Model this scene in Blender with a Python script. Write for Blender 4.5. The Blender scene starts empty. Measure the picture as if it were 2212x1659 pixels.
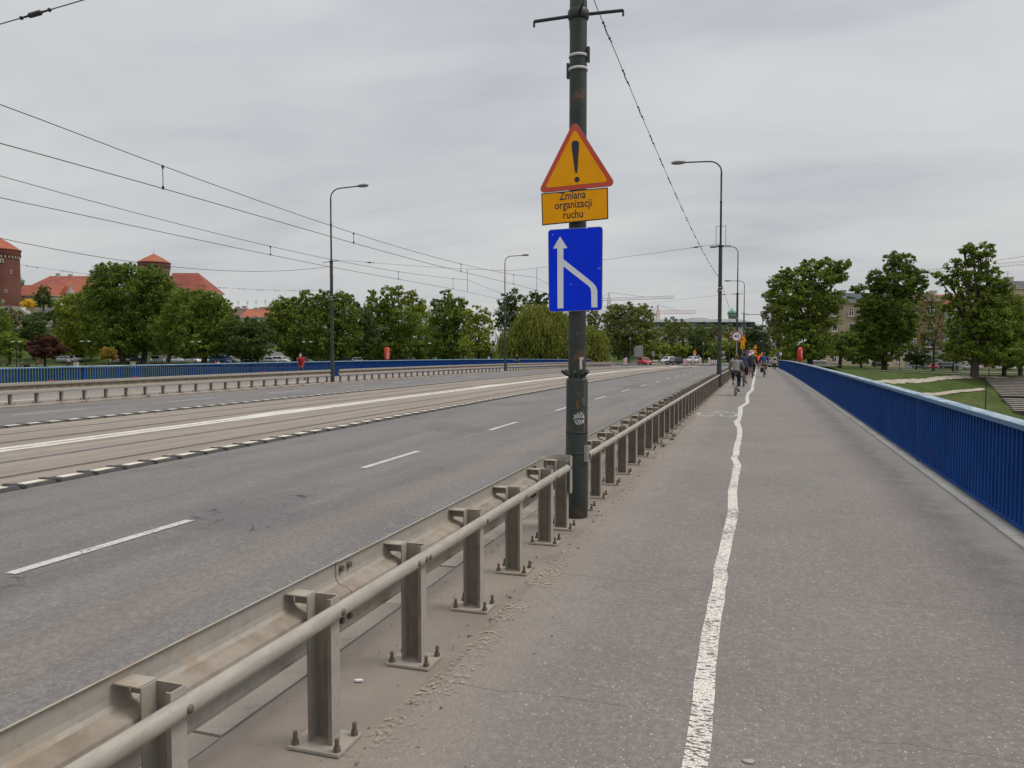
import bpy, bmesh, math, random
import numpy as np
from mathutils import Vector, Matrix
random.seed(7); NR = np.random.default_rng(11)
R_ = math.radians
# ------------------------------------------------------------------ camera
F_PX = 770.0; TH = R_(17.77); PITCH = math.atan(34/770); EYE = 1.85
sc = bpy.context.scene
cam_d = bpy.data.cameras.new('camera'); cam = bpy.data.objects.new('camera', cam_d)
sc.collection.objects.link(cam); sc.camera = cam
cam.location = (0, 0, EYE); cam.rotation_euler = (R_(90)-PITCH, 0, TH)
cam_d.sensor_width = 36; cam_d.lens = 36*F_PX/1024; cam_d.clip_start = .05; cam_d.clip_end = 6000
# ------------------------------------------------------------------ world (overcast) and sun
W = bpy.data.worlds.new('World'); sc.world = W; W.use_nodes = True
SUN_EL, SUN_AZ = R_(56), R_(75)          # azimuth clockwise from +y
def world():
    nt = W.node_tree; n = nt.nodes; L = nt.links; n.clear()
    out = n.new('ShaderNodeOutputWorld'); bg = n.new('ShaderNodeBackground')
    sky = n.new('ShaderNodeTexSky'); sky.sky_type = 'NISHITA'; sky.sun_disc = False
    sky.sun_elevation = SUN_EL; sky.sun_rotation = SUN_AZ; sky.air_density = 1; sky.dust_density = 4
    sm = n.new('ShaderNodeVectorMath'); sm.operation = 'SCALE'; sm.inputs['Scale'].default_value = .1
    L.new(sky.outputs[0], sm.inputs[0])
    tc = n.new('ShaderNodeTexCoord'); sp = n.new('ShaderNodeSeparateXYZ'); L.new(tc.outputs['Generated'], sp.inputs[0])
    def math_(op, a, b=None):
        m = n.new('ShaderNodeMath'); m.operation = op
        for i, x in enumerate((a, b)):
            if x is None: continue
            if isinstance(x, (int, float)): m.inputs[i].default_value = x
            else: L.new(x, m.inputs[i])
        return m.outputs[0]
    za = math_('ABSOLUTE', sp.outputs[2]); zz = math_('ADD', za, .16)
    cx = math_('DIVIDE', sp.outputs[0], zz); cy = math_('DIVIDE', sp.outputs[1], zz)
    cb = n.new('ShaderNodeCombineXYZ'); L.new(cx, cb.inputs[0]); L.new(cy, cb.inputs[1])
    def noise(scale, detail, rough, loc):
        mp = n.new('ShaderNodeMapping'); mp.inputs['Location'].default_value = loc; mp.inputs['Scale'].default_value = (.55, 1, 1)
        mp.inputs['Rotation'].default_value = (0, 0, R_(15))
        L.new(cb.outputs[0], mp.inputs[0]); t = n.new('ShaderNodeTexNoise'); t.inputs['Scale'].default_value = scale
        t.inputs['Detail'].default_value = detail; t.inputs['Roughness'].default_value = rough
        t.inputs['Distortion'].default_value = .35
        L.new(mp.outputs[0], t.inputs['Vector']); return t.outputs['Fac']
    n1 = noise(.85, 5, .5, (1.7, .4, 0)); n2 = noise(2.6, 4, .55, (5, 2, 0))
    nn = math_('ADD', math_('MULTIPLY', n1, .72), math_('MULTIPLY', n2, .28))
    cr = n.new('ShaderNodeValToRGB'); L.new(nn, cr.inputs[0])
    e = cr.color_ramp.elements; e[0].position = .34; e[0].color = (.44, .457, .485, 1); e[1].position = .64; e[1].color = (.65, .65, .642, 1)
    em = cr.color_ramp.elements.new(.48); em.color = (.56, .57, .583, 1)
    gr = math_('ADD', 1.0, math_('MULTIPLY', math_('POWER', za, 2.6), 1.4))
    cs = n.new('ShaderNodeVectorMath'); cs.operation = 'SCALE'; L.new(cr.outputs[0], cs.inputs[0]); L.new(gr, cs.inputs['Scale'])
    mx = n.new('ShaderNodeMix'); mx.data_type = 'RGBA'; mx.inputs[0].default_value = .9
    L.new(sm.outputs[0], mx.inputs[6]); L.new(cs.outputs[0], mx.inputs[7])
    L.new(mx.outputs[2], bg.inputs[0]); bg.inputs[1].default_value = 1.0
    L.new(bg.outputs[0], out.inputs[0])
world()
sd = bpy.data.lights.new('sun', 'SUN'); so = bpy.data.objects.new('sun', sd); sc.collection.objects.link(so)
sd.energy = 1.5; sd.angle = R_(22); sd.color = (1, .965, .92)
_sv = Vector((math.sin(SUN_AZ)*math.cos(SUN_EL), math.cos(SUN_AZ)*math.cos(SUN_EL), math.sin(SUN_EL)))
so.rotation_euler = _sv.to_track_quat('Z', 'Y').to_euler(); so.location = (0, 0, 60)
sc.view_settings.view_transform = 'Standard'; sc.view_settings.look = 'None'; sc.view_settings.gamma = 1
sc.view_settings.use_curve_mapping = False; sc.view_settings.exposure = 0.08
sc.render.engine = 'CYCLES'; sc.cycles.max_bounces = 6; sc.cycles.transparent_max_bounces = 12
# ------------------------------------------------------------------ picture <-> place
cT, sT, cP, sP = math.cos(TH), math.sin(TH), math.cos(PITCH), math.sin(PITCH)
def ray(u, v):
    a = (u-512)/F_PX; b = (384-v)/F_PX; fw = cP+b*sP; up = -sP+b*cP
    return Vector((cT*a-sT*fw, sT*a+cT*fw, up)), fw
def P(u, v, D):                     # point at ground depth D along the view axis
    d, fw = ray(u, v); t = D/fw; return Vector((d.x*t, d.y*t, EYE+d.z*t))
def PY(u, v, y):                    # point on the plane y = const
    d, fw = ray(u, v); t = y/d.y; return Vector((d.x*t, y, EYE+d.z*t))
def zb(y):                          # the bridge's long profile
    return .0019*y-6.9e-5*y*y if y < 128 else .0019*128-6.9e-5*128*128-.004*(min(y, 200)-128)
def GB(u, v, dz=0.0):               # point on the bridge deck
    z = dz; d, fw = ray(u, v)
    for i in range(40):
        t = (z-EYE)/d.z; z = .5*z+.5*(zb(d.y*t)+dz)
    t = (z-EYE)/d.z; return Vector((d.x*t, d.y*t, zb(d.y*t)+dz))
K = 1024/2212
def Z1(x, y): return x*.11573, 225+y*.11573
def Z2(x, y): return 225+x*.12432, 250+y*.12432
def Z3(x, y): return 487.5+x*.11302, 250+y*.11302
def Z4(x, y): return 725+x*.13517, 225+y*.13517
def Z7(x, y): return 625+x*.09042, 300+y*.09042
# ------------------------------------------------------------------ materials
MATS = {}
class NT:
    def __init__(s, name):
        s.m = bpy.data.materials.new(name); s.m.use_nodes = True; s.nt = s.m.node_tree; s.n = s.nt.nodes; s.l = s.nt.links
        s.n.clear(); s.out = s.n.new('ShaderNodeOutputMaterial'); s.b = s.n.new('ShaderNodeBsdfPrincipled')
        s.l.new(s.b.outputs[0], s.out.inputs[0]); s._tc = None
    def put(s, sock, x):
        if x is None: return
        if hasattr(x, 'is_linked') or isinstance(x, bpy.types.NodeSocket): s.l.new(x, sock)
        elif isinstance(x, (tuple, list)) and len(x) == 3 and sock.type == 'RGBA': sock.default_value = (*x, 1)
        else: sock.default_value = x
    def co(s):
        if s._tc is None: s._tc = s.n.new('ShaderNodeTexCoord')
        return s._tc.outputs['Object']
    def map(s, scale=(1, 1, 1), loc=(0, 0, 0), rot=(0, 0, 0), src=None):
        m = s.n.new('ShaderNodeMapping'); s.l.new(src or s.co(), m.inputs[0])
        m.inputs['Scale'].default_value = scale; m.inputs['Location'].default_value = loc; m.inputs['Rotation'].default_value = rot
        return m.outputs[0]
    def noise(s, scale, detail=3, rough=.55, vec=None, dist=0):
        t = s.n.new('ShaderNodeTexNoise'); s.l.new(vec or s.co(), t.inputs['Vector']); t.inputs['Scale'].default_value = scale
        t.inputs['Detail'].default_value = detail; t.inputs['Roughness'].default_value = rough; t.inputs['Distortion'].default_value = dist
        return t.outputs['Fac']
    def vor(s, scale, feature='F1', vec=None, out='Distance'):
        t = s.n.new('ShaderNodeTexVoronoi'); t.feature = feature; s.l.new(vec or s.co(), t.inputs['Vector']); t.inputs['Scale'].default_value = scale
        return t.outputs[out]
    def math(s, op, a, b=None, c=None, clamp=False):
        m = s.n.new('ShaderNodeMath'); m.operation = op; m.use_clamp = clamp
        for i, x in enumerate((a, b, c)): s.put(m.inputs[i], x) if x is not None else None
        return m.outputs[0]
    def step(s, x, a, b):           # smooth ramp a..b -> 0..1
        m = s.n.new('ShaderNodeMapRange'); m.interpolation_type = 'SMOOTHSTEP'; s.put(m.inputs[0], x)
        m.inputs[1].default_value = a; m.inputs[2].default_value = b; return m.outputs[0]
    def mix(s, f, a, b, mode='MIX'):
        m = s.n.new('ShaderNodeMix'); m.data_type = 'RGBA'; m.blend_type = mode; s.put(m.inputs[0], f); s.put(m.inputs[6], a); s.put(m.inputs[7], b)
        return m.outputs[2]
    def xyz(s, src=None):
        m = s.n.new('ShaderNodeSeparateXYZ'); s.l.new(src or s.co(), m.inputs[0]); return m.outputs
    def bump(s, h, strength=.3, dist=.01):
        b = s.n.new('ShaderNodeBump'); b.inputs['Strength'].default_value = strength; b.inputs['Distance'].default_value = dist
        s.l.new(h, b.inputs['Height']); s.l.new(b.outputs[0], s.b.inputs['Normal'])
    def set(s, color=None, rough=None, metal=None, spec=None):
        s.put(s.b.inputs['Base Color'], color); s.put(s.b.inputs['Roughness'], rough)
        s.put(s.b.inputs['Metallic'], metal); s.put(s.b.inputs['Specular IOR Level'], spec)
        return s.m
def M(name, col, rough=.7, var=.12, scale=3.0, metal=0.0, bump=0, spec=None, dirt=None, dirt_amt=.35):
    if name in MATS: return MATS[name]
    t = NT(name); nz = t.noise(scale, 4, .6)
    lo = tuple(c*(1-var) for c in col); hi = tuple(min(1, c*(1+var)) for c in col)
    c = t.mix(t.step(nz, .3, .7), lo, hi)
    if dirt: c = t.mix(t.math('MULTIPLY', t.step(t.noise(scale*.35+.3, 5, .65), .42, .7), dirt_amt), c, dirt)
    if bump: t.bump(t.noise(scale*6, 3), bump)
    t.set(c, rough, metal, spec); MATS[name] = t.m; return t.m
def mat_walk():
    t = NT('walkway_asphalt'); x = t.xyz()
    big = t.noise(.5, 5, .6); mid = t.noise(3.2, 5, .65); fine = t.noise(140, 3, .7)
    c = t.mix(t.step(big, .3, .7), (.232, .205, .188), (.285, .255, .234))
    c = t.mix(t.math('MULTIPLY', t.step(mid, .35, .75), .5), c, (.28, .252, .23))
    c = t.mix(t.step(fine, .3, .75), t.mix(.55, c, (.06, .055, .052)), c)
    vd = t.vor(70); vc = t.vor(70, out='Color'); r = t.xyz(vc)
    chip = t.math('MULTIPLY', t.math('GREATER_THAN', r[0], .90), t.math('LESS_THAN', vd, .34))
    c = t.mix(t.math('MULTIPLY', chip, .65), c, (.5, .465, .42))
    vd2 = t.vor(26); r2 = t.xyz(t.vor(26, out='Color'))
    chip2 = t.math('MULTIPLY', t.math('GREATER_THAN', r2[1], .972), t.math('LESS_THAN', vd2, .2))
    c = t.mix(t.math('MULTIPLY', chip2, .7), c, (.55, .52, .47))
    gr_ = t.noise(26, 5, .75); c = t.mix(t.step(gr_, .58, .42), c, t.mix(.30, c, (.07, .063, .06))); c = t.mix(t.step(t.noise(9, 5, .7), .56, .7), c, t.mix(.22, c, (.42, .38, .34)))
    st_ = t.math('MULTIPLY', t.step(t.noise(.9, 4, .6, t.map((1, .35, 1), (4, 2, 0))), .6, .72), .3); c = t.mix(st_, c, (.12, .108, .10))
    # wheel-dust toward the guardrail edge, pale dust at the railing edge
    edge = t.math('MULTIPLY', t.step(t.math('ADD', x[0], t.math('MULTIPLY', t.math('SUBTRACT', mid, .5), 1.1)), -.85, -1.7), .6)
    c = t.mix(edge, c, (.29, .245, .205))
    edge2 = t.math('MULTIPLY', t.step(t.math('ADD', x[0], t.math('MULTIPLY', t.math('SUBTRACT', mid, .5), .9)), 1.75, 2.4), .6)
    c = t.mix(edge2, c, (.33, .315, .29))
    # thin cross cracks
    v = t.map((.35, 1.6, 1)); cr = t.vor(.55, 'DISTANCE_TO_EDGE', t.map((.28, 1.3, 1), (3, 1, 0)))
    ck = t.math('MULTIPLY', t.math('LESS_THAN', cr, .0025), t.step(t.noise(.35, 2), .62, .68))
    c = t.mix(t.math('MULTIPLY', ck, .7), c, (.04, .037, .035))
    wob_ = t.math('MULTIPLY', t.math('SUBTRACT', t.noise(1.6, 4, .6), .5), .22)
    for y_, w_ in ((29.0, .016), (14.6, .005), (9.4, .004), (6.1, .0035), (50.5, .02), (3.9, .003)):
        d_ = t.math('ABSOLUTE', t.math('ADD', t.math('SUBTRACT', x[1], y_), wob_)); k_ = t.math('MULTIPLY', t.step(d_, w_*1.6, w_*.4), t.step(t.noise(.8, 2, .5, t.map((1, 1, 1), (y_, 3, 0))), .42, .5)); c = t.mix(t.math('MULTIPLY', k_, .65), c, (.05, .045, .042))
    sx = t.map((9, 5, 1)); ripple = t.noise(2.2, 4, .6, sx, 1.5)
    h = t.math('ADD', fine, t.math('MULTIPLY', t.math('MULTIPLY', edge, ripple), 13))
    t.bump(h, .35, .008); return t.set(c, .82, None, .3)
def mat_verge():
    t = NT('verge_mortar'); c = t.mix(t.step(t.noise(1.1, 6, .6), .3, .7), (.21, .175, .145), (.29, .245, .205))
    c = t.mix(t.step(t.noise(120, 2), .35, .7), t.mix(.2, c, (.08, .07, .06)), c)
    c = t.mix(t.math('MULTIPLY', t.step(t.noise(5, 5, .7), .62, .75), .5), c, (.31, .28, .245))
    t.bump(t.noise(60, 4), .15, .004); return t.set(c, .85, None, .25)
def mat_road():
    t = NT('road_asphalt'); x = t.xyz(); mid = t.noise(2.2, 5, .62); lng = t.noise(1.0, 5, .6, t.map((1.2, .12, 1)))
    fine = t.noise(150, 3, .7)
    c = t.mix(t.step(lng, .3, .7), (.178, .166, .160), (.25, .235, .226))
    c = t.mix(t.math('MULTIPLY', t.step(mid, .4, .7), .45), c, (.245, .23, .215))
    wob = t.math('ADD', x[0], t.math('MULTIPLY', t.math('SUBTRACT', t.noise(.7, 4, .6, t.map((1, .3, 1))), .5), .9))
    for (x0, w, a, col) in ((-4.35, .55, .8, (.275, .235, .20)), (-7.9, .7, .5, (.25, .228, .205)), (-3.0, .42, .85, (.25, .215, .18)),
                            (-9.75, .5, .6, (.29, .25, .215)), (-22.75, .8, .75, (.28, .24, .20)), (-19.0, .6, .3, (.25, .228, .205))):
        d = t.math('ABSOLUTE', t.math('SUBTRACT', wob, x0)); c = t.mix(t.math('MULTIPLY', t.step(d, w, w*.15), a), c, col)
    c = t.mix(t.step(fine, .28, .7), t.mix(.6, c, (.04, .038, .038)), c)
    r = t.xyz(t.vor(55, out='Color')); chip = t.math('MULTIPLY', t.math('GREATER_THAN', r[0], .92), t.math('LESS_THAN', t.vor(55), .33))
    c = t.mix(t.math('MULTIPLY', chip, .45), c, (.42, .4, .37))
    gr_ = t.noise(24, 5, .75); c = t.mix(t.step(gr_, .58, .42), c, t.mix(.34, c, (.055, .05, .05))); c = t.mix(t.step(t.noise(7, 5, .7), .56, .7), c, t.mix(.2, c, (.40, .36, .32)))
    sk = t.math('MULTIPLY', t.step(t.noise(.8, 5, .65, t.map((1.6, .12, 1), (4, 8, 0))), .54, .68), .4); c = t.mix(sk, c, (.105, .098, .095))
    # crazed patches
    wv = t.n.new('ShaderNodeVectorMath'); wv.operation = 'MULTIPLY_ADD'; nz = t.n.new('ShaderNodeTexNoise'); nz.inputs['Scale'].default_value = 3.5; nz.inputs['Detail'].default_value = 4; t.l.new(t.co(), nz.inputs['Vector'])
    t.l.new(nz.outputs['Color'], wv.inputs[0]); wv.inputs[1].default_value = (.55, .55, 0); t.l.new(t.co(), wv.inputs[2])
    cr = t.vor(1.9, 'DISTANCE_TO_EDGE', t.map((1.1, .7, .01), src=wv.outputs[0])); zone = t.step(t.noise(.42, 3, .5, t.map((1, .6, 1), (9, 3, 0))), .54, .64)
    ck = t.math('MULTIPLY', t.step(cr, .028, .008), t.math('MULTIPLY', zone, t.step(t.noise(3.2, 3), .45, .6)))
    c = t.mix(t.math('MULTIPLY', zone, .35), c, (.10, .097, .096))
    c = t.mix(t.math('MULTIPLY', ck, .75), c, (.028, .026, .026))
    t.bump(t.math('SUBTRACT', fine, t.math('MULTIPLY', ck, 1.5)), .4, .006); return t.set(c, .8, None, .35)
def mat_tram():
    t = NT('tram_concrete'); lng = t.noise(1.0, 6, .65, t.map((2.6, .1, 1))); mid = t.noise(1.6, 5, .65)
    c = t.mix(t.step(lng, .3, .7), (.235, .195, .160), (.33, .28, .235))
    c = t.mix(t.math('MULTIPLY', t.step(mid, .45, .75), .4), c, (.18, .158, .14))
    c = t.mix(t.math('MULTIPLY', t.step(t.noise(1, 4, .6, t.map((5, .2, 1), (2, 7, 0))), .58, .72), .4), c, (.13, .112, .10))
    c = t.mix(t.step(t.noise(120, 2), .3, .7), t.mix(.25, c, (.07, .06, .05)), c)
    t.bump(t.noise(50, 4), .3, .006); return t.set(c, .85, None, .25)
def mat_concrete(name, a, b, stain=(.12, .105, .09), scale=1.5):
    if name in MATS: return MATS[name]
    t = NT(name); c = t.mix(t.step(t.noise(scale, 6, .62), .3, .7), a, b)
    c = t.mix(t.math('MULTIPLY', t.step(t.noise(scale*4, 5, .7), .52, .72), .45), c, stain)
    c = t.mix(t.step(t.noise(110, 2), .3, .7), t.mix(.2, c, (.06, .055, .05)), c)
    t.bump(t.noise(45, 4), .3, .006); MATS[name] = t.set(c, .87, None, .25); return t.m
def mat_paint(name, col, wear=.5, sx=(16, 60, 1), patch=None):
    if name in MATS: return MATS[name]
    t = NT(name); n1 = t.noise(1, 4, .65, t.map(sx)); n2 = t.noise(2.2, 3, .6)
    mask = t.step(t.math('ADD', n1, t.math('MULTIPLY', t.math('SUBTRACT', n2, .5), .35)), wear-.06, wear+.02)
    mask = t.math('MULTIPLY', mask, t.math('ADD', .35, t.math('MULTIPLY', t.step(t.noise(110, 2, .6), .36, .5), .65)))
    if patch: mask = t.math('MULTIPLY', mask, t.step(t.noise(patch[0], 3, .6), patch[1], patch[1]+.07))
    c = t.mix(t.noise(3, 4), tuple(k*.86 for k in col), col)
    t.set(c, .75); tr = t.n.new('ShaderNodeBsdfTransparent'); ms = t.n.new('ShaderNodeMixShader')
    t.l.new(mask, ms.inputs[0]); t.l.new(tr.outputs[0], ms.inputs[1]); t.l.new(t.b.outputs[0], ms.inputs[2]); t.l.new(ms.outputs[0], t.out.inputs[0])
    MATS[name] = t.m; return t.m
def mat_galv():                         # weathered galvanised steel with road dust on ledges
    t = NT('galvanised_steel'); g = t.n.new('ShaderNodeNewGeometry'); nz = t.xyz(g.outputs['True Normal'])
    pos = g.outputs['Position']; a = t.noise(5, 5, .65, pos); b = t.noise(22, 4, .6, pos)
    c = t.mix(t.step(a, .3, .7), (.32, .30, .265), (.44, .42, .375)); c = t.mix(t.math('MULTIPLY', t.step(b, .5, .7), .3), c, (.21, .19, .16))
    up = t.step(nz[2], .05, .6); dust = t.math('MULTIPLY', t.math('ADD', t.math('MULTIPLY', up, .6), t.step(a, .45, .62)), .6, clamp=True)
    c = t.mix(dust, c, (.31, .245, .18))
    MATS['galv'] = t.set(c, t.mix(dust, (.5, .5, .5), (.8, .8, .8)), .12, .4)
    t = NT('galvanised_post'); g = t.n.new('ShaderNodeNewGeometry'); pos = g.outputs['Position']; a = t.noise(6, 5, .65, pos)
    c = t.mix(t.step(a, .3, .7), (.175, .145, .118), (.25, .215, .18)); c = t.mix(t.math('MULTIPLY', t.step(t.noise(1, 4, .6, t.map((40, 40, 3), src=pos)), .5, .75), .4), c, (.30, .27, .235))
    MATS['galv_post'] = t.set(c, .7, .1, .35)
    t = NT('galvanised_tube'); g = t.n.new('ShaderNodeNewGeometry'); pos = g.outputs['Position']; a = t.noise(4, 5, .65, t.map((6, 1, 6), src=pos)); b = t.noise(30, 4, .6, pos)
    c = t.mix(t.step(a, .3, .7), (.275, .25, .212), (.375, .345, .295)); c = t.mix(t.math('MULTIPLY', t.step(b, .56, .7), .45), c, (.27, .225, .17)); MATS['galv_tube'] = t.set(c, .5, .1, .4)
    t = NT('beam_grime'); g = t.n.new('ShaderNodeNewGeometry'); pos = g.outputs['Position']; a = t.noise(4, 5, .65, pos)
    MATS['grime'] = t.set(t.mix(t.step(a, .3, .7), (.215, .175, .135), (.34, .295, .245)), .85, None, .2)
def mat_pole():
    t = NT('pole_green_paint'); x = t.xyz(); a = t.noise(1.3, 6, .65); b = t.noise(7, 5, .7)
    c = t.mix(t.step(b, .3, .7), (.022, .029, .024), (.036, .042, .036))
    rust = t.step(t.math('ADD', t.math('MULTIPLY', a, .75), t.math('MULTIPLY', b, .25)), .53, .59)
    c = t.mix(t.math('MULTIPLY', rust, .85), c, t.mix(t.step(t.noise(14, 3), .35, .7), (.085, .040, .022), (.165, .078, .038)))
    c = t.mix(t.math('MULTIPLY', t.math('LESS_THAN', t.noise(28, 2), .27), .5), c, (.3, .28, .25))
    low = t.math('MULTIPLY', t.step(t.math('ADD', x[2], t.math('MULTIPLY', a, .35)), .45, .2), .7); c = t.mix(low, c, (.022, .02, .018))
    t.bump(t.math('ADD', b, rust), .25, .004); MATS['pole'] = t.set(c, .55, None, .4)
def mat_leaf(name, a, b, trans=.3):
    if name in MATS: return MATS[name]
    t = NT(name); at = t.n.new('ShaderNodeAttribute'); at.attribute_name = 'tone'
    c = t.mix(at.outputs['Fac'], a, b); t.set(c, .6, None, .25)
    tr = t.n.new('ShaderNodeBsdfTranslucent'); t.l.new(t.mix(.4, c, (.16, .22, .03)), tr.inputs[0])
    ms = t.n.new('ShaderNodeMixShader'); ms.inputs[0].default_value = trans
    t.l.new(t.b.outputs[0], ms.inputs[1]); t.l.new(tr.outputs[0], ms.inputs[2]); t.l.new(ms.outputs[0], t.out.inputs[0]); MATS[name] = t.m; return t.m
def mat_brick(name, a, b, sc_=1.0):
    if name in MATS: return MATS[name]
    t = NT(name); br = t.n.new('ShaderNodeTexBrick'); t.l.new(t.co(), br.inputs['Vector']); br.inputs['Scale'].default_value = sc_
    t.put(br.inputs['Color1'], a); t.put(br.inputs['Color2'], b); t.put(br.inputs['Mortar'], tuple(k*.8+.06 for k in a))
    c = t.mix(t.math('MULTIPLY', t.step(t.noise(.25, 5, .65), .35, .7), .5), br.outputs[0], tuple(k*.6 for k in a)); MATS[name] = t.set(c, .9); return t.m
def mat_roof(name, a, b):
    if name in MATS: return MATS[name]
    t = NT(name); n1 = t.noise(.35, 6, .65); n2 = t.noise(3.5, 3, .6, t.map((1, 1, 3)))
    c = t.mix(t.step(n1, .3, .7), a, b); c = t.mix(t.math('MULTIPLY', t.step(n2, .45, .7), .35), c, tuple(k*.55 for k in a))
    MATS[name] = t.set(c, .85); return t.m
def mat_blue():
    t = NT('blue_railing_paint'); g = t.n.new('ShaderNodeNewGeometry'); pos = g.outputs['Position']; a = t.noise(1.2, 4, .6, pos)
    c = t.mix(t.step(a, .3, .7), (.002, .034, .155), (.003, .048, .215)); c = t.mix(t.math('MULTIPLY', t.step(t.noise(30, 3, .6, pos), .7, .78), .35), c, (.15, .2, .28))
    MATS['blue'] = t.set(c, .65, None, .12)
    t = NT('blue_cap_paint'); g = t.n.new('ShaderNodeNewGeometry'); pos = g.outputs['Position']; nz = t.xyz(g.outputs['True Normal'])
    a = t.noise(3, 5, .65, t.map((3, .5, 1), src=pos)); worn = t.math('MULTIPLY', t.step(nz[2], .6, .9), t.step(a, .25, .65))  # pale top face: paint wear plus the sky's reflection put into the colour
    c = t.mix(worn, (.055, .14, .27), (.36, .44, .47)); MATS['cap'] = t.set(c, .42, None, .45)
def mat_grass(name, a, b, dry):
    if name in MATS: return MATS[name]
    t = NT(name); c = t.mix(t.step(t.noise(.35, 6, .7), .3, .7), a, b); c = t.mix(t.math('MULTIPLY', t.step(t.noise(.09, 5, .65), .5, .68), .6), c, dry)
    c = t.mix(t.step(t.noise(1.3, 5, .75), .35, .65), t.mix(.4, c, (.02, .034, .008)), c); c = t.mix(t.step(t.noise(6, 4, .7), .3, .75), t.mix(.5, c, (.012, .02, .006)), c); t.bump(t.noise(9, 4), .6, .1); MATS[name] = t.set(c, .9, None, .15); return t.m
mat_galv(); mat_pole(); mat_blue()
MATS['walk'] = mat_walk(); MATS['verge'] = mat_verge(); MATS['road'] = mat_road(); MATS['tram'] = mat_tram()
LINE = mat_paint('white_line_paint', (.70, .66, .59), .45, (22, 46, 1)); DASH = mat_paint('lane_dash_paint', (.60, .59, .57), .42, (34, 16, 1))
YEL = mat_paint('worn_cream_paint', (.38, .32, .25), .565, (34, 26, 1), (1.5, .45)); TRAML = mat_paint('tram_line_paint', (.74, .70, .63), .34, (8, 3, 1))
KERB = mat_concrete('kerb_concrete', (.25, .215, .18), (.36, .315, .27)); LEDGE = mat_concrete('ledge_concrete', (.30, .29, .27), (.42, .405, .38), (.2, .185, .165))
RUBBER = M('black_rubber', (.045, .042, .040), .8, .25, 6); WHITE = M('white_paint', (.78, .76, .72), .6, .06); DARK = M('dark_metal', (.02, .022, .022), .5, .2)
STEEL = M('plain_steel', (.30, .30, .29), .45, .15, 4, .5); RAILSTEEL = M('rail_steel', (.36, .37, .39), .35, .15, 4, .7)
RUSTY = M('rusty_bolt', (.13, .095, .07), .7, .3, 30); GLASS = M('dark_glass', (.02, .024, .028), .12, .3, 2, 0, 0, .6)
BLACKR = M('tyre_black', (.018, .018, .018), .85, .2)
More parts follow.
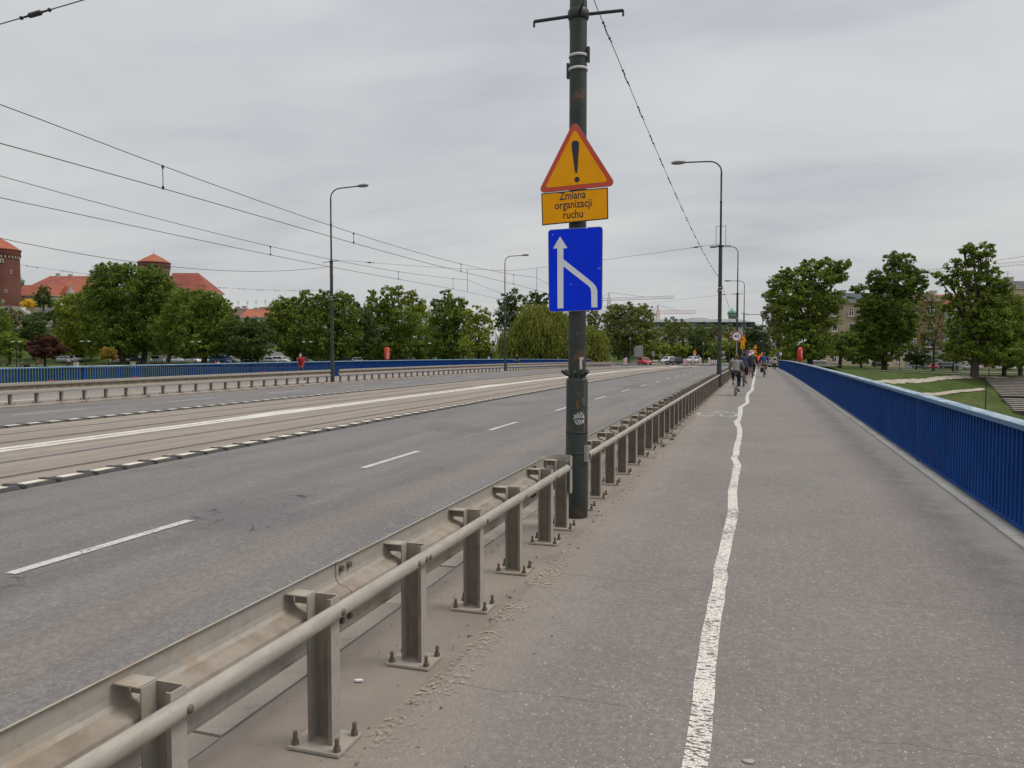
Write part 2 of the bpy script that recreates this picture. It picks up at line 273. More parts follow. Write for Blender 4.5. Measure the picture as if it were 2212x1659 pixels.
# ------------------------------------------------------------------ mesh helpers
COL = sc.collection
class MB:
    def __init__(s): s.v = []; s.f = []; s.sm = []
    def add(s, vs, fs, smooth=False):
        o = len(s.v); s.v += [tuple(p) for p in vs]; s.f += [tuple(i+o for i in f) for f in fs]; s.sm += [smooth]*len(fs); return s
    def box(s, x0, x1, y0, y1, z0, z1, mat=None):
        vs = [Vector((x, y, z)) for z in (z0, z1) for y in (y0, y1) for x in (x0, x1)]
        if mat is not None: vs = [mat @ p for p in vs]
        return s.add(vs, [(0, 2, 3, 1), (4, 5, 7, 6), (0, 1, 5, 4), (2, 6, 7, 3), (0, 4, 6, 2), (1, 3, 7, 5)])
    def bar(s, a, b, w, h=None):           # rectangular bar between two points
        a, b = Vector(a), Vector(b); d = (b-a); L = d.length; q = d.to_track_quat('Z', 'Y').to_matrix().to_4x4(); h = h or w
        return s.box(-w/2, w/2, -h/2, h/2, 0, L, Matrix.Translation(a) @ q)
    def tube(s, pts, r, n=10, caps=True, smooth=True):
        pts = [Vector(p) for p in pts]; rs = r if isinstance(r, (list, tuple)) else [r]*len(pts); vs = []; fs = []
        up = None
        for i, p in enumerate(pts):
            d = (pts[min(i+1, len(pts)-1)]-pts[max(i-1, 0)]).normalized()
            if up is None: up = Vector((0, 0, 1)) if abs(d.z) < .9 else Vector((1, 0, 0))
            a = d.cross(up).normalized(); b = d.cross(a).normalized(); up = b.cross(d) if False else up
            for k in range(n):
                t = 2*math.pi*k/n; vs.append(p+a*(rs[i]*math.cos(t))+b*(rs[i]*math.sin(t)))
        for i in range(len(pts)-1):
            for k in range(n):
                k2 = (k+1) % n; fs.append((i*n+k, i*n+k2, (i+1)*n+k2, (i+1)*n+k))
        s.add(vs, fs, smooth)
        if caps: s.add(vs[:n], [tuple(range(n))]); s.add(vs[-n:], [tuple(range(n-1, -1, -1))])
        return s
    def lathe(s, prof, c=(0, 0, 0), n=20, smooth=True):   # (r,z) profile
        vs = []; fs = []; c = Vector(c)
        for r, z in prof:
            for k in range(n): t = 2*math.pi*k/n; vs.append(c+Vector((r*math.cos(t), r*math.sin(t), z)))
        for i in range(len(prof)-1):
            for k in range(n): k2 = (k+1) % n; fs.append((i*n+k, i*n+k2, (i+1)*n+k2, (i+1)*n+k))
        s.add(vs, fs, smooth); m = len(prof)-1
        if prof[0][0] > 1e-4: s.add(vs[:n], [tuple(range(n-1, -1, -1))])
        if prof[m][0] > 1e-4: s.add(vs[m*n:], [tuple(range(n))])
        return s
    def prism(s, poly, e):                 # polygon of 3-D points extruded by vector e
        poly = [Vector(p) for p in poly]; e = Vector(e); n = len(poly)
        vs = poly+[p+e for p in poly]
        return s.add(vs, [tuple(range(n-1, -1, -1)), tuple(range(n, 2*n))]+[(i, (i+1) % n, (i+1) % n+n, i+n) for i in range(n)])
    def ball(s, c, r, n=12, m=8, smooth=True):
        r = r if isinstance(r, (tuple, list)) else (r, r, r); c = Vector(c); vs = []; fs = []
        for i in range(m+1):
            a = -math.pi/2+math.pi*i/m
            for k in range(n): t = 2*math.pi*k/n; vs.append(c+Vector((r[0]*math.cos(a)*math.cos(t), r[1]*math.cos(a)*math.sin(t), r[2]*math.sin(a))))
        for i in range(m):
            for k in range(n): k2 = (k+1) % n; fs.append((i*n+k, i*n+k2, (i+1)*n+k2, (i+1)*n+k))
        return s.add(vs, fs, smooth)
    def torus(s, c, R, r, axis='X', n=28, m=8):
        c = Vector(c); vs = []; fs = []
        for i in range(n):
            a = 2*math.pi*i/n
            for k in range(m):
                t = 2*math.pi*k/m; rr = R+r*math.cos(t); h = r*math.sin(t)
                p = {'X': (h, rr*math.cos(a), rr*math.sin(a)), 'Y': (rr*math.cos(a), h, rr*math.sin(a)), 'Z': (rr*math.cos(a), rr*math.sin(a), h)}[axis]; vs.append(c+Vector(p))
        for i in range(n):
            for k in range(m): fs.append((i*m+k, ((i+1) % n)*m+k, ((i+1) % n)*m+(k+1) % m, i*m+(k+1) % m))
        return s.add(vs, fs, True)
    def mesh(s, name):
        me = bpy.data.meshes.new(name); me.from_pydata(s.v, [], s.f); me.polygons.foreach_set('use_smooth', s.sm); me.update(); return me
    def build(s, name, mat, parent=None, loc=None, label=None):
        me = s.mesh(name); me.materials.append(mat); return obj(name, me, parent, loc, label)
def obj(name, data, parent=None, loc=None, label=None):
    o = bpy.data.objects.new(name, data); COL.objects.link(o)
    if parent is not None: o.parent = parent
    if loc is not None: o.location = loc
    if label: o['label'] = label
    return o
def tag(o, label, cat, group=None):
    o['label'] = label; o['category'] = cat
    if group: o['group'] = group
    return o
def thing(name, label, cat, loc=(0, 0, 0), rz=0, group=None):
    o = obj(name, None, None, loc); o.rotation_euler = (0, 0, rz); o.empty_display_size = .2; return tag(o, label, cat, group)
def struct(name, mb, mat, parent=None):
    o = mb.build(name, mat, parent); o['kind'] = 'structure'; return o
def copy_tree(o, parent=None):
    c = o.copy(); COL.objects.link(c); c.parent = parent
    for ch in [x for x in KIDS.get(o.name, [])]: copy_tree(ch, c)
    return c
KIDS = {}
def index_kids(o):
    ch = [x for x in bpy.data.objects if x.parent == o]; KIDS[o.name] = ch
    for x in ch: index_kids(x)
def clone(proto, label, loc, rz=0, group=None, scale=None):
    if proto.name not in KIDS: index_kids(proto)
    c = copy_tree(proto); c.location = loc; c.rotation_euler = (0, 0, rz); c['label'] = label
    if group: c['group'] = group
    if scale: c.scale = (scale,)*3 if not isinstance(scale, tuple) else scale
    return c
def recolor(o, part, mat):
    for ch in bpy.data.objects:
        if ch.parent == o and ch.name.split('.')[0] == part:
            ch.data = ch.data.copy(); ch.data.materials.clear(); ch.data.materials.append(mat)
def text_mesh(txt, size):
    cu = bpy.data.curves.new('text', 'FONT'); cu.body = txt; cu.size = size; cu.align_x = 'CENTER'; cu.align_y = 'CENTER'; cu.resolution_u = 3; cu.offset = size*.012
    o = bpy.data.objects.new('text', cu); COL.objects.link(o); bpy.context.view_layer.update()
    me = bpy.data.meshes.new_from_object(o.evaluated_get(bpy.context.evaluated_depsgraph_get())); bpy.data.objects.remove(o); return me
# ------------------------------------------------------------------ the bridge: deck, road, tramway, walkways
Y0, YB = -14.0, 134.0
def ystations(a, b, st=3.0):
    n = max(1, int(math.ceil((b-a)/st))); return [a+(b-a)*i/n for i in range(n+1)]
def strip(x0, x1, a, b, dz, thick=0, st=3.0):
    m = MB(); ys = ystations(a, b, st); vs = []; fs = []
    for y in ys: vs += [(x0, y, zb(y)+dz), (x1, y, zb(y)+dz)]
    for i in range(len(ys)-1): fs.append((2*i, 2*i+1, 2*i+3, 2*i+2))
    m.add(vs, fs)
    if thick:
        for xs in (x0, x1):
            vv = []; ff = []
            for y in ys: vv += [(xs, y, zb(y)+dz-thick), (xs, y, zb(y)+dz)]
            for i in range(len(ys)-1): ff.append((2*i, 2*i+2, 2*i+3, 2*i+1))
            m.add(vv, ff)
    return m
XG, XK0, XK1 = -1.92, -2.68, -2.42            # guardrail line, kerb faces (right side)
LXG, LXK0, LXK1 = -24.0, -23.35, -23.60       # the same on the left
dk = MB()
for a, b in zip(ystations(Y0, YB, 6)[:-1], ystations(Y0, YB, 6)[1:]):
    z0, z1 = zb(a), zb(b)
    dk.add([(-29.3, a, z0-1.3), (3.0, a, z0-1.3), (3.0, a, z0-.16), (-29.3, a, z0-.16), (-29.3, b, z1-1.3), (3.0, b, z1-1.3), (3.0, b, z1-.16), (-29.3, b, z1-.16)],
           [(0, 1, 5, 4), (1, 2, 6, 5), (2, 3, 7, 6), (3, 0, 4, 7)])
struct('bridge_deck', dk, LEDGE)
struct('road', strip(-23.4, -2.6, Y0, 149.0, -.06), MATS['road'])
struct('tramway', strip(-17.5, -9.85, Y0, 146.0, -.056), MATS['tram'])
struct('gutter', strip(-2.98, -2.60, Y0, 128, -.052), mat_concrete('gutter_grit', (.15, .12, .1), (.27, .235, .2), (.08, .07, .06), 5))
struct('walkway', strip(-1.66, 2.38, Y0, 128, 0.0, .15), MATS['walk'])
struct('verge', strip(-2.43, -1.66, Y0, 128, -.004), MATS['verge'])
struct('parapet_ledge', strip(2.345, 2.86, Y0, 112, .022, .05), LEDGE)
struct('far_walkway', strip(-28.6, -24.4, Y0, YB, 0.0, .15), MATS['walk'])
struct('far_verge', strip(-24.42, -23.59, Y0, YB, -.004), MATS['verge'])
struct('far_parapet_ledge', strip(-29.2, -28.55, Y0, YB, .022, .05), LEDGE)
def kerb(name, xa, xb, y_to, skip=None):
    k = obj(name, None); k['kind'] = 'structure'; L = .985
    m = MB(); h = .16; m.prism([(xa, 0, -h), (xb, 0, -h), (xb, 0, .006), (xa+(.02 if xb > xa else -.02), 0, .006), (xa, 0, -.014)] if xb > xa else
                               [(xa, 0, -h), (xa, 0, -.014), (xa-.02, 0, .006), (xb, 0, .006), (xb, 0, -h)], (0, L, 0))
    me = m.mesh('kerb_stone'); me.materials.append(KERB); y = -1.0; i = 0
    while y < y_to:
        o = obj('kerb_stone', me, k, (random.uniform(-.006, .006), y, zb(y)+random.uniform(-.006, .002)))
        o.rotation_euler = ((zb(y+1)-zb(y)), 0, random.uniform(-.004, .004)); y += 1.0
kerb('kerb', XK0, XK1, 127); 
kerb('far_kerb', LXK0, LXK1, 133)
# ---- painted lines
def paint_quads(quads, name, mat):
    m = MB()
    for q in quads: m.add(q, [tuple(range(len(q)))])
    return struct(name, m, mat)
def px_line(rows):                  # (u_left,u_right,v) rows -> strip of paint on the walkway
    pts = []
    for ul, ur, v in rows:
        a = GB(ul, v); b = GB(ur, v); pts.append((a, b))
    pts.sort(key=lambda p: p[0].y); a0, b0 = pts[0]
    pts = [(Vector((a0.x+dx, y, 0)), Vector((b0.x+dx, y, 0))) for y, dx in ((-13, .1), (-9, -.05), (-5, .08), (-2, -.03), (.5, .02))]+pts; m = MB(); vs = []; fs = []
    for a, b in pts: vs += [(a.x, a.y, zb(a.y)+.004), (b.x, b.y, zb(b.y)+.004)]
    for i in range(len(pts)-1): fs.append((2*i, 2*i+1, 2*i+3, 2*i+2))
    return m.add(vs, fs)
rows = []
for y, a, b in ((1659, 1000, 1200), (1500, 1030, 1225), (1400, 1045, 1235), (1300, 1060, 1240), (1200, 1080, 1245), (1100, 1088, 1255), (1000, 1095, 1258), (900, 1115, 1262), (800, 1130, 1275), (700, 1140, 1285),
                (600, 1160, 1295), (480, 1190, 1310), (400, 1200, 1330), (300, 1232, 1335), (210, 1245, 1357), (150, 1243, 1345)):
    rows.append(((2200+a*.5256)/4, (2200+b*.5256)/4, (2200+y*.5256)/4))
for y, a, b in ((1659, 1127, 1243), (1550, 1150, 1262), (1400, 1188, 1297), (1300, 1212, 1312), (1200, 1212, 1303), (1100, 1213, 1300), (1000, 1240, 1312), (900, 1255, 1333), (860, 1270, 1340), (830, 1262, 1325),
                (790, 1240, 1300), (750, 1262, 1322), (700, 1262, 1322), (650, 1275, 1335), (600, 1295, 1345), (560, 1300, 1350), (500, 1300, 1345), (480, 1280, 1335), (450, 1270, 1328), (438, 1268, 1328), (420, 1300, 1338),
                (390, 1305, 1345), (350, 1310, 1355), (310, 1308, 1350), (285, 1345, 1385), (265, 1380, 1415), (240, 1378, 1415), (210, 1378, 1412), (190, 1385, 1412), (170, 1393, 1428), (150, 1415, 1455), (130, 1430, 1460),
                (100, 1435, 1460), (70, 1440, 1465), (40, 1450, 1473)):
    rows.append(((2400+a*.4219)/4, (2400+b*.4219)/4, (1500+y*.4219)/4))
for y, a, b in ((830, 1430, 1444), (800, 1436, 1449), (780, 1440, 1452), (765, 1447, 1457)):
    rows.append((625+a*.09042, 625+b*.09042, 300+y*.09042))
near = [(rows[0][0]-14*k, rows[0][1]-12*k, rows[0][2]+30*k) for k in (1, 2)]
struct('wavy_line', px_line(near+rows), LINE)
def hrect(x0, x1, a, b, dz, j=0): return [(x0, a, zb(a)+dz), (x1, a, zb(a)+dz), (x1+j, b, zb(b)+dz), (x0+j, b, zb(b)+dz)]
dm = obj('lane_line', None); dm['kind'] = 'structure'
def dashes(x, ys, ln, w):
    for y in ys: MB().add(hrect(x-w/2, x+w/2, y, y+ln, -.0518, random.uniform(-.02, .02)), [(0, 1, 2, 3)]).build('lane_dash', DASH, dm)
dashes(-6.03, [4.85+6.12*i for i in range(20)], 2.15, .12)
dashes(-20.6, [-1.6+6.12*i for i in range(21)], 2.6, .11)
paint_quads([hrect(-20.55+.2*i, -20.4+.2*i, 141, 146, -.0518) for i in range(0)] + [hrect(-7.6, -4.4, 132.0, 133.0, -.0518)], 'stop_line', DASH)
# tramway centre line, double, with worn wide patches
tl = obj('tram_centre_line', None); tl['kind'] = 'structure'
def ragged(x0, x1, a, b, dz, amp, st=.45):
    m = MB(); vs = []; fs = []; ys = ystations(a, b, st); w = 0
    for i, y in enumerate(ys):
        w = .8*w+random.uniform(-amp, amp); bulge = max(0, math.sin(y*.33+1.2))**6*.22
        vs += [(x0-abs(w)-bulge, y, zb(y)+dz), (x1+random.uniform(-amp, amp), y, zb(y)+dz)]
    for i in range(len(ys)-1): fs.append((2*i, 2*i+1, 2*i+3, 2*i+2))
    return m.add(vs, fs)
ragged(-13.93, -13.72, Y0, 140, -.0515, .02).build('line', TRAML, tl); ragged(-13.56, -13.36, Y0, 140, -.0515, .02).build('line', TRAML, tl)
struct('dust_band', ragged(-13.75, -13.5, Y0, 140, -.0528, .03), mat_paint('dust_paint', (.44, .40, .35), .45, (5, 2, 1)))
# worn cream line beside the guardrail and on the far walkway
struct('edge_line', ragged(-1.70, -1.53, -13, 60, .0045, .02, .25), YEL)
struct('far_edge_line', ragged(-25.65, -25.55, Y0, 130, .0045, .006), mat_paint('far_line_paint', (.62, .60, .56), .33, (6, 4, 1)))
struct('far_worn_line', ragged(-24.66, -24.5, Y0, 130, .0045, .03, .3), YEL)
# bicycle pictogram
pg = MB(); bx, by = GB(726, 395.2).xy; zz = zb(by)+.005; 
def ring(cx, cy, rx, ry, a0, a1, w=.09, n=22):
    for i in range(n):
        t0 = a0+(a1-a0)*i/n; t1 = a0+(a1-a0)*(i+1)/n
        pg.add([(cx+(rx-w*k)*math.cos(t), cy+(ry-w*k*2)*math.sin(t), zb(cy)+.005) for t, k in ((t0, 0), (t1, 0), (t1, 1), (t0, 1))], [(0, 1, 2, 3)])
c0 = GB(2825/4, 1657/4); c1 = GB(2915/4, 1658/4)
ring(c0.x, c0.y, .27, .75, math.pi*.75, math.pi*1.95); ring(c1.x, c1.y, .29, .75, -math.pi*.95, math.pi*.65)
for a, b in (((c0.x, c0.y+.1), (c0.x+.3, c0.y+.9)), ((c1.x-.35, c1.y+.15), (c1.x-.05, c1.y)), ((c1.x-.25, c1.y+.8), (c1.x+.05, c1.y+.85)), ((c0.x+.2, c0.y+1.3), (c0.x+.45, c0.y+1.35))):
    pg.add([(a[0]-.04, a[1], zb(a[1])+.005), (a[0]+.04, a[1]-.1, zb(a[1])+.005), (b[0]+.04, b[1], zb(b[1])+.005), (b[0]-.04, b[1]+.1, zb(b[1])+.005)], [(0, 1, 2, 3)])
struct('bicycle_marking', pg, mat_paint('bike_paint', (.58, .57, .53), .50, (12, 6, 1)))
# tram rails: a grooved pair for each track
for i, (x, nm) in enumerate(((-10.72, 0), (-12.16, 1), (-14.72, 0), (-16.16, 1))):
    r = obj('tram_rail', None); r['kind'] = 'structure'
    strip(x-.03, x+.035, Y0, 145, -.046, .01).build('rail_head', RAILSTEEL if nm else M('rail_dull', (.19, .155, .125), .6, .2, 3, .3), r)
    strip(x+.036, x+.085, Y0, 145, -.0545).build('rail_groove', M('groove_dirt', (.04, .034, .03), .9, .3), r)
    strip(x+.086, x+.12, Y0, 145, -.048, .01).build('check_rail', M('rail_dull', (.19, .155, .125), .6, .2, 3, .3), r)
# rubber lane separators: modules with a pale reflective pad
sepm = MB(); pad = MB(); L = 1.2
for (a, b) in ((0, L),):
    sepm.prism([(-.175, 0, 0), (.175, 0, 0), (.14, 0, .036), (-.14, 0, .036)], (0, .62, 0)); sepm.prism([(-.175, .635, 0), (.175, .635, 0), (.14, .635, .036), (-.14, .635, .036)], (0, .56, 0))
    for k in (.61, 1.17): sepm.box(0.09, .185, k-.03, k+.03, .01, .048); sepm.box(-.185, -.09, k-.03, k+.03, .01, .048)
pad.box(-.105, .105, .10, .46, .045, .052); pad.box(-.105, .105, .72, 1.06, .045, .052)
sep_me = sepm.mesh('separator_block'); sep_me.materials.append(RUBBER)
pd = MB().box(-.075, .075, .11, .46, .035, .044).mesh('reflective_pad'); pd.materials.append(M('pad_cream', (.62, .57, .46), .6, .15, 5))
for x, lab in ((-9.72, 'black rubber lane separator with cream pads between tram rails and road lanes'), (-17.55, 'rubber separator with white pads along lanes beside far guardrail')):
    s_ = thing('lane_separator', lab, 'lane separator', (x, 0, 0)); y = -2.4
    while y < 118:
        z = zb(y)-.056; o = obj('separator_block', sep_me, s_, (random.uniform(-.015, .015), y, z)); o.rotation_euler = (zb(y+1)-zb(y), 0, random.uniform(-.008, .008))
        obj('reflective_pad', pd, o, (0, 0, 0)); obj('reflective_pad', pd, o, (0, .60, 0)); y += 1.215
# ------------------------------------------------------------------ guardrails
def c_post(h):                        # channel section, open toward -y
    m = MB(); t = .006; hx = .064; pr = [(-hx, -.045), (-hx, .03), (hx, .03), (hx, -.045), (hx-.02, -.045), (hx-.02, -.045+t), (hx-t, -.045+t), (hx-t, .03-t), (-hx+t, .03-t), (-hx+t, -.045)]
    return m.prism([(x, y, 0) for x, y in pr], (0, 0, h))
PH = .70
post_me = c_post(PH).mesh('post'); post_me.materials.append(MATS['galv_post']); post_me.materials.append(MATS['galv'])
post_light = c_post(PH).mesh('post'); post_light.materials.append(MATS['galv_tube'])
for f_ in post_me.polygons: f_.material_index = 1 if abs(f_.normal.y) < .5 else 0  # webs take the brown dirty steel with their shade painted in, flanges the lighter
plate_me = MB().box(-.135, .135, -.11, .11, .001, .014).mesh('base_plate'); plate_me.materials.append(MATS['galv'])
bm_ = MB(); bm_.lathe([(.019, .014), (.019, .034)], n=6, smooth=False); bm_.lathe([(.0105, .034), (.0105, .075)], n=8)
bolt_me = bm_.mesh('anchor_bolt'); bolt_me.materials.append(RUSTY)
pb = MB().box(-.135, .135, -.11, .11, .001, .014)
for sx in (-.11, .11):
    for sy in (-.08, .08): pb.lathe([(.018, .014), (.018, .034)], (sx, sy, 0), 6); pb.lathe([(.011, .034), (.011, .075)], (sx, sy, 0), 6)
plateb_me = pb.mesh('base_plate'); plateb_me.materials.append(M('plate_dark', (.2, .18, .155), .7, .2, 8))
br = MB(); br.box(-.176, -.0655, -.05, .035, .700, .705); br.box(-.174, -.0655, .028, .034, .64, .6995)
brk_me = br.mesh('spacer_bracket'); brk_me.materials.append(MATS['galv'])
hd = MB(); hd.ball((.103, 0, .632), (.010, .017, .017), 10, 6); head_me = hd.mesh('bolt_head'); head_me.materials.append(RUSTY)
# W-beam profile (x relative to the post line, z): two corrugations bulging to the road
WPR = [(-.165, .738), (-.178, .735), (-.182, .720), (-.182, .655), (-.176, .632), (-.160, .618), (-.108, .600), (-.090, .588), (-.084, .570), (-.084, .520), (-.090, .502), (-.108, .490), (-.160, .472), (-.176, .458), (-.182, .435), (-.182, .375), (-.178, .360), (-.165, .357)]
def beam_seg(a, b, off=0.0, zoff=(0, 0)):
    m = MB(); n = len(WPR); t = .006
    for k in (0, 1):
        o = -off if k == 0 else -off
        vs = []
        for y, dz in ((a, zoff[0]), (b, zoff[1])): vs += [(x-off+(t if k else 0), y, z+zb(y)+dz) for x, z in WPR]
        fs = [(i, i+1, n+i+1, n+i) if k else (i, n+i, n+i+1, i+1) for i in range(n-1)]; m.add(vs, fs, False)
    for y, e in ((a, 0), (b, 1)):
        vs = [(x-off, y, z+zb(y)+zoff[e]) for x, z in WPR]+[(x-off+t, y, z+zb(y)+zoff[e]) for x, z in WPR]
        m.add(vs, [(i, i+1, n+i+1, n+i) for i in range(n-1)])
    for e in (0, n-1):
        vs = [(WPR[e][0]-off+d, y, WPR[e][1]+zb(y)+z) for y, z in ((a, zoff[0]), (b, zoff[1])) for d in (0, t)]; m.add(vs, [(0, 1, 3, 2)])
    return m
def grime(o):                           # road dirt caked in the recess between the corrugations
    o.data.materials.append(MATS['grime']); n = len(WPR)-1
    for f in o.data.polygons:
        if f.index < 2*n and (f.index % n) in (5, 6, 7, 8, 9, 10, 11): f.material_index = 1
def tube_seg(a, b):
    m = MB(); vs = []; n = 14; fs = []; prof = [(.066+.038*math.sin(math.pi*i/n), .632+.039*math.cos(math.pi*i/n)) for i in range(n+1)]
    prof += [(x-.005 if x > .075 else x, .632+(z-.632)*.86) for x, z in reversed(prof)]; k = len(prof)
    for y in (a, b): vs += [(x, y, z+zb(y)) for x, z in prof]
    m.add(vs, [(i, (i+1) % k, k+(i+1) % k, k+i) for i in range(k)], True); m.add(vs[:k], [tuple(range(k))]); m.add(vs[k:], [tuple(range(k))]); return m
def guardrail(x, sign, a, b, posts, label, detail=0, tube=True, loc_end=None):
    g = thing('guardrail', label, 'guardrail', (x, 0, 0), 0 if sign > 0 else 0); g.scale = (sign, 1, 1)
    for y in posts:
        z = zb(y); p = obj('post', post_me if sign > 0 else post_light, g, (0, y, z)); near = y < 15 and detail
        obj('base_plate', plate_me if near else plateb_me, p)
        if near:
            for sx in (-.11, .11):
                for sy in (-.08, .08): obj('anchor_bolt', bolt_me, p, (sx, sy, 0))
        obj('spacer_bracket', brk_me, g, (0, y, z))
        if tube and y < 45: obj('bolt_head', head_me, g, (0, y, z))
    y = a; i = 0; off0 = 3.52 if detail == 1 else 2.0
    cuts = [a]; c = a+off0
    while c < b-.4: cuts.append(c); c += 4.0 if detail != 1 else (4.0 if c < 1 else 3.62)
    cuts.append(b)
    for i, (p, q) in enumerate(zip(cuts[:-1], cuts[1:])):
        bo = beam_seg(p, q+(.16 if q < b else 0), .0065*(i % 2)).build('beam', MATS['galv'], g); grime(bo)
        if q < b:
            for dy in (.04, .12):
                for zz in (.69, .545, .41): MB().tube([(-.085 if zz == .545 else -.18, q+dy, zz+zb(q)), (-.064 if zz == .545 else -.158, q+dy, zz+zb(q))], .017, 6).build('splice_bolt', RUSTY, g) if q < 30 else None
    if tube:
        c = a; tc = []
        while c < b: tc.append((c, min(c+4.0, b))); c += 4.0
        for p, q in tc:
            tube_seg(p, q).build('tube_rail', MATS['galv_tube'], g)
            if q < b and q < 30: [MB().ball((.103, q+d, .632+zb(q)), (.009, .018, .018), 10, 6).build('splice_bolt', RUSTY, g) for d in (-.05, .05)]
    return g
pa = [-1.9, -.9, .1, 1.1, 2.1, 3.11, 4.1, 5.1, 6.05, 7.05, 7.68]
gA = guardrail(XG, 1, -4.0, 7.62, pa, 'dusty galvanised guardrail ending in a rounded cap just before the sign pole', 1)
# rounded end cap that wraps from the beam to the tube
ec = MB(); n = 12; vs = []; top = []
for i in range(n+1):
    t = math.pi*i/n; top.append((-.045-.14*math.cos(t), 7.70+.14*math.sin(t)))
pts = [(-.1855, 7.45)]+top+[(.0965, 7.62)]
for x, y in pts: vs += [(x, y, .37+zb(y)), (x, y, .742+zb(y)), (x+.004, y+.006, .37+zb(y)), (x+.004, y+.006, .742+zb(y))]
k = len(pts); fs = []
for i in range(k-1): fs += [(4*i, 4*i+4, 4*i+5, 4*i+1), (4*i+2, 4*i+3, 4*i+7, 4*i+6), (4*i+1, 4*i+5, 4*i+7, 4*i+3), (4*i, 4*i+2, 4*i+6, 4*i+4)]
ec.add(vs, fs, False); ec.build('end_cap', MATS['galv'], gA)
pb_ = [8.72]+[9.45+.97*i for i in range(31)]
gB = guardrail(XG, 1, 8.62, 39.6, pb_, 'long galvanised guardrail of channel posts starting behind the sign pole', 2)
ec2 = MB(); ec2.box(-.185, .09, 8.585, 8.597, .36, .74); ec2.build('end_plate', MATS['galv'], gB)
gC = guardrail(XG, 1, 40.6, 71.4, [41+1.0*i for i in range(31)], 'galvanised guardrail beside the queue of cyclists, beyond the first lamp post', 0)
gD = guardrail(XG, 1, 72.5, 108, [73+1.0*i for i in range(35)], 'distant galvanised guardrail leading to the speed limit sign', 0)
lgA = guardrail(LXG, -1, 2.0, 39.6, [2.5+1.0*i for i in range(38)], 'galvanised guardrail with red reflectors ending at the first lamp post across the road', 0, False)
lgB = guardrail(LXG, -1, 40.6, 71.8, [41+1.0*i for i in range(31)], 'galvanised guardrail across the road between two lamp posts, behind it blue railing', 0, False)
lgC = guardrail(LXG, -1, 72.8, 130, [73.3+1.0*i for i in range(57)], 'distant galvanised guardrail across the road sloping down to its end by the junction', 0, False)
beam_seg(130, 134, 0, (0, -.62)).build('beam', MATS['galv'], lgC)
RED = M('red_reflector', (.45, .03, .03), .4, .2)
def refl(g, ys):
    for y in ys: MB().box(-.186, -.150, y, y+.24, .739+zb(y), .775+zb(y)).build('reflector', RED, g)
refl(lgA, [20.8, 24.7, 33.1]); 
for g, ys in ((lgA, [17.5, 20.5, 24.5, 28.5, 32.5, 36.5]), (lgB, [44.5, 48.5, 52.5, 56.5, 60.5, 64.5])):
    for y in ys: MB().ball((-.095, y, .545+zb(y)), (.03, .045, .045), 8, 6).build('bolt_head', STEEL, g)
# ------------------------------------------------------------------ blue railings
bar_me = MB().box(-.0225, .0225, -.0275, .0275, .045, 1.062).mesh('bar'); bar_me.materials.append(MATS['blue'])
def railing(x, a, b, label, sgn, step=.139, first=0):
    r = thing('railing', label, 'railing', (x, 0, 0)); n = int((b-a)/step); rest = MB()
    for i in range(n):
        y = a+i*step; z = zb(y)
        if i < 300 and y > first and y < first+42: obj('bar', bar_me, r, (0, y, z))
        else: rest.box(-.0225, .0225, y-.0275, y+.0275, z+.045, z+1.062)
    o = rest.build('bars', MATS['blue'], r); o['kind'] = 'stuff'
    ys = ystations(a, b, 4)
    for p, q in zip(ys[:-1], ys[1:]):
        m = MB(); w0, w1 = .075, .075; pr = [(-.085, 1.06), (.085, 1.06), (.085, 1.112), (.05, 1.128), (-.05, 1.128), (-.085, 1.112)]
        m.prism([(xx, p+.001, z+zb(p)) for xx, z in pr], (0, q-p-.002, zb(q)-zb(p))); m.build('cap_rail', MATS['cap'], r)
        m = MB(); m.prism([(xx, p, z+zb(p)) for xx, z in ((-.03, .05), (.03, .05), (.03, .085), (-.03, .085))], (0, q-p, zb(q)-zb(p))); m.build('bottom_rail', MATS['blue'], r)
    for y in [a+12*i+5 for i in range(int((b-a)/12))]:
        MB().box(-.024, .024, y-.035, y+.035, zb(y)+.02, zb(y)+1.059).build('railing_post', MATS['blue'], r)
    return r
railing(2.52, -3, 110, 'blue bar railing with a pale worn cap beside the cycle walkway', 1, first=4)
railing(-28.85, -2, 136, 'blue bar railing on the far side of the bridge, trees behind it', -1, first=8)
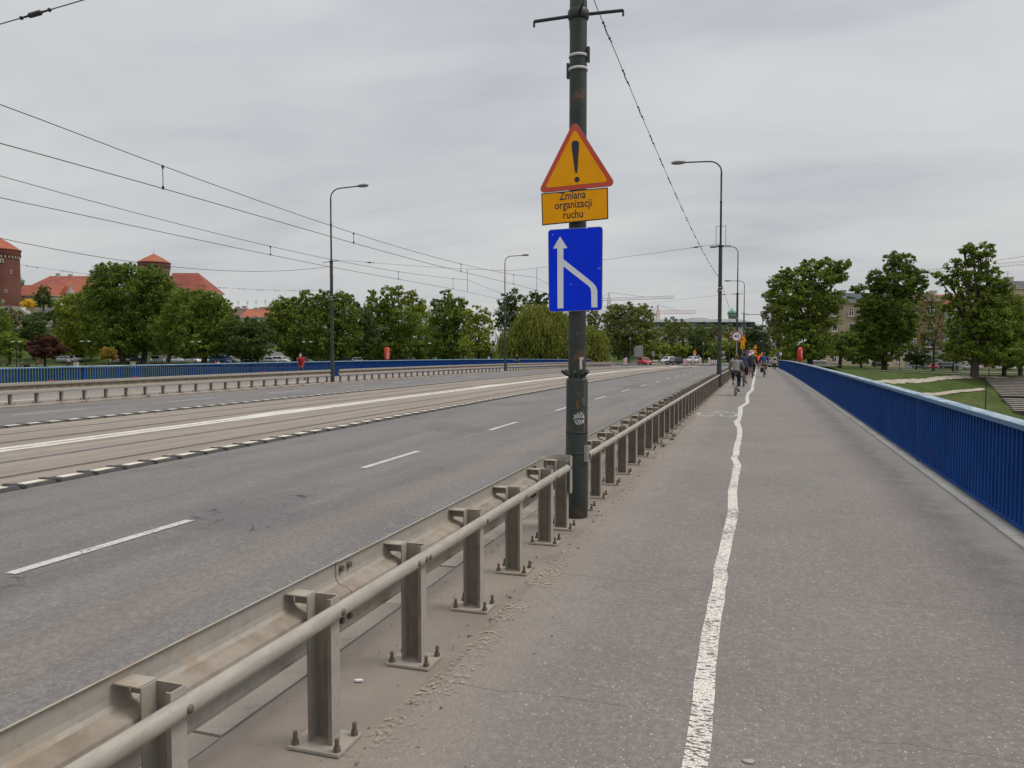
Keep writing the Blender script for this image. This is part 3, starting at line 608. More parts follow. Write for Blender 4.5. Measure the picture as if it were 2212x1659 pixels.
# ------------------------------------------------------------------ poles and lamps
def hookarm(m, c, d, L, drop=.06):
    c = Vector(c); d = Vector(d).normalized(); e = c+d*L; m.tube([c, e], .018, 6); m.tube([e, e-Vector((0, 0, drop))], .012, 6)
BAND = M('white_band', (.55, .55, .53), .5, .1)
def pole(name, x, y, label, arm, near=False, top=11.4):
    p = thing(name, label, 'lamp post', (x, y, zb(y)), 0, None)
    MB().lathe([(.122, -.02), (.121, .02), (.118, 1.50), (.112, 1.525), (.098, 1.53)], n=28).build('lower_tube', MATS['pole'], p)
    MB().lathe([(.097, 1.50), (.094, 4.6), (.091, 7.0), (.085, 7.02), (.06, 7.05)], n=28).build('upper_tube', MATS['pole'], p)
    MB().lathe([(.052, 7.0), (.048, 9.2), (.06, 9.21), (.06, 9.3), (.046, 9.31), (.045, 10.7)], n=14).build('slim_tube', MATS['pole'], p)
    pts = [(0, 0, 10.68)]+[(arm*.62*(1-math.cos(t)), 0, 10.75+.55*math.sin(t)) for t in [math.pi/2*i/7 for i in range(8)]]+[(arm*1.75, 0, 11.34)]
    MB().tube(pts, .036, 8).build('lamp_arm', MATS['pole'], p)
    h = MB(); hx = arm*1.75
    vs = []; fs = []; prof = [(0, .06, .05), (.08, .11, .09), (.45, .16, .12), (.62, .13, .1), (.72, .05, .05)]; nn = 10
    for s_, w, t in prof:
        for k in range(nn): a = 2*math.pi*k/nn; vs.append((hx+arm*s_, w*math.cos(a), 11.34+t*(.6 if math.sin(a) < 0 else 1)*math.sin(a)))
    for i in range(len(prof)-1):
        for k in range(nn): fs.append((i*nn+k, i*nn+(k+1) % nn, (i+1)*nn+(k+1) % nn, (i+1)*nn+k))
    h.add(vs, fs, True); h.add(vs[:nn], [tuple(range(nn))]); h.add(vs[-nn:], [tuple(range(nn))]); hd_ = h.build('lamp_head', M('lamp_grey', (.16, .165, .16), .5, .15), p)
    MB().ball((hx+arm*.38, 0, 11.285), (.26, .1, .035), 12, 6).build('lens', M('lamp_lens', (.35, .33, .28), .2, .1), hd_)
    c = MB(); zc = 5.44 if near else 7.08
    for d in ((1, .25, .08), (-1, -.25, -.12), (-.45, 1, .25), (.35, -1, -.1)): hookarm(c, (0, 0, zc), d, .48)
    c.lathe([(.105, zc-.05), (.115, zc-.03), (.115, zc+.03), (.105, zc+.05)], n=20); c.build('hook_bracket', DARK, p)
    for z in (4.86, 5.0):
        MB().lathe([(.099, z-.014), (.104, z-.012), (.104, z+.012), (.099, z+.014)], n=24).build('band', BAND, p)
    bk = MB(); bk.box(.10, .125, -.02, .02, 4.93, 5.09); bk.box(-.125, -.10, -.02, .02, 4.78, 4.94); bk.build('clamp', DARK, p)
    s_ = MB()
    for a in (-2.2, -1.45, -.75, 2.4, 1.2):
        d = Vector((math.cos(a), math.sin(a), 0)); s_.tube([d*.085+Vector((0, 0, 1.56)), d*.15+Vector((0, 0, 1.575)), d*.215+Vector((0, 0, 1.61))], .019, 8)
    s_.build('collar_pegs', MATS['pole'], p)
    return p
XPOLE = -1.9
npole = pole('tram_pole', XPOLE, 8.27, 'dark green rust-flecked pole carrying the yellow warning signs and blue arrow sign', -1, True)
npole['category'] = 'pole'
RUST = M('rust_flake', (.15, .068, .03), .9, .35, 25)
def on_pole(pts, r, w, name, mat, par, z_is_w=False):     # ribbon strokes on the cylinder, (angle, z) in metres of arc
    m = MB()
    for st in pts:
        for (a0, z0), (a1, z1) in zip(st[:-1], st[1:]):
            nseg = 3; d = Vector((a1-a0, z1-z0)); 
            if d.length < 1e-6: continue
            nrm = Vector((-d.y, d.x)).normalized()*w/2
            for k in range(nseg):
                q = []
                for tt, sg in ((k/nseg, 1), ((k+1)/nseg, 1), ((k+1)/nseg, -1), (k/nseg, -1)):
                    s_ = a0+d.x*tt+nrm.x*sg; z = z0+d.y*tt+nrm.y*sg; an = -math.pi/2+s_/r+.22; q.append((r*math.cos(an)*1.012, r*math.sin(an)*1.012, z))
                m.add(q, [(0, 1, 2, 3)])
    return m.build(name, mat, par)
def zz6(x, y): return ((x-300)/830*.492*.98/2.0*1.0, 1.0)  # (unused scale helper)
gs = .235/405.0                          # metres per pixel of the close-up
def gp(*pts): return [((x-296)*gs, 1.52-(y-585)*gs) for x, y in pts]
tagw = [gp((222, 1318), (268, 1300), (425, 1300)), gp((258, 1312), (244, 1238), (262, 1270), (296, 1308)), gp((275, 1300), (282, 1238), (310, 1306)), gp((318, 1306), (312, 1205), (352, 1260), (378, 1290), (362, 1190), (380, 1232), (425, 1188)),
        gp((380, 1235), (428, 1245), (432, 1300), (392, 1262)), gp((320, 1240), (345, 1300)), gp((436, 1240), (440, 1330), (430, 1395), (360, 1420), (300, 1424), (262, 1380), (258, 1310)),
        gp((318, 1340), (282, 1345), (280, 1385), (320, 1412)), gp((325, 1405), (325, 1340), (352, 1345), (350, 1370), (328, 1372), (356, 1402)), gp((392, 1342), (366, 1342), (366, 1398), (392, 1398)), gp((366, 1370), (388, 1370)),
        gp((398, 1342), (408, 1396), (416, 1350), (426, 1392), (436, 1330))]
on_pole(tagw, .1185, .0045, 'graffiti', M('graffiti_white', (.62, .63, .62), .6, .1), npole)
tagg = [gp((470, 1080), (430, 1040), (405, 985), (412, 945), (440, 960), (452, 1000), (465, 1030)), gp((440, 930), (470, 850), (492, 830)), gp((455, 760), (462, 700), (480, 665), (492, 660)), gp((455, 760), (468, 800), (490, 810))]
on_pole(tagg, .1185, .0035, 'graffiti', M('graffiti_olive', (.34, .33, .24), .7, .1), npole)
on_pole([gp((305, 1010), (318, 1130)), gp((290, 1005), (350, 1000))], .1185, .03, 'rust_patch', RUST, npole); on_pole([gp((455, 1300), (450, 1560)), gp((170, 1450), (168, 1510))], .1185, .016, 'rust_patch', RUST, npole)
on_pole([[(-.01+.05, 1.76), (.045, 1.63)], [(.03, 1.75), (.075, 1.745)]], .0985, .03, 'torn_sticker', M('sticker_cream', (.45, .42, .35), .8, .2), npole)
st = MB()
for z, r in ((.71, .1225), (1.0-.06, .122)): st.lathe([(r, z-.008), (r+.004, z-.006), (r+.004, z+.006), (r, z+.008)], n=24)
st.build('strap', DARK, npole); cp_ = MB(); cp_.box(.09, .135, -.07, -.01, .62, .80); cp_.build('strap_clasp', STEEL, npole)
for (x, y, lab, arm) in ((XPOLE, 40.1, 'tall street lamp rising behind the guardrail beside the cyclists, arm over the road', -1),
                         (XPOLE, 72.0, 'street lamp just behind the round 40 speed limit sign', -1), (XPOLE, 104.0, 'street lamp behind the yellow triangular tram warning sign', -1),
                         (LXG, 40.1, 'street lamp across the road standing in the guardrail gap near the woman in red', 1), (LXG, 72.6, 'street lamp across the road in front of the willow tree', 1),
                         (LXG, 8.1, 'street lamp across the road opposite the sign pole', 1), (LXG, 104.4, 'distant street lamp across the road at the end of the blue railing', 1)):
    pole('street_lamp', x, y, lab, arm)
# wire cage on the first lamp
cg = MB(); z0 = 7.1
for dx in (-.22, .25): cg.tube([(dx, 0, z0), (dx, 0, z0+.95)], .012, 5)
cg.tube([(-.22, 0, z0+.95), (.25, 0, z0+.95)], .012, 5); tag(cg.build('wire_frame', DARK, None, (XPOLE, 40.0, zb(40))), 'thin metal frame clamped to the tall lamp beside the cyclists', 'bracket')
# ------------------------------------------------------------------ near signs (plane y = 8.12, pixels from the photograph)
YS = 8.135
def sy(x, y): return PY(x*K, y*K, YS)
def round_poly(pts, r, n=6):
    out = []; N = len(pts)
    for i in range(N):
        p, a, b = pts[i], pts[i-1], pts[(i+1) % N]; da = (a-p).normalized(); db = (b-p).normalized(); ang = da.angle(db); t = r/math.tan(ang/2)
        c = p+(da+db).normalized()*(r/math.sin(ang/2)); s0 = p+da*t-c; s1 = p+db*t-c; w = s0.angle(s1); ax = s0.cross(s1).normalized()
        for k in range(n+1): out.append(c+Matrix.Rotation(w*k/n, 3, ax) @ s0)
    return out
def inset(pts, d):
    c = sum(pts, Vector())/len(pts); out = []; N = len(pts)
    for i in range(N):
        p, a, b = pts[i], pts[i-1], pts[(i+1) % N]; da = (a-p).normalized(); db = (b-p).normalized(); out.append(p+(da+db).normalized()*(d/math.sin(da.angle(db)/2)))
    return out
def plate(pts, th, name, mat, par=None, dy=0.0):
    return MB().prism([p+Vector((0, dy, 0)) for p in pts], (0, th, 0)).build(name, mat, par)
YELLOW = M('sign_yellow', (.86, .36, .002), .5, .05, 6, 0, 0, .15); SRED = M('sign_red', (.55, .055, .025), .45, .08, 6); SBLUE = M('sign_blue', (.001, .034, .74), .5, .06, 3, 0, 0, .12); SWHITE = M('sign_white', (.72, .74, .78), .45, .04); SDARK = M('sign_ink', (.02, .02, .035), .6, .1); SGREY = M('sign_back', (.28, .29, .29), .5, .15)
def O(*k): return Vector(k)
tri = [sy(1241, 258), sy(1161, 418), sy(1332, 401)]
base = sy(1247, 410)
ts = thing('warning_sign', 'yellow triangular sign with a red border and exclamation mark on the pole', 'traffic sign', base)
def loc(pts): return [p-base for p in pts]
plate(round_poly(loc(tri), .045), .004, 'backing', SGREY, ts, .002); plate(round_poly(loc(inset(tri, .004)), .042), .003, 'red_border', SRED, ts, -.002); plate(round_poly(loc(inset(tri, .05)), .022), .002, 'yellow_face', YELLOW, ts, -.0042)
ex = [sy(*p) for p in ((1235, 305), (1250, 304), (1252, 312), (1247, 373), (1242, 374), (1234, 312))]
plate(loc([sy(1235, 308), sy(1240, 304), sy(1246, 304), sy(1251, 308), sy(1251, 318), sy(1247.5, 372), sy(1246, 374), sy(1243.5, 374), sy(1242.2, 372), sy(1234.8, 318)]), .001, 'exclamation_bar', SDARK, ts, -.0055)
cd = sy(1246.5, 388); plate([cd-base+Vector((.029*math.cos(t), 0, .029*math.sin(t))) for t in [2*math.pi*i/20 for i in range(20)]], .001, 'exclamation_dot', SDARK, ts, -.0055)
bk = MB().box(-.08, .08, .006, .045, .05, .08); bk.box(-.08, .08, .006, .045, .4, .43); bk.build('mount', STEEL, ts)
q = [sy(1169, 418), sy(1171, 487), sy(1314, 473), sy(1313, 404.5)]; base = sum(q, Vector())/4
tp = thing('text_plate', 'yellow rectangular plate reading Zmiana organizacji ruchu below the triangle', 'traffic sign', base)
plate(loc(q), .004, 'backing', SDARK, tp, .002); plate(loc(inset(q, .012)), .002, 'yellow_face', YELLOW, tp, -.001)
rot = math.atan2((q[3]-q[0]).z, (q[3]-q[0]).x)
for txt, (px, py), sz in (('Zmiana', (1236.5, 422.5), .115), ('organizacji', (1238, 441.5), .115), ('ruchu', (1238, 463.5), .115)):
    me = text_mesh(txt, sz*1.02); me.materials.append(SDARK); o = obj('lettering', me, tp, sy(px, py)-base+Vector((0, -.0025, 0))); o.rotation_euler = (R_(90), -rot, 0); o.scale = (.83, 1.03, 1)
MB().box(-.08, .08, .006, .045, -.02, .02).build('mount', STEEL, tp)
def s6(x, y): return PY((2050+x*.7835)/4, (850+y*.7836)/4, YS)
q = [s6(181, 88), s6(185, 508), s6(458, 499), s6(461, 70)]; base = sum(q, Vector())/4
bs = thing('lane_sign', 'blue rectangular sign with a white merging lanes arrow on the pole', 'traffic sign', base)
plate(round_poly(loc(q), .035), .004, 'backing', SGREY, bs, .002); plate(round_poly(loc(inset(q, .006)), .032), .002, 'blue_face', SBLUE, bs, -.001)
plate(loc([s6(243, 122), s6(207, 184), s6(229, 183.5), s6(230, 490), s6(260, 489), s6(260, 275), s6(388, 374), s6(398, 387), s6(402, 404), s6(403, 484.5), s6(434, 484), s6(433, 396), s6(425, 376), s6(410, 358), s6(260, 238), s6(260, 183), s6(281, 182)]), .0015, 'arrow', SWHITE, bs, -.003)
mk = MB(); mk.box(-.08, .08, .006, .045, .28, .31); mk.box(-.08, .08, .006, .045, -.31, -.28); mk.build('mount', STEEL, bs)
for (xa, ya, xb, yb2, w) in ((436, 287, 454, 280, .0035), (296, 366, 302, 368, .004), (205, 110, 209, 116, .005), (372, 78, 384, 81, .008)):
    a, b_ = s6(xa, ya)-base, s6(xb, yb2)-base; n_ = (b_-a).cross(Vector((0, 1, 0))).normalized()*w; MB().prism([a-n_, b_-n_*.4, b_+n_*.4, a+n_], (0, .0008, 0)).build('scratch', M('scratch_pale', (.42, .46, .55), .6, .1), bs).location = (0, -.0032, 0)
# ------------------------------------------------------------------ overhead wires
WIRE = M('wire_black', (.02, .02, .021), .6, .1)
def sagline(a, b, sag, n=24):
    a, b = Vector(a), Vector(b); return [a.lerp(b, i/n)-Vector((0, 0, 4*sag*(i/n)*(1-i/n))) for i in range(n+1)]
def wire(name, pts, r, label, group=None): return tag(MB().tube(pts, r, 5, False).build(name, WIRE), label, 'cable', group)
poleY = [8.27, 40.1, 72.2, 104.2]
spans = [-23.7]+poleY+[136]
def hang(y, zs, zm):               # messenger height between span supports
    for a, b in zip(spans[:-1], spans[1:]):
        if a <= y <= b: t = (y-a)/(b-a); return zs-(zs-zm)*4*t*(1-t)
    return zs
for x, who in ((-11.45, 'near track'), (-15.45, 'far track')):
    ys = [-4+2*i for i in range(61)]
    cz = lambda y: zb(y)+5.04+.06*math.cos((y-8.27)/31.9*2*math.pi); mz = lambda y: zb(y)+hang(y, 5.78, 5.26)
    w = thing('overhead_line', 'contact wire and messenger with droppers above the '+('tram track beside the road lanes' if x > -13 else 'tram track nearer the far guardrail'), 'overhead line', (x, 0, 0))
    MB().tube([(0, y, cz(y)) for y in ys], .0085, 5, False).build('contact_wire', WIRE, w); MB().tube([(0, y, mz(y)) for y in ys], .008, 5, False).build('messenger_wire', WIRE, w)
    for y in ([12.75, 20.4, 29.0, 36, 44, 52, 60, 68] if x > -13 else [22.0, 31.5, 38, 46, 54, 62, 70]):
        d = MB(); d.tube([(0, y, cz(y)), (0, y, mz(y))], .008, 5); d.box(-.014, .014, y-.02, y+.02, cz(y)-.015, cz(y)+.05); d.box(-.014, .014, y-.02, y+.02, mz(y)-.05, mz(y)+.015); d.build('dropper', WIRE, w)
for i, y in enumerate(poleY):
    zp = zb(y)+7.2
    a = Vector((XPOLE, y, zp)); b = Vector((LXG, y, zp)); L = []
    for k in range(25):
        t = k/24; L.append(a.lerp(b, t)-Vector((0, 0, 1.0-abs(2*t-1)**1.2)))
    w = thing('span_wire', ('span wire with an insulator crossing high over the road', 'span wire from the tall lamp near the cyclists to the lamp across the road', 'span wire between the lamps behind the speed limit sign and before the willow', 'most distant span wire across the tramway')[i], 'cable')
    MB().tube(L, .0075, 5, False).build('cable', WIRE, w)
    for t0 in (1, 21) if i else (8, 16):
        p0, p1 = L[t0], L[t0].lerp(L[t0+1], .55); m = MB(); m.tube([p0, p0.lerp(p1, .3), p0.lerp(p1, .32), p0.lerp(p1, .7), p0.lerp(p1, .72), p1], [.012, .016, .036, .036, .016, .012], 8); m.ball(p0, .028, 8, 6); m.ball(p1, .028, 8, 6); m.build('insulator', DARK, w)
    for x, r in ((-11.45, 0), (-15.45, 1)):
        t = (XPOLE-x)/(XPOLE-LXG); zs = zp-1.0+abs(2*t-1)**1.2; MB().tube([(x, y, zs), (x, y, zb(y)+5.1)], .012, 5).build('hanger', WIRE, w)
wire('feeder_wire', sagline((LXG, 40.1, zb(40)+6.8), (LXG, 8.1, 7.0), 1.5), .011, 'single cable running along the far lamp posts above the blue railing')
def knot_chain(pts_, label):
    w = thing('light_chain', label, 'cable'); MB().tube(pts_, .0048, 5, False).build('cable', WIRE, w); k = MB()
    P_ = [Vector(p) for p in pts_]; acc = 0; total = sum((b-a).length for a, b in zip(P_[:-1], P_[1:]))
    def at(d):
        for a, b in zip(P_[:-1], P_[1:]):
            l = (b-a).length
            if d <= l: return a.lerp(b, d/l)
            d -= l
        return P_[-1]
    d = .9
    while d < total-.4:
        for dd in (0, .42):
            p = at(d+dd); k.ball(p, (.017, .022, .017), 6, 4); k.bar(p, p+Vector((.03, 0, -.05)), .01)
        k.tube([at(d), at(d+.21)-Vector((0, 0, .035)), at(d+.42)], .004, 4, False); d += 1.42
    k.build('clips', DARK, w); return w
knot_chain(sagline((XPOLE+.09, 8.3, 5.78), (XPOLE, 40.0, zb(40)+5.45), .38, 40), 'knotted light cable from the sign pole to the tall lamp near the cyclists')
knot_chain(sagline((XPOLE, 40.2, zb(40)+5.45), (XPOLE, 71.9, zb(72)+5.45), .7, 30), 'knotted light cable between the two lamps beside the cyclists')
knot_chain(sagline((LXG, 40.0, zb(40)+5.4), (LXG, 8.2, 5.5), .75, 40), 'knotted light cable hung along the far lamp posts')
# ------------------------------------------------------------------ terrain beyond the bridge
def lerp_tab(x, tab):
    if x <= tab[0][0]: return tab[0][1]
    for (a, va), (b, vb) in zip(tab[:-1], tab[1:]):
        if x <= b: return va+(vb-va)*(x-a)/(b-a)
    return tab[-1][1]
def ytop(x): return lerp_tab(x, [(-260, 40), (-112, 88), (-29, 116), (-26, 120), (2, 116), (8, 124), (16, 136), (27, 150), (45, 164), (90, 174), (160, 185)])
def plateau(x, y):
    z = lerp_tab(x, [(-60, -1.45), (-30, -1.2), (4, -1.2), (14, -1.7), (40, -3.0), (70, -3.4)])
    hx, hy = (x+190)/62, (y-215)/55; z += 17.5*math.exp(-(hx*hx+hy*hy)**1.6) if y > 120 else 0
    return z
def ground(x, y):
    s = y-ytop(x); z = plateau(x, y)
    if s >= 0: return z
    if -30 <= x <= 3.0: return z-9.5 if s < -6 else z+s*1.5
    d = -s; prof = [(0, 0), (6, -1.6), (9, -1.75), (16, -3.7), (19, -3.85), (27, -6.2), (32, -6.4), (40, -9), (60, -10)]
    return z+lerp_tab(d, prof)
def terrain(xs, ys, skip=None):
    m = MB(); n = len(xs); vs = [(x, y, ground(x, y)+.05*math.sin(x*.7+y*.31)*math.sin(y*.53-x*.2)-.03) for y in ys for x in xs]; fs = []
    for j in range(len(ys)-1):
        for i in range(n-1): fs.append((j*n+i, j*n+i+1, (j+1)*n+i+1, (j+1)*n+i))
    return m.add(vs, fs, True)
GRASS = mat_grass('park_grass', (.058, .095, .016), (.105, .14, .028), (.17, .155, .06))
gx = sorted(set([-1500, -900, -600, -450, -380]+[-320+4*i for i in range(61)]+[-80+3*i for i in range(84)]+[180, 230, 320, 450, 700, 1500]))
gy = sorted(set([22+4*i for i in range(20)]+[100+2.5*i for i in range(44)]+[210+8*i for i in range(24)]+[420, 500, 650, 900, 1400, 3000]))
struct('ground', terrain(gx, gy), GRASS)
def drape(pts, w, dz, name, mat, st=2.0):
    m = MB(); P_ = [Vector(p) for p in pts]; L = []
    for a, b in zip(P_[:-1], P_[1:]):
        n = max(1, int((b-a).length/st)); L += [a.lerp(b, i/n) for i in range(n)]
    L.append(P_[-1]); vs = []; fs = []
    for i, p in enumerate(L):
        d = (L[min(i+1, len(L)-1)]-L[max(i-1, 0)]).normalized(); nn = Vector((-d.y, d.x))
        jw = [random.uniform(.75, 1.2) for _ in (0, 1)]
        for k in (-jw[0], -.33, .33, jw[1]): q = p+nn*w/2*k; vs.append((q.x, q.y, ground(q.x, q.y)+dz))
    for i in range(len(L)-1):
        for k in range(3): fs.append((4*i+k, 4*i+k+1, 4*i+5+k, 4*i+4+k))
    return struct(name, m.add(vs, fs, True), mat)
PATH = mat_concrete('path_gravel', (.33, .28, .22), (.43, .375, .30), (.26, .22, .17), .6); STREET = mat_concrete('street_asphalt', (.13, .125, .12), (.19, .18, .17), (.09, .085, .08), .4)
def gp2(u, v, z=None):                 # ground point under a pixel (marching along the ray)
    d, fw = ray(u, v); t = 60/fw
    for i in range(4000):
        p = Vector((d.x*t, d.y*t, EYE+d.z*t))
        if p.z <= ground(p.x, p.y): return p
        t += .12
    return p
def gD_(u, D):                         # ground point in direction u at depth D
    p = P(u, 350, D); return Vector((p.x, p.y, ground(p.x, p.y)))
# junction beyond the bridge
jm = MB(); 
for a, b in ((118.5, 149), (149, 200)):
    for x0, x1 in ((-60, -40), (-40, -20), (-20, 0), (0, 12), (12, 26)):
        jm.add([(x, y, -1.17 if x < 6 else -1.5) for x, y in ((x0, 149), (x1, 149), (x1, 176), (x0, 176))], [(0, 1, 2, 3)]) if a > 140 else None
struct('junction', strip(-70, 14, 148.5, 178, .03, .2), STREET)
struct('road_approach', strip(-27, 1.5, 127.5, 149, -.10), STREET)
drape([(-260, 168), (-140, 178), (-60, 172)], 9, .06, 'park_street', STREET)
drape([(-150, 98), (-90, 118), (-60, 140), (-45, 160)], 3, .07, 'park_path', PATH); drape([(-150, 122), (-100, 140), (-60, 155)], 2.5, .07, 'park_path', PATH)
drape([(26, 186), (50, 194), (90, 204), (150, 215)], 10, .06, 'side_street', STREET)
drape([tuple(gp2(868, 384).xy), tuple(gp2(905, 381.5).xy), tuple(gp2(940, 378.5).xy), tuple(gp2(985, 376.5).xy), (70, 170)], 1.3, .08, 'bank_path', PATH, 1.0)
drape([tuple(gp2(925, 394.5).xy), tuple(gp2(960, 391.5).xy), tuple(gp2(985, 389.5).xy)], .8, .08, 'bank_path', PATH, 1.0)
drape([(20, 160), (45, 172), (90, 182)], 1.6, .08, 'upper_path', PATH)
wm = MB(); wm.add([(-1500, -400, -9.6), (1500, -400, -9.6), (1500, 190, -9.6), (-1500, 190, -9.6)], [(0, 1, 2, 3)])
t = NT('river_water'); t.bump(t.noise(1.2, 4, .6, t.map((1, .4, 1))), .5, .15); struct('river', wm, t.set((.03, .045, .04), .12, None, .5))
# riverside steps (amphitheatre)
STEP = mat_concrete('step_concrete', (.30, .27, .235), (.40, .365, .32), (.2, .18, .15), .8)
stp = thing('riverside_steps', 'pale concrete amphitheatre steps on the grassy river bank', 'steps', (0, 0, 0))
p0 = gp2(984, 378.5); p1 = gp2(1013, 411); 
RISER_SHADE = mat_concrete('shaded_riser_concrete', (.13, .118, .10), (.18, .16, .14), (.09, .08, .07), .8); NS = 20  # risers coloured dark to paint in the shade under each overhanging slab
for k in range(NS):
    if k == 12: continue
    t_ = k/(NS-1); y = p0.y+(p1.y-p0.y)*t_; xl = p0.x+(p1.x-p0.x)*t_; z = p0.z+(p1.z-p0.z)*t_+.18; dd = abs(p1.y-p0.y)/(NS-1); rise = abs(p1.z-p0.z)/(NS-1)
    o = MB().box(xl, xl+55, y-dd*.5-.35, y+dd*.5, z-rise*.5, z).build('step', STEP, stp); MB().box(xl+.1, xl+54.9, y-dd*.5+.02, y+dd*.5-.01, z-1.4, z-rise*.5-.002).build('riser', RISER_SHADE, o)
# ------------------------------------------------------------------ vegetation
BARK = M('bark', (.055, .045, .036), .9, .3, 3, 0, .4); BARK2 = M('bark_grey', (.085, .075, .062), .9, .3, 3, 0, .4)
LEAF = {'chestnut': ((0.043, 0.087, 0.013), (0.200, 0.275, 0.033)), 'mid': ((0.059, 0.102, 0.015), (0.253, 0.321, 0.040)), 'bright': ((0.093, 0.150, 0.016), (0.359, 0.401, 0.045)), 'dark': ((0.031, 0.064, 0.016), (0.118, 0.172, 0.037)),
        'willow': ((0.123, 0.155, 0.025), (0.333, 0.340, 0.063)), 'olive': ((0.092, 0.118, 0.025), (0.239, 0.275, 0.057)), 'purple': ((0.037, 0.011, 0.013), (0.132, 0.037, 0.033)), 'yellow': ((0.584, 0.390, 0.037), (1.114, 0.733, 0.072)),
        'grey': ((0.132, 0.133, 0.063), (0.318, 0.286, 0.145)), 'gold': ((0.191, 0.138, 0.022), (0.478, 0.303, 0.054))}
def leaf_mesh(name, centers, rad, per, size, mat, flat=.75):
    C = np.repeat(np.asarray(centers, float), per, axis=0); n = len(C); rr = np.repeat(np.asarray(rad, float), per)
    off = NR.normal(size=(n, 3)); off /= np.linalg.norm(off, axis=1)[:, None]; off *= (NR.random(n)**.45*rr)[:, None]; off[:, 2] *= flat
    pos = C+off; nrm = NR.normal(size=(n, 3))*.75+off/np.maximum(rr[:, None], .01)*.7; nrm[:, 2] += .35; nrm /= np.linalg.norm(nrm, axis=1)[:, None]
    a = np.cross(nrm, NR.normal(size=(n, 3))); a /= np.linalg.norm(a, axis=1)[:, None]; b = np.cross(nrm, a); s = size*(.45+1.0*NR.random(n))*np.repeat(.75+.5*NR.random(len(centers)), per); a *= s[:, None]; b *= (s*(.5+.3*NR.random(n)))[:, None]
    V = np.stack([pos-a, pos-b*.9+a*.1, pos+a, pos+b*.9+a*.1], axis=1).reshape(-1, 3)
    return quads_mesh(name, V, n, np.clip(np.repeat(NR.random(len(centers)), per)*.55+NR.random(n)*.5, 0, 1), mat)
def quads_mesh(name, V, n, tone, mat):
    me = bpy.data.meshes.new(name); me.vertices.add(4*n); me.vertices.foreach_set('co', V.astype(np.float32).ravel()); me.loops.add(4*n); me.loops.foreach_set('vertex_index', np.arange(4*n, dtype=np.int32))
    me.polygons.add(n); me.polygons.foreach_set('loop_start', np.arange(0, 4*n, 4, dtype=np.int32)); me.polygons.foreach_set('loop_total', np.full(n, 4, dtype=np.int32)); me.update(); me.validate()
    at = me.attributes.new('tone', 'FLOAT', 'FACE'); at.data.foreach_set('value', tone.astype(np.float32)); me.materials.append(mat); return me
def blob_clumps(blobs, dens):
    cs = []; rs = []
    for c, r in blobs:
        area = (r.x*r.z+r.x*r.y+r.y*r.z)/3*4*math.pi; n = max(6, int(area*dens/1.0))
        for i in range(n):
            d = Vector(NR.normal(size=3)).normalized(); f = random.uniform(.3, 1)**.5 if i % 5 else random.uniform(1, 1.16); k = random.uniform(.5, 1.2)*min(1.35, max(.6, .36*min(r.x, r.z)))
            k *= 1 if i % 5 else .6
            cs.append((c.x+d.x*r.x*f, c.y+d.y*r.y*f, c.z+d.z*r.z*f)); rs.append(k)
    return cs, rs
def tree(conv, D, base, blobs, kind, label, name='tree', trunk=.45, dens=1.0, per=36, size=.20, sparse=False, bark=None, group='trees along the far bank', depth=.8, limbs=True, ground_z=None, dj=None):
    u, v = conv(*base); g = gD_(u, D)
    if ground_z is not None: g.z = ground_z
    sx = abs(conv(1000, 0)[0]-conv(0, 0)[0])/1000*D/F_PX
    B = []
    for i, (x, y, rx, ry) in enumerate(blobs):
        off = (((i*37) % 11)/10-.5)*rx*sx*.7 if len(blobs) > 1 else 0
        p = P(*conv(x, y), D+off); B.append((p, Vector((rx*sx, rx*sx*depth, ry*sx))*1.07))
    t = thing(name, label, 'tree', g, 0, None)
    cs, rs = blob_clumps(B, dens); cs = [(a-g.x, b-g.y, c-g.z) for a, b, c in cs]
    keep = [i for i, c in enumerate(cs) if c[2] > .9]; cs = [cs[i] for i in keep]; rs = [rs[i] for i in keep]
    lo, hi = LEAF[kind]; mat = mat_leaf('leaf_'+kind, lo, hi)
    if kind == 'willow': me = willow_mesh('crown', cs, rs, B, g, mat)
    else: me = leaf_mesh('crown', cs, rs, per, size, mat)
    obj('crown', me, t)
    m = MB(); cen = sum((b[0] for b in B), Vector())/len(B)-g; topz = max(b[0].z-g.z for b in B)
    fork = Vector((cen.x*.3, cen.y*.3, min(cen.z*.6, topz*.45))); m.tube([(0, 0, -.4), (0, 0, .3), fork*.5, fork], [trunk*1.1, trunk*.82, trunk*.7, trunk*.52], 10)
    tr = m.build('trunk', bark or BARK, t)
    if limbs:
        for c, r in B:
            e = c-g; mid = fork.lerp(e, .5)+Vector((random.uniform(-.6, .6), random.uniform(-.6, .6), random.uniform(0, .6))); L = MB()
            L.tube([fork*.85, mid, e+Vector((0, 0, r.z*.35))], [trunk*.33, trunk*.2, trunk*.06], 6)
            for k in range(4 if not sparse else 9):
                q = e+Vector((random.uniform(-1, 1)*r.x, random.uniform(-1, 1)*r.y, random.uniform(-.3, 1)*r.z))*.85; s_ = mid.lerp(e, random.uniform(.2, 1)); w = s_.lerp(q, .5)+Vector((0, 0, random.uniform(-.2, .5))); L.tube([s_, w, q], [trunk*.14, trunk*.09, trunk*.03], 5)
            L.build('limb', bark or BARK, t)
    return t
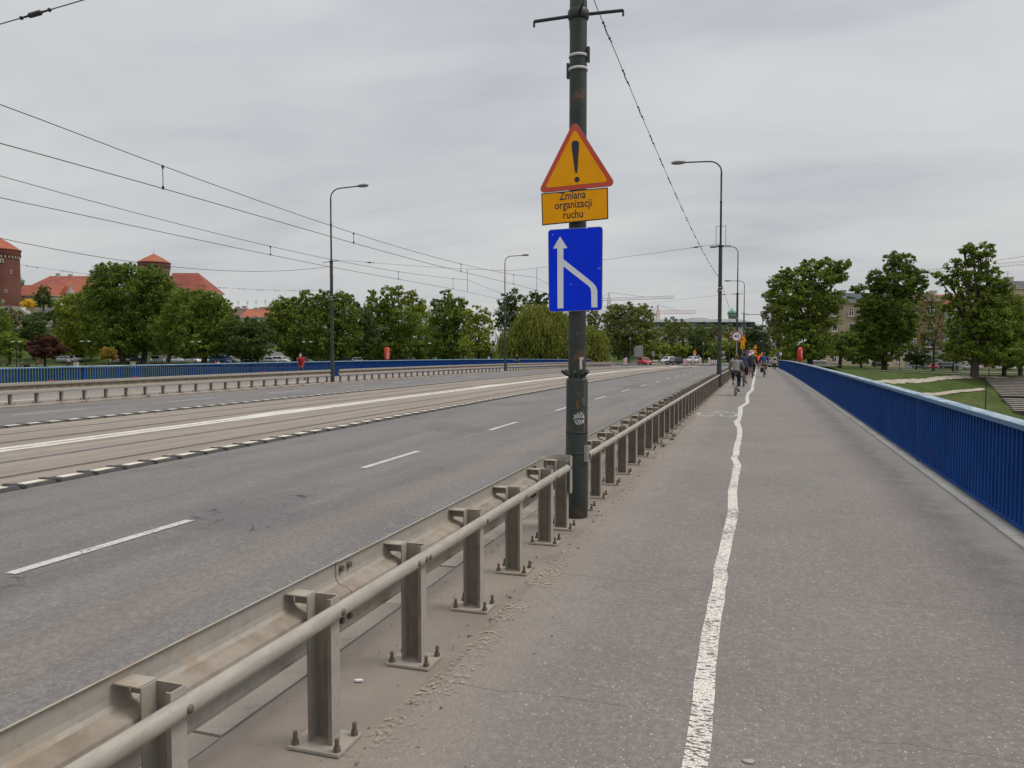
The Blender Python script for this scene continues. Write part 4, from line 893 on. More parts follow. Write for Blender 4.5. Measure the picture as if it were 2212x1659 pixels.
def willow_mesh(name, cs, rs, B, g, mat):
    P0 = []; 
    for (x, y, z), r in zip(cs, rs):
        for k in range(5):
            ox, oy = NR.normal(size=2)*r*.8; L = random.uniform(1.2, 3.6); n = int(L/.13); zz = z+random.uniform(-.3, .7)*r
            sw = NR.normal(size=2)*.05
            for i in range(n):
                zi = zz-i*.13
                if zi < .5: break
                P0.append((x+ox+sw[0]*i+NR.normal()*.05, y+oy+sw[1]*i+NR.normal()*.05, zi))
    pos = np.array(P0); n = len(pos); a = NR.normal(size=(n, 3))*.5; a[:, 2] -= 1.2; a /= np.linalg.norm(a, axis=1)[:, None]; b = np.cross(a, NR.normal(size=(n, 3))); b /= np.linalg.norm(b, axis=1)[:, None]
    s = .17*(.6+.8*NR.random(n)); a *= s[:, None]; b *= (s*.42)[:, None]; V = np.stack([pos-a, pos-b, pos+a, pos+b], axis=1).reshape(-1, 3)
    return quads_mesh(name, V, n, NR.random(n), mat)
T = tree
# left bank, from the castle side toward the willow
T(Z1, 172, (1060, 1195), [(960, 420, 150, 90), (1110, 420, 110, 80), (880, 520, 120, 100), (1010, 560, 200, 130), (860, 680, 190, 140), (1060, 760, 190, 160), (900, 880, 200, 150), (1000, 1010, 190, 120), (1080, 1060, 130, 80)], 'chestnut', 'tallest broad chestnut left of the round castle tower roof, double crown', trunk=.85)
T(Z1, 182, (700, 1190), [(600, 690, 110, 80), (700, 660, 120, 80), (560, 740, 90, 70), (720, 800, 160, 120), (650, 920, 160, 140), (720, 1040, 170, 100), (610, 1010, 110, 100)], 'bright', 'bright green tree behind the purple tree, below the castle roofs', trunk=.6)
T(Z1, 176, (1240, 1195), [(1300, 440, 120, 90), (1250, 530, 140, 110), (1390, 520, 120, 90), (1450, 620, 150, 110), (1320, 680, 190, 140), (1480, 780, 170, 140), (1290, 860, 190, 150), (1180, 960, 160, 120), (1350, 1000, 160, 100)], 'chestnut', 'broad chestnut standing under the castle tower with the conical roof', trunk=.8)
T(Z1, 165, (1445, 1190), [(1600, 660, 130, 90), (1700, 640, 110, 70), (1560, 760, 150, 120), (1650, 840, 180, 140), (1430, 900, 130, 120), (1520, 1000, 170, 120), (1640, 1060, 150, 80)], 'mid', 'chestnut with a trunk among the parked white cars', trunk=.6)
T(Z1, 160, (1760, 1208), [(1790, 650, 120, 80), (1900, 720, 110, 80), (1760, 780, 190, 130), (1900, 860, 120, 120), (1700, 940, 180, 130), (1850, 1000, 150, 110), (1740, 1060, 180, 70)], 'mid', 'full round chestnut beside the blue van', trunk=.75)
T(Z1, 190, (1985, 1190), [(1990, 820, 90, 80), (2010, 930, 90, 100), (1950, 1020, 90, 90)], 'dark', 'dark tree behind the dark parked car under the tenement', trunk=.4)
T(Z2, 158, (210, 905), [(190, 610, 130, 70), (120, 660, 110, 90), (260, 670, 120, 90), (180, 740, 170, 100), (200, 820, 150, 60), (60, 760, 90, 90)], 'dark', 'low dark tree in front of the tenement with the orange roof', trunk=.45)
T(Z2, 170, (560, 905), [(650, 390, 55, 60), (480, 440, 90, 60), (600, 470, 110, 80), (450, 530, 110, 100), (560, 580, 160, 120), (420, 660, 110, 100), (570, 720, 170, 110), (650, 800, 120, 70), (540, 830, 60, 40)], 'mid', 'leafy tree right of the orange tenement roof, behind the woman in red', trunk=.5)
T(Z2, 165, (930, 905), [(800, 390, 80, 60), (940, 400, 90, 70), (780, 480, 110, 100), (940, 520, 130, 110), (840, 600, 170, 120), (960, 680, 130, 120), (800, 740, 150, 100), (900, 800, 150, 70)], 'chestnut', 'dense tree directly behind the street lamp across the road', trunk=.6)
T(Z2, 172, (1130, 900), [(1060, 480, 60, 50), (1090, 580, 110, 110), (1120, 700, 120, 110), (1090, 800, 100, 70)], 'dark', 'dark tree behind the gap left of the red lifebuoy case', trunk=.5)
T(Z2, 178, (1440, 900), [(1180, 380, 50, 50), (1330, 350, 75, 60), (1400, 330, 35, 45), (1220, 440, 90, 60), (1350, 440, 110, 60), (1270, 530, 150, 90), (1420, 560, 130, 110), (1250, 640, 150, 110), (1420, 700, 150, 110), (1330, 790, 170, 70)], 'mid', 'tall loose-topped tree rising behind the red lifebuoy case', trunk=.6, dens=.85)
T(Z2, 186, (1560, 900), [(1500, 380, 60, 50), (1530, 460, 80, 70), (1570, 570, 120, 110), (1560, 700, 130, 110), (1600, 800, 130, 70)], 'bright', 'slim bright tree behind the loose-topped tree', trunk=.45)
T(Z2, 165, (1760, 900), [(1790, 380, 55, 55), (1740, 450, 80, 60), (1860, 450, 80, 70), (1800, 530, 140, 80), (1750, 640, 130, 110), (1880, 640, 130, 120), (1800, 760, 170, 90), (1780, 830, 150, 40)], 'chestnut', 'pointed dark green tree left of the pale shrubby tree', trunk=.5)
T(Z2, 155, (2040, 895), [(2010, 510, 80, 55), (2080, 540, 60, 60), (2040, 620, 120, 90), (2020, 740, 130, 100), (2080, 800, 90, 70)], 'bright', 'pale leafy tree beside the second lamp across the road', trunk=.35, dens=.7)
T(Z3, 178, (190, 950), [(240, 400, 70, 50), (170, 450, 80, 50), (260, 470, 110, 70), (150, 560, 90, 80), (260, 570, 120, 80), (190, 650, 130, 70), (130, 660, 60, 40)], 'dark', 'dark loose tree rising left behind the willow', trunk=.4, dens=.6, sparse=True)
T(Z3, 185, (480, 950), [(410, 410, 60, 40), (470, 430, 80, 50), (450, 500, 120, 60), (500, 560, 90, 60)], 'dark', 'dark tree peeking out behind the willow at the blue sign', trunk=.4, dens=.7)
T(Z3, 150, (500, 960), [(400, 540, 110, 70), (530, 570, 150, 80), (350, 650, 120, 80), (500, 680, 190, 110), (240, 780, 130, 90), (370, 800, 160, 110), (560, 800, 170, 120), (700, 700, 120, 110), (720, 830, 120, 100), (160, 840, 70, 60), (640, 620, 100, 80)], 'willow', 'yellow-green weeping willow behind the end of the blue railing', name='willow_tree', trunk=.6, dens=1.25)
T(Z3, 157, (930, 965), [(880, 720, 90, 60), (930, 800, 110, 90), (900, 890, 110, 70), (990, 870, 70, 60)], 'willow', 'smaller weeping willow on the junction side of the sign pole', name='willow_tree', trunk=.4, dens=1.1)
T(Z3, 190, (960, 960), [(900, 560, 70, 50), (960, 620, 80, 70), (890, 660, 90, 70), (1010, 720, 90, 80)], 'olive', 'thin grey-green tree between the sign pole and the broad junction tree', trunk=.35, dens=.45, sparse=True)
T(Z3, 172, (1230, 1000), [(1130, 530, 70, 40), (1210, 520, 100, 50), (1370, 530, 90, 50), (1180, 600, 140, 80), (1330, 620, 150, 90), (1130, 700, 110, 90), (1250, 730, 180, 90), (1420, 720, 110, 90), (1180, 820, 150, 80), (1350, 830, 160, 80)], 'olive', 'broad olive tree over the red car at the junction', trunk=.6, dens=.9)
T(Z3, 230, (1690, 1000), [(1640, 640, 90, 45), (1700, 700, 130, 60), (1600, 730, 110, 60), (1720, 790, 120, 70), (1640, 840, 90, 50)], 'olive', 'airy acacia in front of the long grey roofed building', trunk=.35, dens=.5, sparse=True)
T(Z3, 225, (1960, 1000), [(1950, 700, 100, 45), (2090, 710, 110, 50), (1900, 760, 90, 60), (2040, 790, 130, 60), (1960, 840, 130, 50)], 'olive', 'second airy acacia in front of the long building, nearer the dome', trunk=.35, dens=.6)
T(Z3, 200, (1540, 1010), [(1450, 880, 90, 50), (1560, 890, 110, 50), (1680, 880, 100, 60), (1500, 930, 110, 40)], 'bright', 'low bright green tree behind the black car', trunk=.3, group='x')
T(Z3, 210, (1890, 1010), [(1860, 770, 80, 70), (1890, 870, 110, 70), (1800, 910, 100, 50), (2010, 900, 120, 60)], 'dark', 'dark green tree behind the red and white barrier boards', trunk=.35)
T(Z3, 205, (2130, 1010), [(2080, 850, 120, 50), (2180, 880, 110, 60), (2060, 920, 130, 40), (2250, 840, 80, 70)], 'bright', 'spreading bright tree behind the give way sign', trunk=.35)
# right bank
T(Z4, 190, (230, 1010), [(200, 790, 60, 40), (260, 800, 60, 50), (230, 850, 90, 50), (180, 900, 80, 60), (270, 920, 80, 60)], 'dark', 'dark round tree behind the cyclists, below the green dome', trunk=.3)
T(Z4, 205, (370, 1010), [(360, 600, 60, 50), (340, 680, 60, 70), (390, 760, 80, 80), (360, 850, 80, 70), (330, 920, 80, 60)], 'grey', 'grey-green tree standing left behind the big plane tree', trunk=.4, dens=.9)
T(Z4, 150, (632, 1050), [(450, 340, 40, 30), (640, 300, 70, 45), (760, 310, 90, 60), (870, 300, 65, 40), (400, 420, 70, 60), (540, 400, 110, 80), (700, 400, 110, 70), (830, 380, 70, 50), (370, 520, 75, 60), (500, 520, 130, 80), (660, 540, 130, 80), (790, 560, 100, 70), (440, 620, 100, 70), (600, 650, 150, 80), (760, 680, 90, 80), (480, 720, 90, 60), (640, 770, 130, 80), (580, 860, 150, 80), (700, 870, 110, 80), (440, 800, 90, 70), (620, 940, 140, 50)], 'mid', 'big spreading tree beside the red lifebuoy case, right of the railing end', trunk=.7, dens=1.15)
T(Z4, 165, (480, 1010), [(440, 940, 90, 40), (540, 960, 70, 40), (380, 980, 60, 35)], 'bright', 'low bright bush behind the walker in the cream coat', name='bush', trunk=.15)
T(Z4, 158, (850, 1058), [(860, 830, 80, 40), (790, 880, 70, 50), (930, 870, 90, 50), (850, 930, 110, 45), (960, 930, 70, 40)], 'mid', 'small wide-crowned tree between the two tall bank trees', trunk=.5, dens=.8, sparse=True)
T(Z4, 160, (1180, 1072), [(1250, 240, 60, 40), (1340, 270, 60, 50), (1280, 330, 110, 60), (1110, 370, 50, 40), (1400, 380, 80, 60), (1130, 440, 80, 50), (1280, 430, 130, 70), (1440, 430, 50, 50), (1200, 520, 150, 70), (980, 470, 50, 25), (1370, 520, 90, 60), (1060, 590, 90, 60), (1220, 620, 170, 80), (1110, 690, 130, 80), (1270, 730, 130, 90), (1060, 790, 110, 70), (1200, 840, 160, 90), (1170, 940, 130, 60), (1320, 800, 80, 70), (1000, 860, 80, 60)], 'chestnut', 'tall ragged tree in front of the beige tenement with skylights', trunk=.75, dens=1.15)
T(Z4, 168, (1545, 1078), [(1530, 560, 90, 60), (1480, 640, 90, 60), (1590, 650, 80, 70), (1530, 760, 90, 70), (1600, 830, 70, 70), (1440, 850, 70, 60), (1680, 980, 70, 30)], 'olive', 'thin half-bare tree in front of the brown tenement', trunk=.38, dens=.32, sparse=True, size=.18)
T(Z4, 138, (1850, 1088), [(1830, 170, 60, 40), (1920, 190, 65, 50), (1770, 190, 35, 20), (1880, 260, 90, 60), (1950, 340, 80, 60), (1700, 300, 55, 50), (1680, 390, 50, 45), (1560, 370, 40, 18), (1640, 420, 60, 25), (1800, 370, 80, 40), (1900, 430, 130, 60), (2040, 460, 80, 60), (1700, 510, 60, 60), (1880, 540, 150, 70), (2060, 590, 110, 90), (1760, 620, 110, 60), (1930, 680, 180, 90), (2130, 700, 100, 100), (1780, 760, 120, 80), (1950, 830, 190, 90), (2140, 850, 110, 110), (1850, 930, 160, 80), (2050, 960, 170, 80), (2180, 980, 100, 70), (1720, 900, 90, 60), (2000, 720, 160, 120)], 'mid', 'huge ragged tree with a thick trunk by the river steps', trunk=.85, dens=1.1)
T(Z4, 150, (2190, 1090), [(2190, 620, 80, 90), (2230, 780, 90, 120), (2200, 930, 100, 90), (2130, 1010, 80, 50)], 'bright', 'bright tree behind the huge ragged tree above the steps', trunk=.5)
T(Z4, 146, (2070, 1092), [(2060, 700, 130, 90), (2150, 820, 120, 110), (2030, 860, 140, 100), (2110, 960, 150, 80), (1990, 980, 110, 60)], 'chestnut', 'full low tree right behind the huge trunk, above the steps', trunk=.5, dens=1.1)
T(Z4, 176, (1010, 1055), [(1000, 800, 90, 70), (960, 900, 110, 60), (1060, 920, 100, 60), (1010, 980, 110, 40)], 'mid', 'low leafy tree before the cream ground floor of the beige tenement', trunk=.3, dens=1.1)
T(Z4, 178, (1420, 1060), [(1420, 930, 70, 50), (1460, 990, 70, 40), (1390, 990, 60, 40)], 'dark', 'small dark shrub tree at the brown tenement door', trunk=.2)
T(Z4, 172, (1690, 1062), [(1700, 900, 80, 60), (1650, 970, 90, 40), (1740, 960, 80, 50)], 'mid', 'low branching tree in front of the grey tenement', trunk=.25, dens=1.0)
# castle side planting
T(Z1, 150, (385, 1205), [(400, 1000, 90, 40), (330, 1050, 90, 45), (460, 1060, 100, 50), (400, 1090, 150, 55)], 'purple', 'dark purple-leaved tree on the park lawn', name='purple_tree', trunk=.28, dens=1.6, size=.2)
T(Z1, 158, (935, 1160), [(935, 1100, 65, 42), (900, 1125, 45, 32), (975, 1125, 40, 32)], 'gold', 'small round golden shrub under the chestnuts', name='shrub', trunk=.12, dens=2, size=.14, limbs=False)
T(Z1, 185, (290, 1130), [(300, 850, 90, 50), (280, 930, 110, 80), (330, 1000, 90, 80), (240, 1000, 80, 70)], 'dark', 'dark evergreen tree behind the purple tree', trunk=.35)
T(Z1, 165, (80, 1180), [(60, 970, 90, 50), (120, 1010, 90, 60), (30, 1050, 90, 70), (110, 1090, 90, 60)], 'mid', 'green park tree by the double-headed lamp at the lawn', trunk=.3)
T(Z1, 215, (70, 1000), [(60, 770, 90, 50), (140, 800, 80, 50), (40, 850, 90, 70), (120, 880, 90, 60)], 'grey', 'greyish bare-twigged tree under the brick tower', trunk=.3, dens=.7, sparse=True)
T(Z1, 235, (385, 760), [(390, 560, 45, 40), (370, 620, 75, 50), (400, 690, 95, 50)], 'dark', 'dark pointed tree in front of the orange castle roofs', trunk=.3, ground_z=14)
T(Z1, 232, (240, 745), [(240, 680, 55, 32), (220, 715, 50, 28), (275, 710, 40, 30)], 'yellow', 'yellow flowering bush beside the brick tower', name='bush', trunk=.12, dens=2, limbs=False, ground_z=14)
T(Z1, 215, (480, 980), [(470, 790, 60, 50), (500, 860, 50, 50), (330, 800, 90, 40)], 'dark', 'ivy-dark tree around the slate roofed castle building', trunk=.3)
T(Z1, 190, (-160, 1190), [(-160, 700, 150, 110), (-100, 850, 170, 130), (-220, 860, 150, 140), (-160, 1010, 180, 110)], 'mid', 'broad tree left of the brick castle tower', trunk=.6)
T(Z1, 175, (-420, 1190), [(-420, 640, 150, 120), (-340, 800, 170, 130), (-480, 820, 170, 150), (-410, 990, 190, 120)], 'chestnut', 'tall tree on the bank further left of the castle tower', trunk=.7)
# tufts of weeds at the verge
WEED = M('weed_green', (.10, .13, .03), .8, .3)
for i, (x, y) in enumerate(((2652, 1787), (2685, 1760), (2695, 1745), (2910, 1532))):
    g = GB(x/4, y/4); m = MB()
    for k in range(26):
        a = random.uniform(0, 6.28); l = random.uniform(.06, .17); o = Vector((math.cos(a), math.sin(a), 0)); s_ = o*random.uniform(0, .05); w = o.cross(Vector((0, 0, 1)))*.006
        tp_ = s_+o*l*.6+Vector((0, 0, l*.7)); m.add([s_-w, s_+w, tp_], [(0, 1, 2)])
    tag(m.build('weed', WEED, None, g), ('dry grass tuft at the verge beside the guardrail post, nearest the sign pole', 'grass tuft growing in the verge crack beyond the first tuft', 'small weed next to another tuft at the guardrail foot', 'green weed at the guardrail foot beside the last cyclist')[i], 'weed', None)
# a far wood behind everything on the left bank
def wood(conv, xs, ytops, yb, D, kind, name, label):
    cs = []; rs = []
    for i in range(520):
        x = random.uniform(xs[0], xs[1]); yt = lerp_tab(x, ytops); y = random.uniform(yt, yb); p = P(*conv(x, y), D+random.uniform(-7, 7)); cs.append(tuple(p)); rs.append(random.uniform(1, 2))
    lo, hi = LEAF[kind]; o = obj(name, leaf_mesh(name, cs, rs, 26, .34, mat_leaf('leaf_'+kind, lo, hi))); o['kind'] = 'stuff'; o['label'] = label; return o
wood(Z2, (560, 2200), [(560, 760), (1000, 700), (1700, 720), (2200, 760)], 900, 245, 'dark', 'far_wood', 'dark far-off wood behind the riverside trees')
wood(Z3, (700, 1550), [(700, 760), (1000, 720), (1550, 800)], 960, 250, 'dark', 'far_wood', 'dark wood behind the junction')
wood(Z3, (1500, 2700), [(1500, 890), (2200, 850), (2700, 800)], 985, 248, 'dark', 'far_hedge', 'dark hedge and shrubs behind the junction signs')
wood(Z1, (480, 2230), [(480, 960), (1000, 980), (1700, 960), (2230, 940)], 1165, 200, 'dark', 'park_thicket', 'dark thicket behind the cars under the chestnuts')
wood(Z2, (560, 1480), [(560, 740), (1000, 720), (1480, 760)], 905, 196, 'dark', 'park_thicket', 'dark thicket behind the trees along the far railing')
# ------------------------------------------------------------------ buildings
RZ = TH
TILE_O = mat_roof('orange_tiles', (.27, .075, .036), (.37, .112, .055)); TILE_R = mat_roof('red_tiles', (.20, .052, .034), (.30, .078, .046)); TILE_B = mat_roof('brown_tiles', (.085, .05, .042), (.13, .075, .06)); SLATE = mat_roof('slate', (.05, .053, .058), (.085, .09, .095))
ZINC = mat_roof('zinc_roof', (.20, .21, .215), (.28, .29, .295)); BRICK = mat_brick('tower_brick', (.14, .045, .03), (.19, .062, .042), 3); BRICK2 = mat_brick('rampart_brick', (.26, .075, .04), (.33, .10, .055), 3)
def plaster(n, c): return M('plaster_'+n, c, .9, .16, .25, 0, 0, .2, tuple(k*.5 for k in c), .5)
PCREAM = plaster('cream', (.52, .45, .32)); PBEIGE = plaster('beige', (.36, .29, .20)); PBROWN = plaster('brown', (.24, .16, .095)); PGREY = plaster('grey', (.34, .34, .34)); PPALE = plaster('pale', (.50, .47, .40)); PSTONE = plaster('stone', (.42, .39, .34)); PPINK = plaster('pink', (.38, .27, .20))
COPPER = M('copper_green', (.11, .30, .21), .6, .15, 1)
WFR = M('window_frame_white', (.66, .66, .64), .6, .06)
def win_parts(par, x, z, w, h, y=-.02, cross=True, frame=None):
    f = MB(); t = min(.13, w*.13); f.box(x-w/2, x-w/2+t, y-.05, y, z, z+h); f.box(x+w/2-t, x+w/2, y-.05, y, z, z+h); f.box(x-w/2+t, x+w/2-t, y-.05, y, z+h-t, z+h); f.box(x-w/2-.08, x+w/2+.08, y-.14, y, z-.12, z)
    f.box(x-w/2+t, x+w/2-t, y-.05, y, z+.0, z+t)
    if cross: f.box(x-t*.5, x+t*.5, y-.05, y, z+t, z+h-t); f.box(x-w/2+t, x+w/2-t, y-.045, y-.002, z+h*.62, z+h*.62+t)
    o = f.build('window', frame or WFR, par); MB().box(x-w/2+t*.6, x+w/2-t*.6, y-.028, y-.008, z+t*.6, z+h-t*.6).build('pane', GLASS, o); return o
def house(conv, D, x0, x1, yeave, ybase, yridge, depth, wallmat, roofmat, label, name='house', hip=(0, 0), wins=(), overhang=.4, chim=(), cornice=None, cat='building', rz=0.0, ground_floor=None):
    sx = abs(conv(1000, 0)[0]-conv(0, 0)[0])/1000*D/F_PX; a = P(*conv(x0, ybase), D); w = (x1-x0)*sx; hw = (ybase-yeave)*sx; hr = (yeave-yridge)*sx
    a.z = P(*conv(x0, ybase), D).z; h = thing(name, label, cat, a, RZ+rz)
    MB().box(0, w, 0, depth, -4, hw).build('wall', wallmat, h)
    o = overhang; m = MB(); ez = hw+.06; y0, y1 = -o, depth+o; ym = depth/2
    l, r = hip[0]*sx, hip[1]*sx
    A, B_, C_, D_ = (-o, y0, ez), (w+o, y0, ez), (w+o, y1, ez), (-o, y1, ez); R1, R2 = (-o+l, ym, ez+hr), (w+o-r, ym, ez+hr)
    m.add([A, B_, C_, D_, R1, R2], [(0, 1, 5, 4), (2, 3, 4, 5), (1, 2, 5), (3, 0, 4), (0, 3, 2, 1)]); rf = m.build('roof', roofmat, h)
    MB().box(-o, w+o, y0-.01, y1, hw-.25, hw+.05).build('cornice', cornice or wallmat, h)
    for cx, cw, ch in chim:
        c = MB(); X = (cx-x0)*sx; c.box(X-cw*sx/2, X+cw*sx/2, ym-.6, ym+.6, ez+hr*.35, ez+hr+ch*sx); c.box(X-cw*sx/2-.12, X+cw*sx/2+.12, ym-.72, ym+.72, ez+hr+ch*sx-.25, ez+hr+ch*sx-.02); c.build('chimney', PPALE, rf)
    for (wx, wy, ww, wh) in wins: win_parts(h, (wx-x0)*sx, (ybase-wy)*sx-wh*sx/2, ww*sx, wh*sx)
    if ground_floor: MB().box(-.02, w+.02, -.09, -.001, -4, (ybase-ground_floor[0])*sx).build('ground_floor', ground_floor[1], h)
    return h
def aerial(conv, D, x, y0, y1, label):
    p = P(*conv(x, y0), D); q = P(*conv(x, y1), D); m = MB(); L = q.z-p.z; m.tube([(0, 0, 0), (0, 0, L)], .04, 5)
    for k in (.62, .75, .9): m.tube([(-.7*k, 0, L*k), (.7*k, 0, L*k)], .025, 4)
    tag(m.build('aerial', DARK, None, p), label, 'antenna')
# castle
def round_tower(conv, D, cx, half, yapex, yeave, ybase, label, band, wins, hatw=1.09):
    sx = abs(conv(1000, 0)[0]-conv(0, 0)[0])/1000*D/F_PX; b = P(*conv(cx, ybase), D); R = half*sx/hatw; b = P(*conv(cx, ybase), D+R); H = (ybase-yeave)*sx; t = thing('round_tower', label, 'tower', b, RZ)
    MB().lathe([(R*1.03, -8), (R, 0), (R*.985, H-band*sx-.3)], n=40).build('shaft', BRICK, t)
    MB().lathe([(R*.985, H-band*sx-.3), (R*1.045, H-band*sx), (R*1.045, H)], n=40).build('parapet', BRICK, t)
    for k in range(34):
        a = 2*math.pi*k/34
        if math.sin(a) < .25: d = Vector((math.cos(a), math.sin(a), 0)); MB().box(-.22, .22, -.12, .12, H-band*sx-.75, H-band*sx-.05, Matrix.Translation(d*R*1.03) @ Matrix.Rotation(a+math.pi/2, 4, 'Z')).build('corbel', PSTONE, t)
    hr = (yeave-yapex)*sx; rf = MB().lathe([(R*hatw, H-.1), (R*hatw, H+.15), (R*.55, H+hr*.55), (.02, H+hr)], n=40, smooth=False).build('roof', TILE_O, t)
    MB().tube([(0, 0, H+hr-.2), (0, 0, H+hr+2.6)], [.07, .02], 6).build('finial', DARK, rf)
    for wx, wy, ww, wh in wins:
        x = max(-.97, min(.97, (wx-cx)/half*hatw)); a = -math.acos(x); z = (ybase-wy)*sx; M4 = Matrix.Translation((math.cos(a)*R*1.0, math.sin(a)*R*1.0, z)) @ Matrix.Rotation(a+math.pi/2, 4, 'Z'); w, h = ww*sx/2, wh*sx/2; m = MB()
        m.box(-w, -w*.5, -.12, .4, -h, h, M4); m.box(w*.5, w, -.12, .4, -h, h, M4); m.box(-w*.5, w*.5, -.12, .4, h*.55, h, M4); m.box(-w*.5, w*.5, -.12, .4, -h, -h*.6, M4); o = m.build('window', PSTONE, t); MB().box(-w*.5, w*.5, -.08, .3, -h*.6, h*.55, M4).build('pane', GLASS, o)
    return t
round_tower(Z1, 255, 12, 165, 100, 212, 705, 'massive round brick castle tower with an orange cone roof, standing on pale stone', 55, [(5, 310, 26, 36), (106, 317, 26, 36), (148, 408, 16, 36), (122, 576, 22, 28), (106, 666, 22, 28), (2, 665, 22, 28), (155, 243, 12, 32), (4, 225, 14, 30)])
round_tower(Z1, 305, 1340, 138, 242, 325, 760, 'smaller round castle tower with an orange cone roof rising above the chestnuts', 55, [(1448, 432, 14, 26), (1442, 492, 14, 24)])
house(Z1, 268, 150, 500, 610, 760, 512, 9, PCREAM, TILE_O, 'low castle wing with an orange roof joined to the brick tower', 'castle_wing', wins=[(195, 660, 18, 22), (240, 660, 12, 18), (280, 662, 14, 20)])
house(Z1, 272, 468, 850, 588, 760, 472, 12, PCREAM, TILE_O, 'castle wing with a broad orange hipped roof and cream wall', 'castle_wing', hip=(70, 20), wins=[(560, 640, 14, 20), (690, 640, 14, 20)])
house(Z1, 300, 285, 860, 525, 760, 428, 16, PCREAM, TILE_R, 'rear castle range with a long dark red roof and white chimneys', 'castle_wing', hip=(60, 0), chim=[(405, 26, 22), (515, 24, 16), (370, 50, -12)])
house(Z1, 318, 1440, 1800, 575, 760, 402, 16, PCREAM, TILE_R, 'castle house with a steep dark red roof right of the cone-roofed tower', 'castle_wing', hip=(0, 165), wins=[(1630, 590, 14, 16), (1690, 590, 12, 14), (1745, 590, 12, 14), (1590, 600, 14, 16)], overhang=.8)
def dome(conv, D, cx, ytop, ybase, half, label, ydrum=None):
    sx = abs(conv(1000, 0)[0]-conv(0, 0)[0])/1000*D/F_PX; b = P(*conv(cx, ybase), D); H = (ybase-ytop)*sx; r = half*sx; t = thing('church_dome', label, 'dome', b, 0)
    MB().lathe([(r*.78, -12), (r*.78, H*.30), (r*.95, H*.32), (r*.95, H*.38), (r*.8, H*.40)], n=20).build('drum', M('copper_pale', (.25, .34, .28), .7, .15), t)
    MB().lathe([(r*.8, H*.40), (r*1.02, H*.50), (r*1.0, H*.60), (r*.78, H*.72), (r*.42, H*.80), (r*.2, H*.86), (r*.16, H*.9), (.02, H)], n=24).build('onion', COPPER, t); MB().tube([(0, 0, H*.97), (0, 0, H*1.12)], .08, 6).build('finial', DARK, t)
dome(Z1, 310, 186, 452, 520, 26, 'small green copper dome peeking out beside the brick tower'); dome(Z1, 345, 1680, 432, 480, 16, 'small green dome behind the steep red castle roof')
dome(Z7, 330, 1185, 88, 215, 52, 'green copper onion dome above the long grey roof')
house(Z1, 238, 322, 530, 765, 870, 714, 10, M('ivy_wall', (.035, .06, .02), .95, .4, 1.5), SLATE, 'ivy-covered castle outbuilding with a slate roof', 'outbuilding', wins=[(432, 832, 34, 38)])
def wall_run(conv, D, pts, ybase, th, mat, name, label):
    sx = 1; m = MB(); ws = [P(*conv(x, y), D) for x, y in pts]; wb = [P(*conv(x, ybase), D) for x, y in pts]; e = Vector((-sT, cT, 0))*th; b = wb[0].copy()
    m.prism([p-b for p in ws]+[p-b for p in reversed(wb)], e); return tag(m.build(name, mat, None, b), label, 'wall')
wall_run(Z1, 236, [(-60, 700), (165, 702), (185, 725), (265, 790), (270, 850)], 960, 3, PSTONE, 'bastion_wall', 'pale stone bastion under the brick tower')
wall_run(Z1, 222, [(-60, 900), (200, 900), (330, 860), (368, 850), (480, 846), (540, 850), (640, 860)], 1160, 2, BRICK2, 'rampart_wall', 'red brick rampart below the castle')
p = P(*Z1(612, 640), 240); tt = thing('turret', 'small turret with a silver dome before the castle wing', 'turret', p); MB().lathe([(1.1, -8), (1.1, 1.2)], n=12).build('body', PPALE, tt); MB().lathe([(1.3, 1.2), (1.25, 1.6), (.8, 2.6), (.3, 3.2), (.05, 4.6)], n=16).build('cupola', ZINC, tt)
# left tenements
wl = [(x, y, 34, 56) for x in (-90, -10, 70) for y in (640, 750, 855)]; wr = [(x, y, 34, 56) for x in (180, 260, 330, 390, 470, 535) for y in (640, 750, 850)]
house(Z2, 218, -160, 112, 540, 925, 462, 14, PPALE, TILE_B, 'tenement with a dark brown tiled roof behind the park trees', 'tenement', wins=wl, chim=[(115-20, 26, 20), (40, 30, 14)], ground_floor=None)
house(Z2, 218, 114, 590, 540, 925, 466, 14, PPALE, TILE_O, 'tenement with an orange tiled roof and white windows behind the woman in red', 'tenement', wins=wr, chim=[(190, 22, 10), (235, 28, 14), (305, 34, 22), (260, 20, 16)])
for i, (x, y0, y1) in enumerate(((107, 470, 405), (180, 465, 408), (250, 460, 402), (325, 465, 398), (395, 465, 385))): aerial(Z2, 225, x, y0, y1, ['rooftop aerial at the left edge of the brown roof', 'rooftop aerial at the joint of brown and orange roofs', 'tall rooftop aerial in the middle of the orange roof', 'branched rooftop aerial near the white chimney', 'rooftop aerial beside the tree crown'][i])
house(Z2, 235, 600, 1120, 800, 925, 770, 12, PBROWN, TILE_B, 'long low brownish building half hidden behind the riverside trees', 'low_building', wins=[(x, 860, 26, 40) for x in (660, 730, 800, 870, 1000, 1060)])
for i, (x0, x1, c) in enumerate(((1470, 1530, (.5, .46, .4)), (1535, 1570, (.55, .28, .06)), (1600, 1625, (.6, .4, .03)), (1640, 1690, (.2, .4, .55)), (1420, 1465, (.35, .1, .08)))):
    house(Z2, 200, x0, x1, 866, 905, 860, 3, plaster('kiosk%d' % i, c), SLATE, ['cream street kiosk behind the far railing', 'orange street kiosk behind the far railing', 'yellow street kiosk under the trees', 'pale blue street kiosk under the trees', 'dark red street kiosk behind the far railing'][i], 'kiosk', cat='kiosk', overhang=.1)
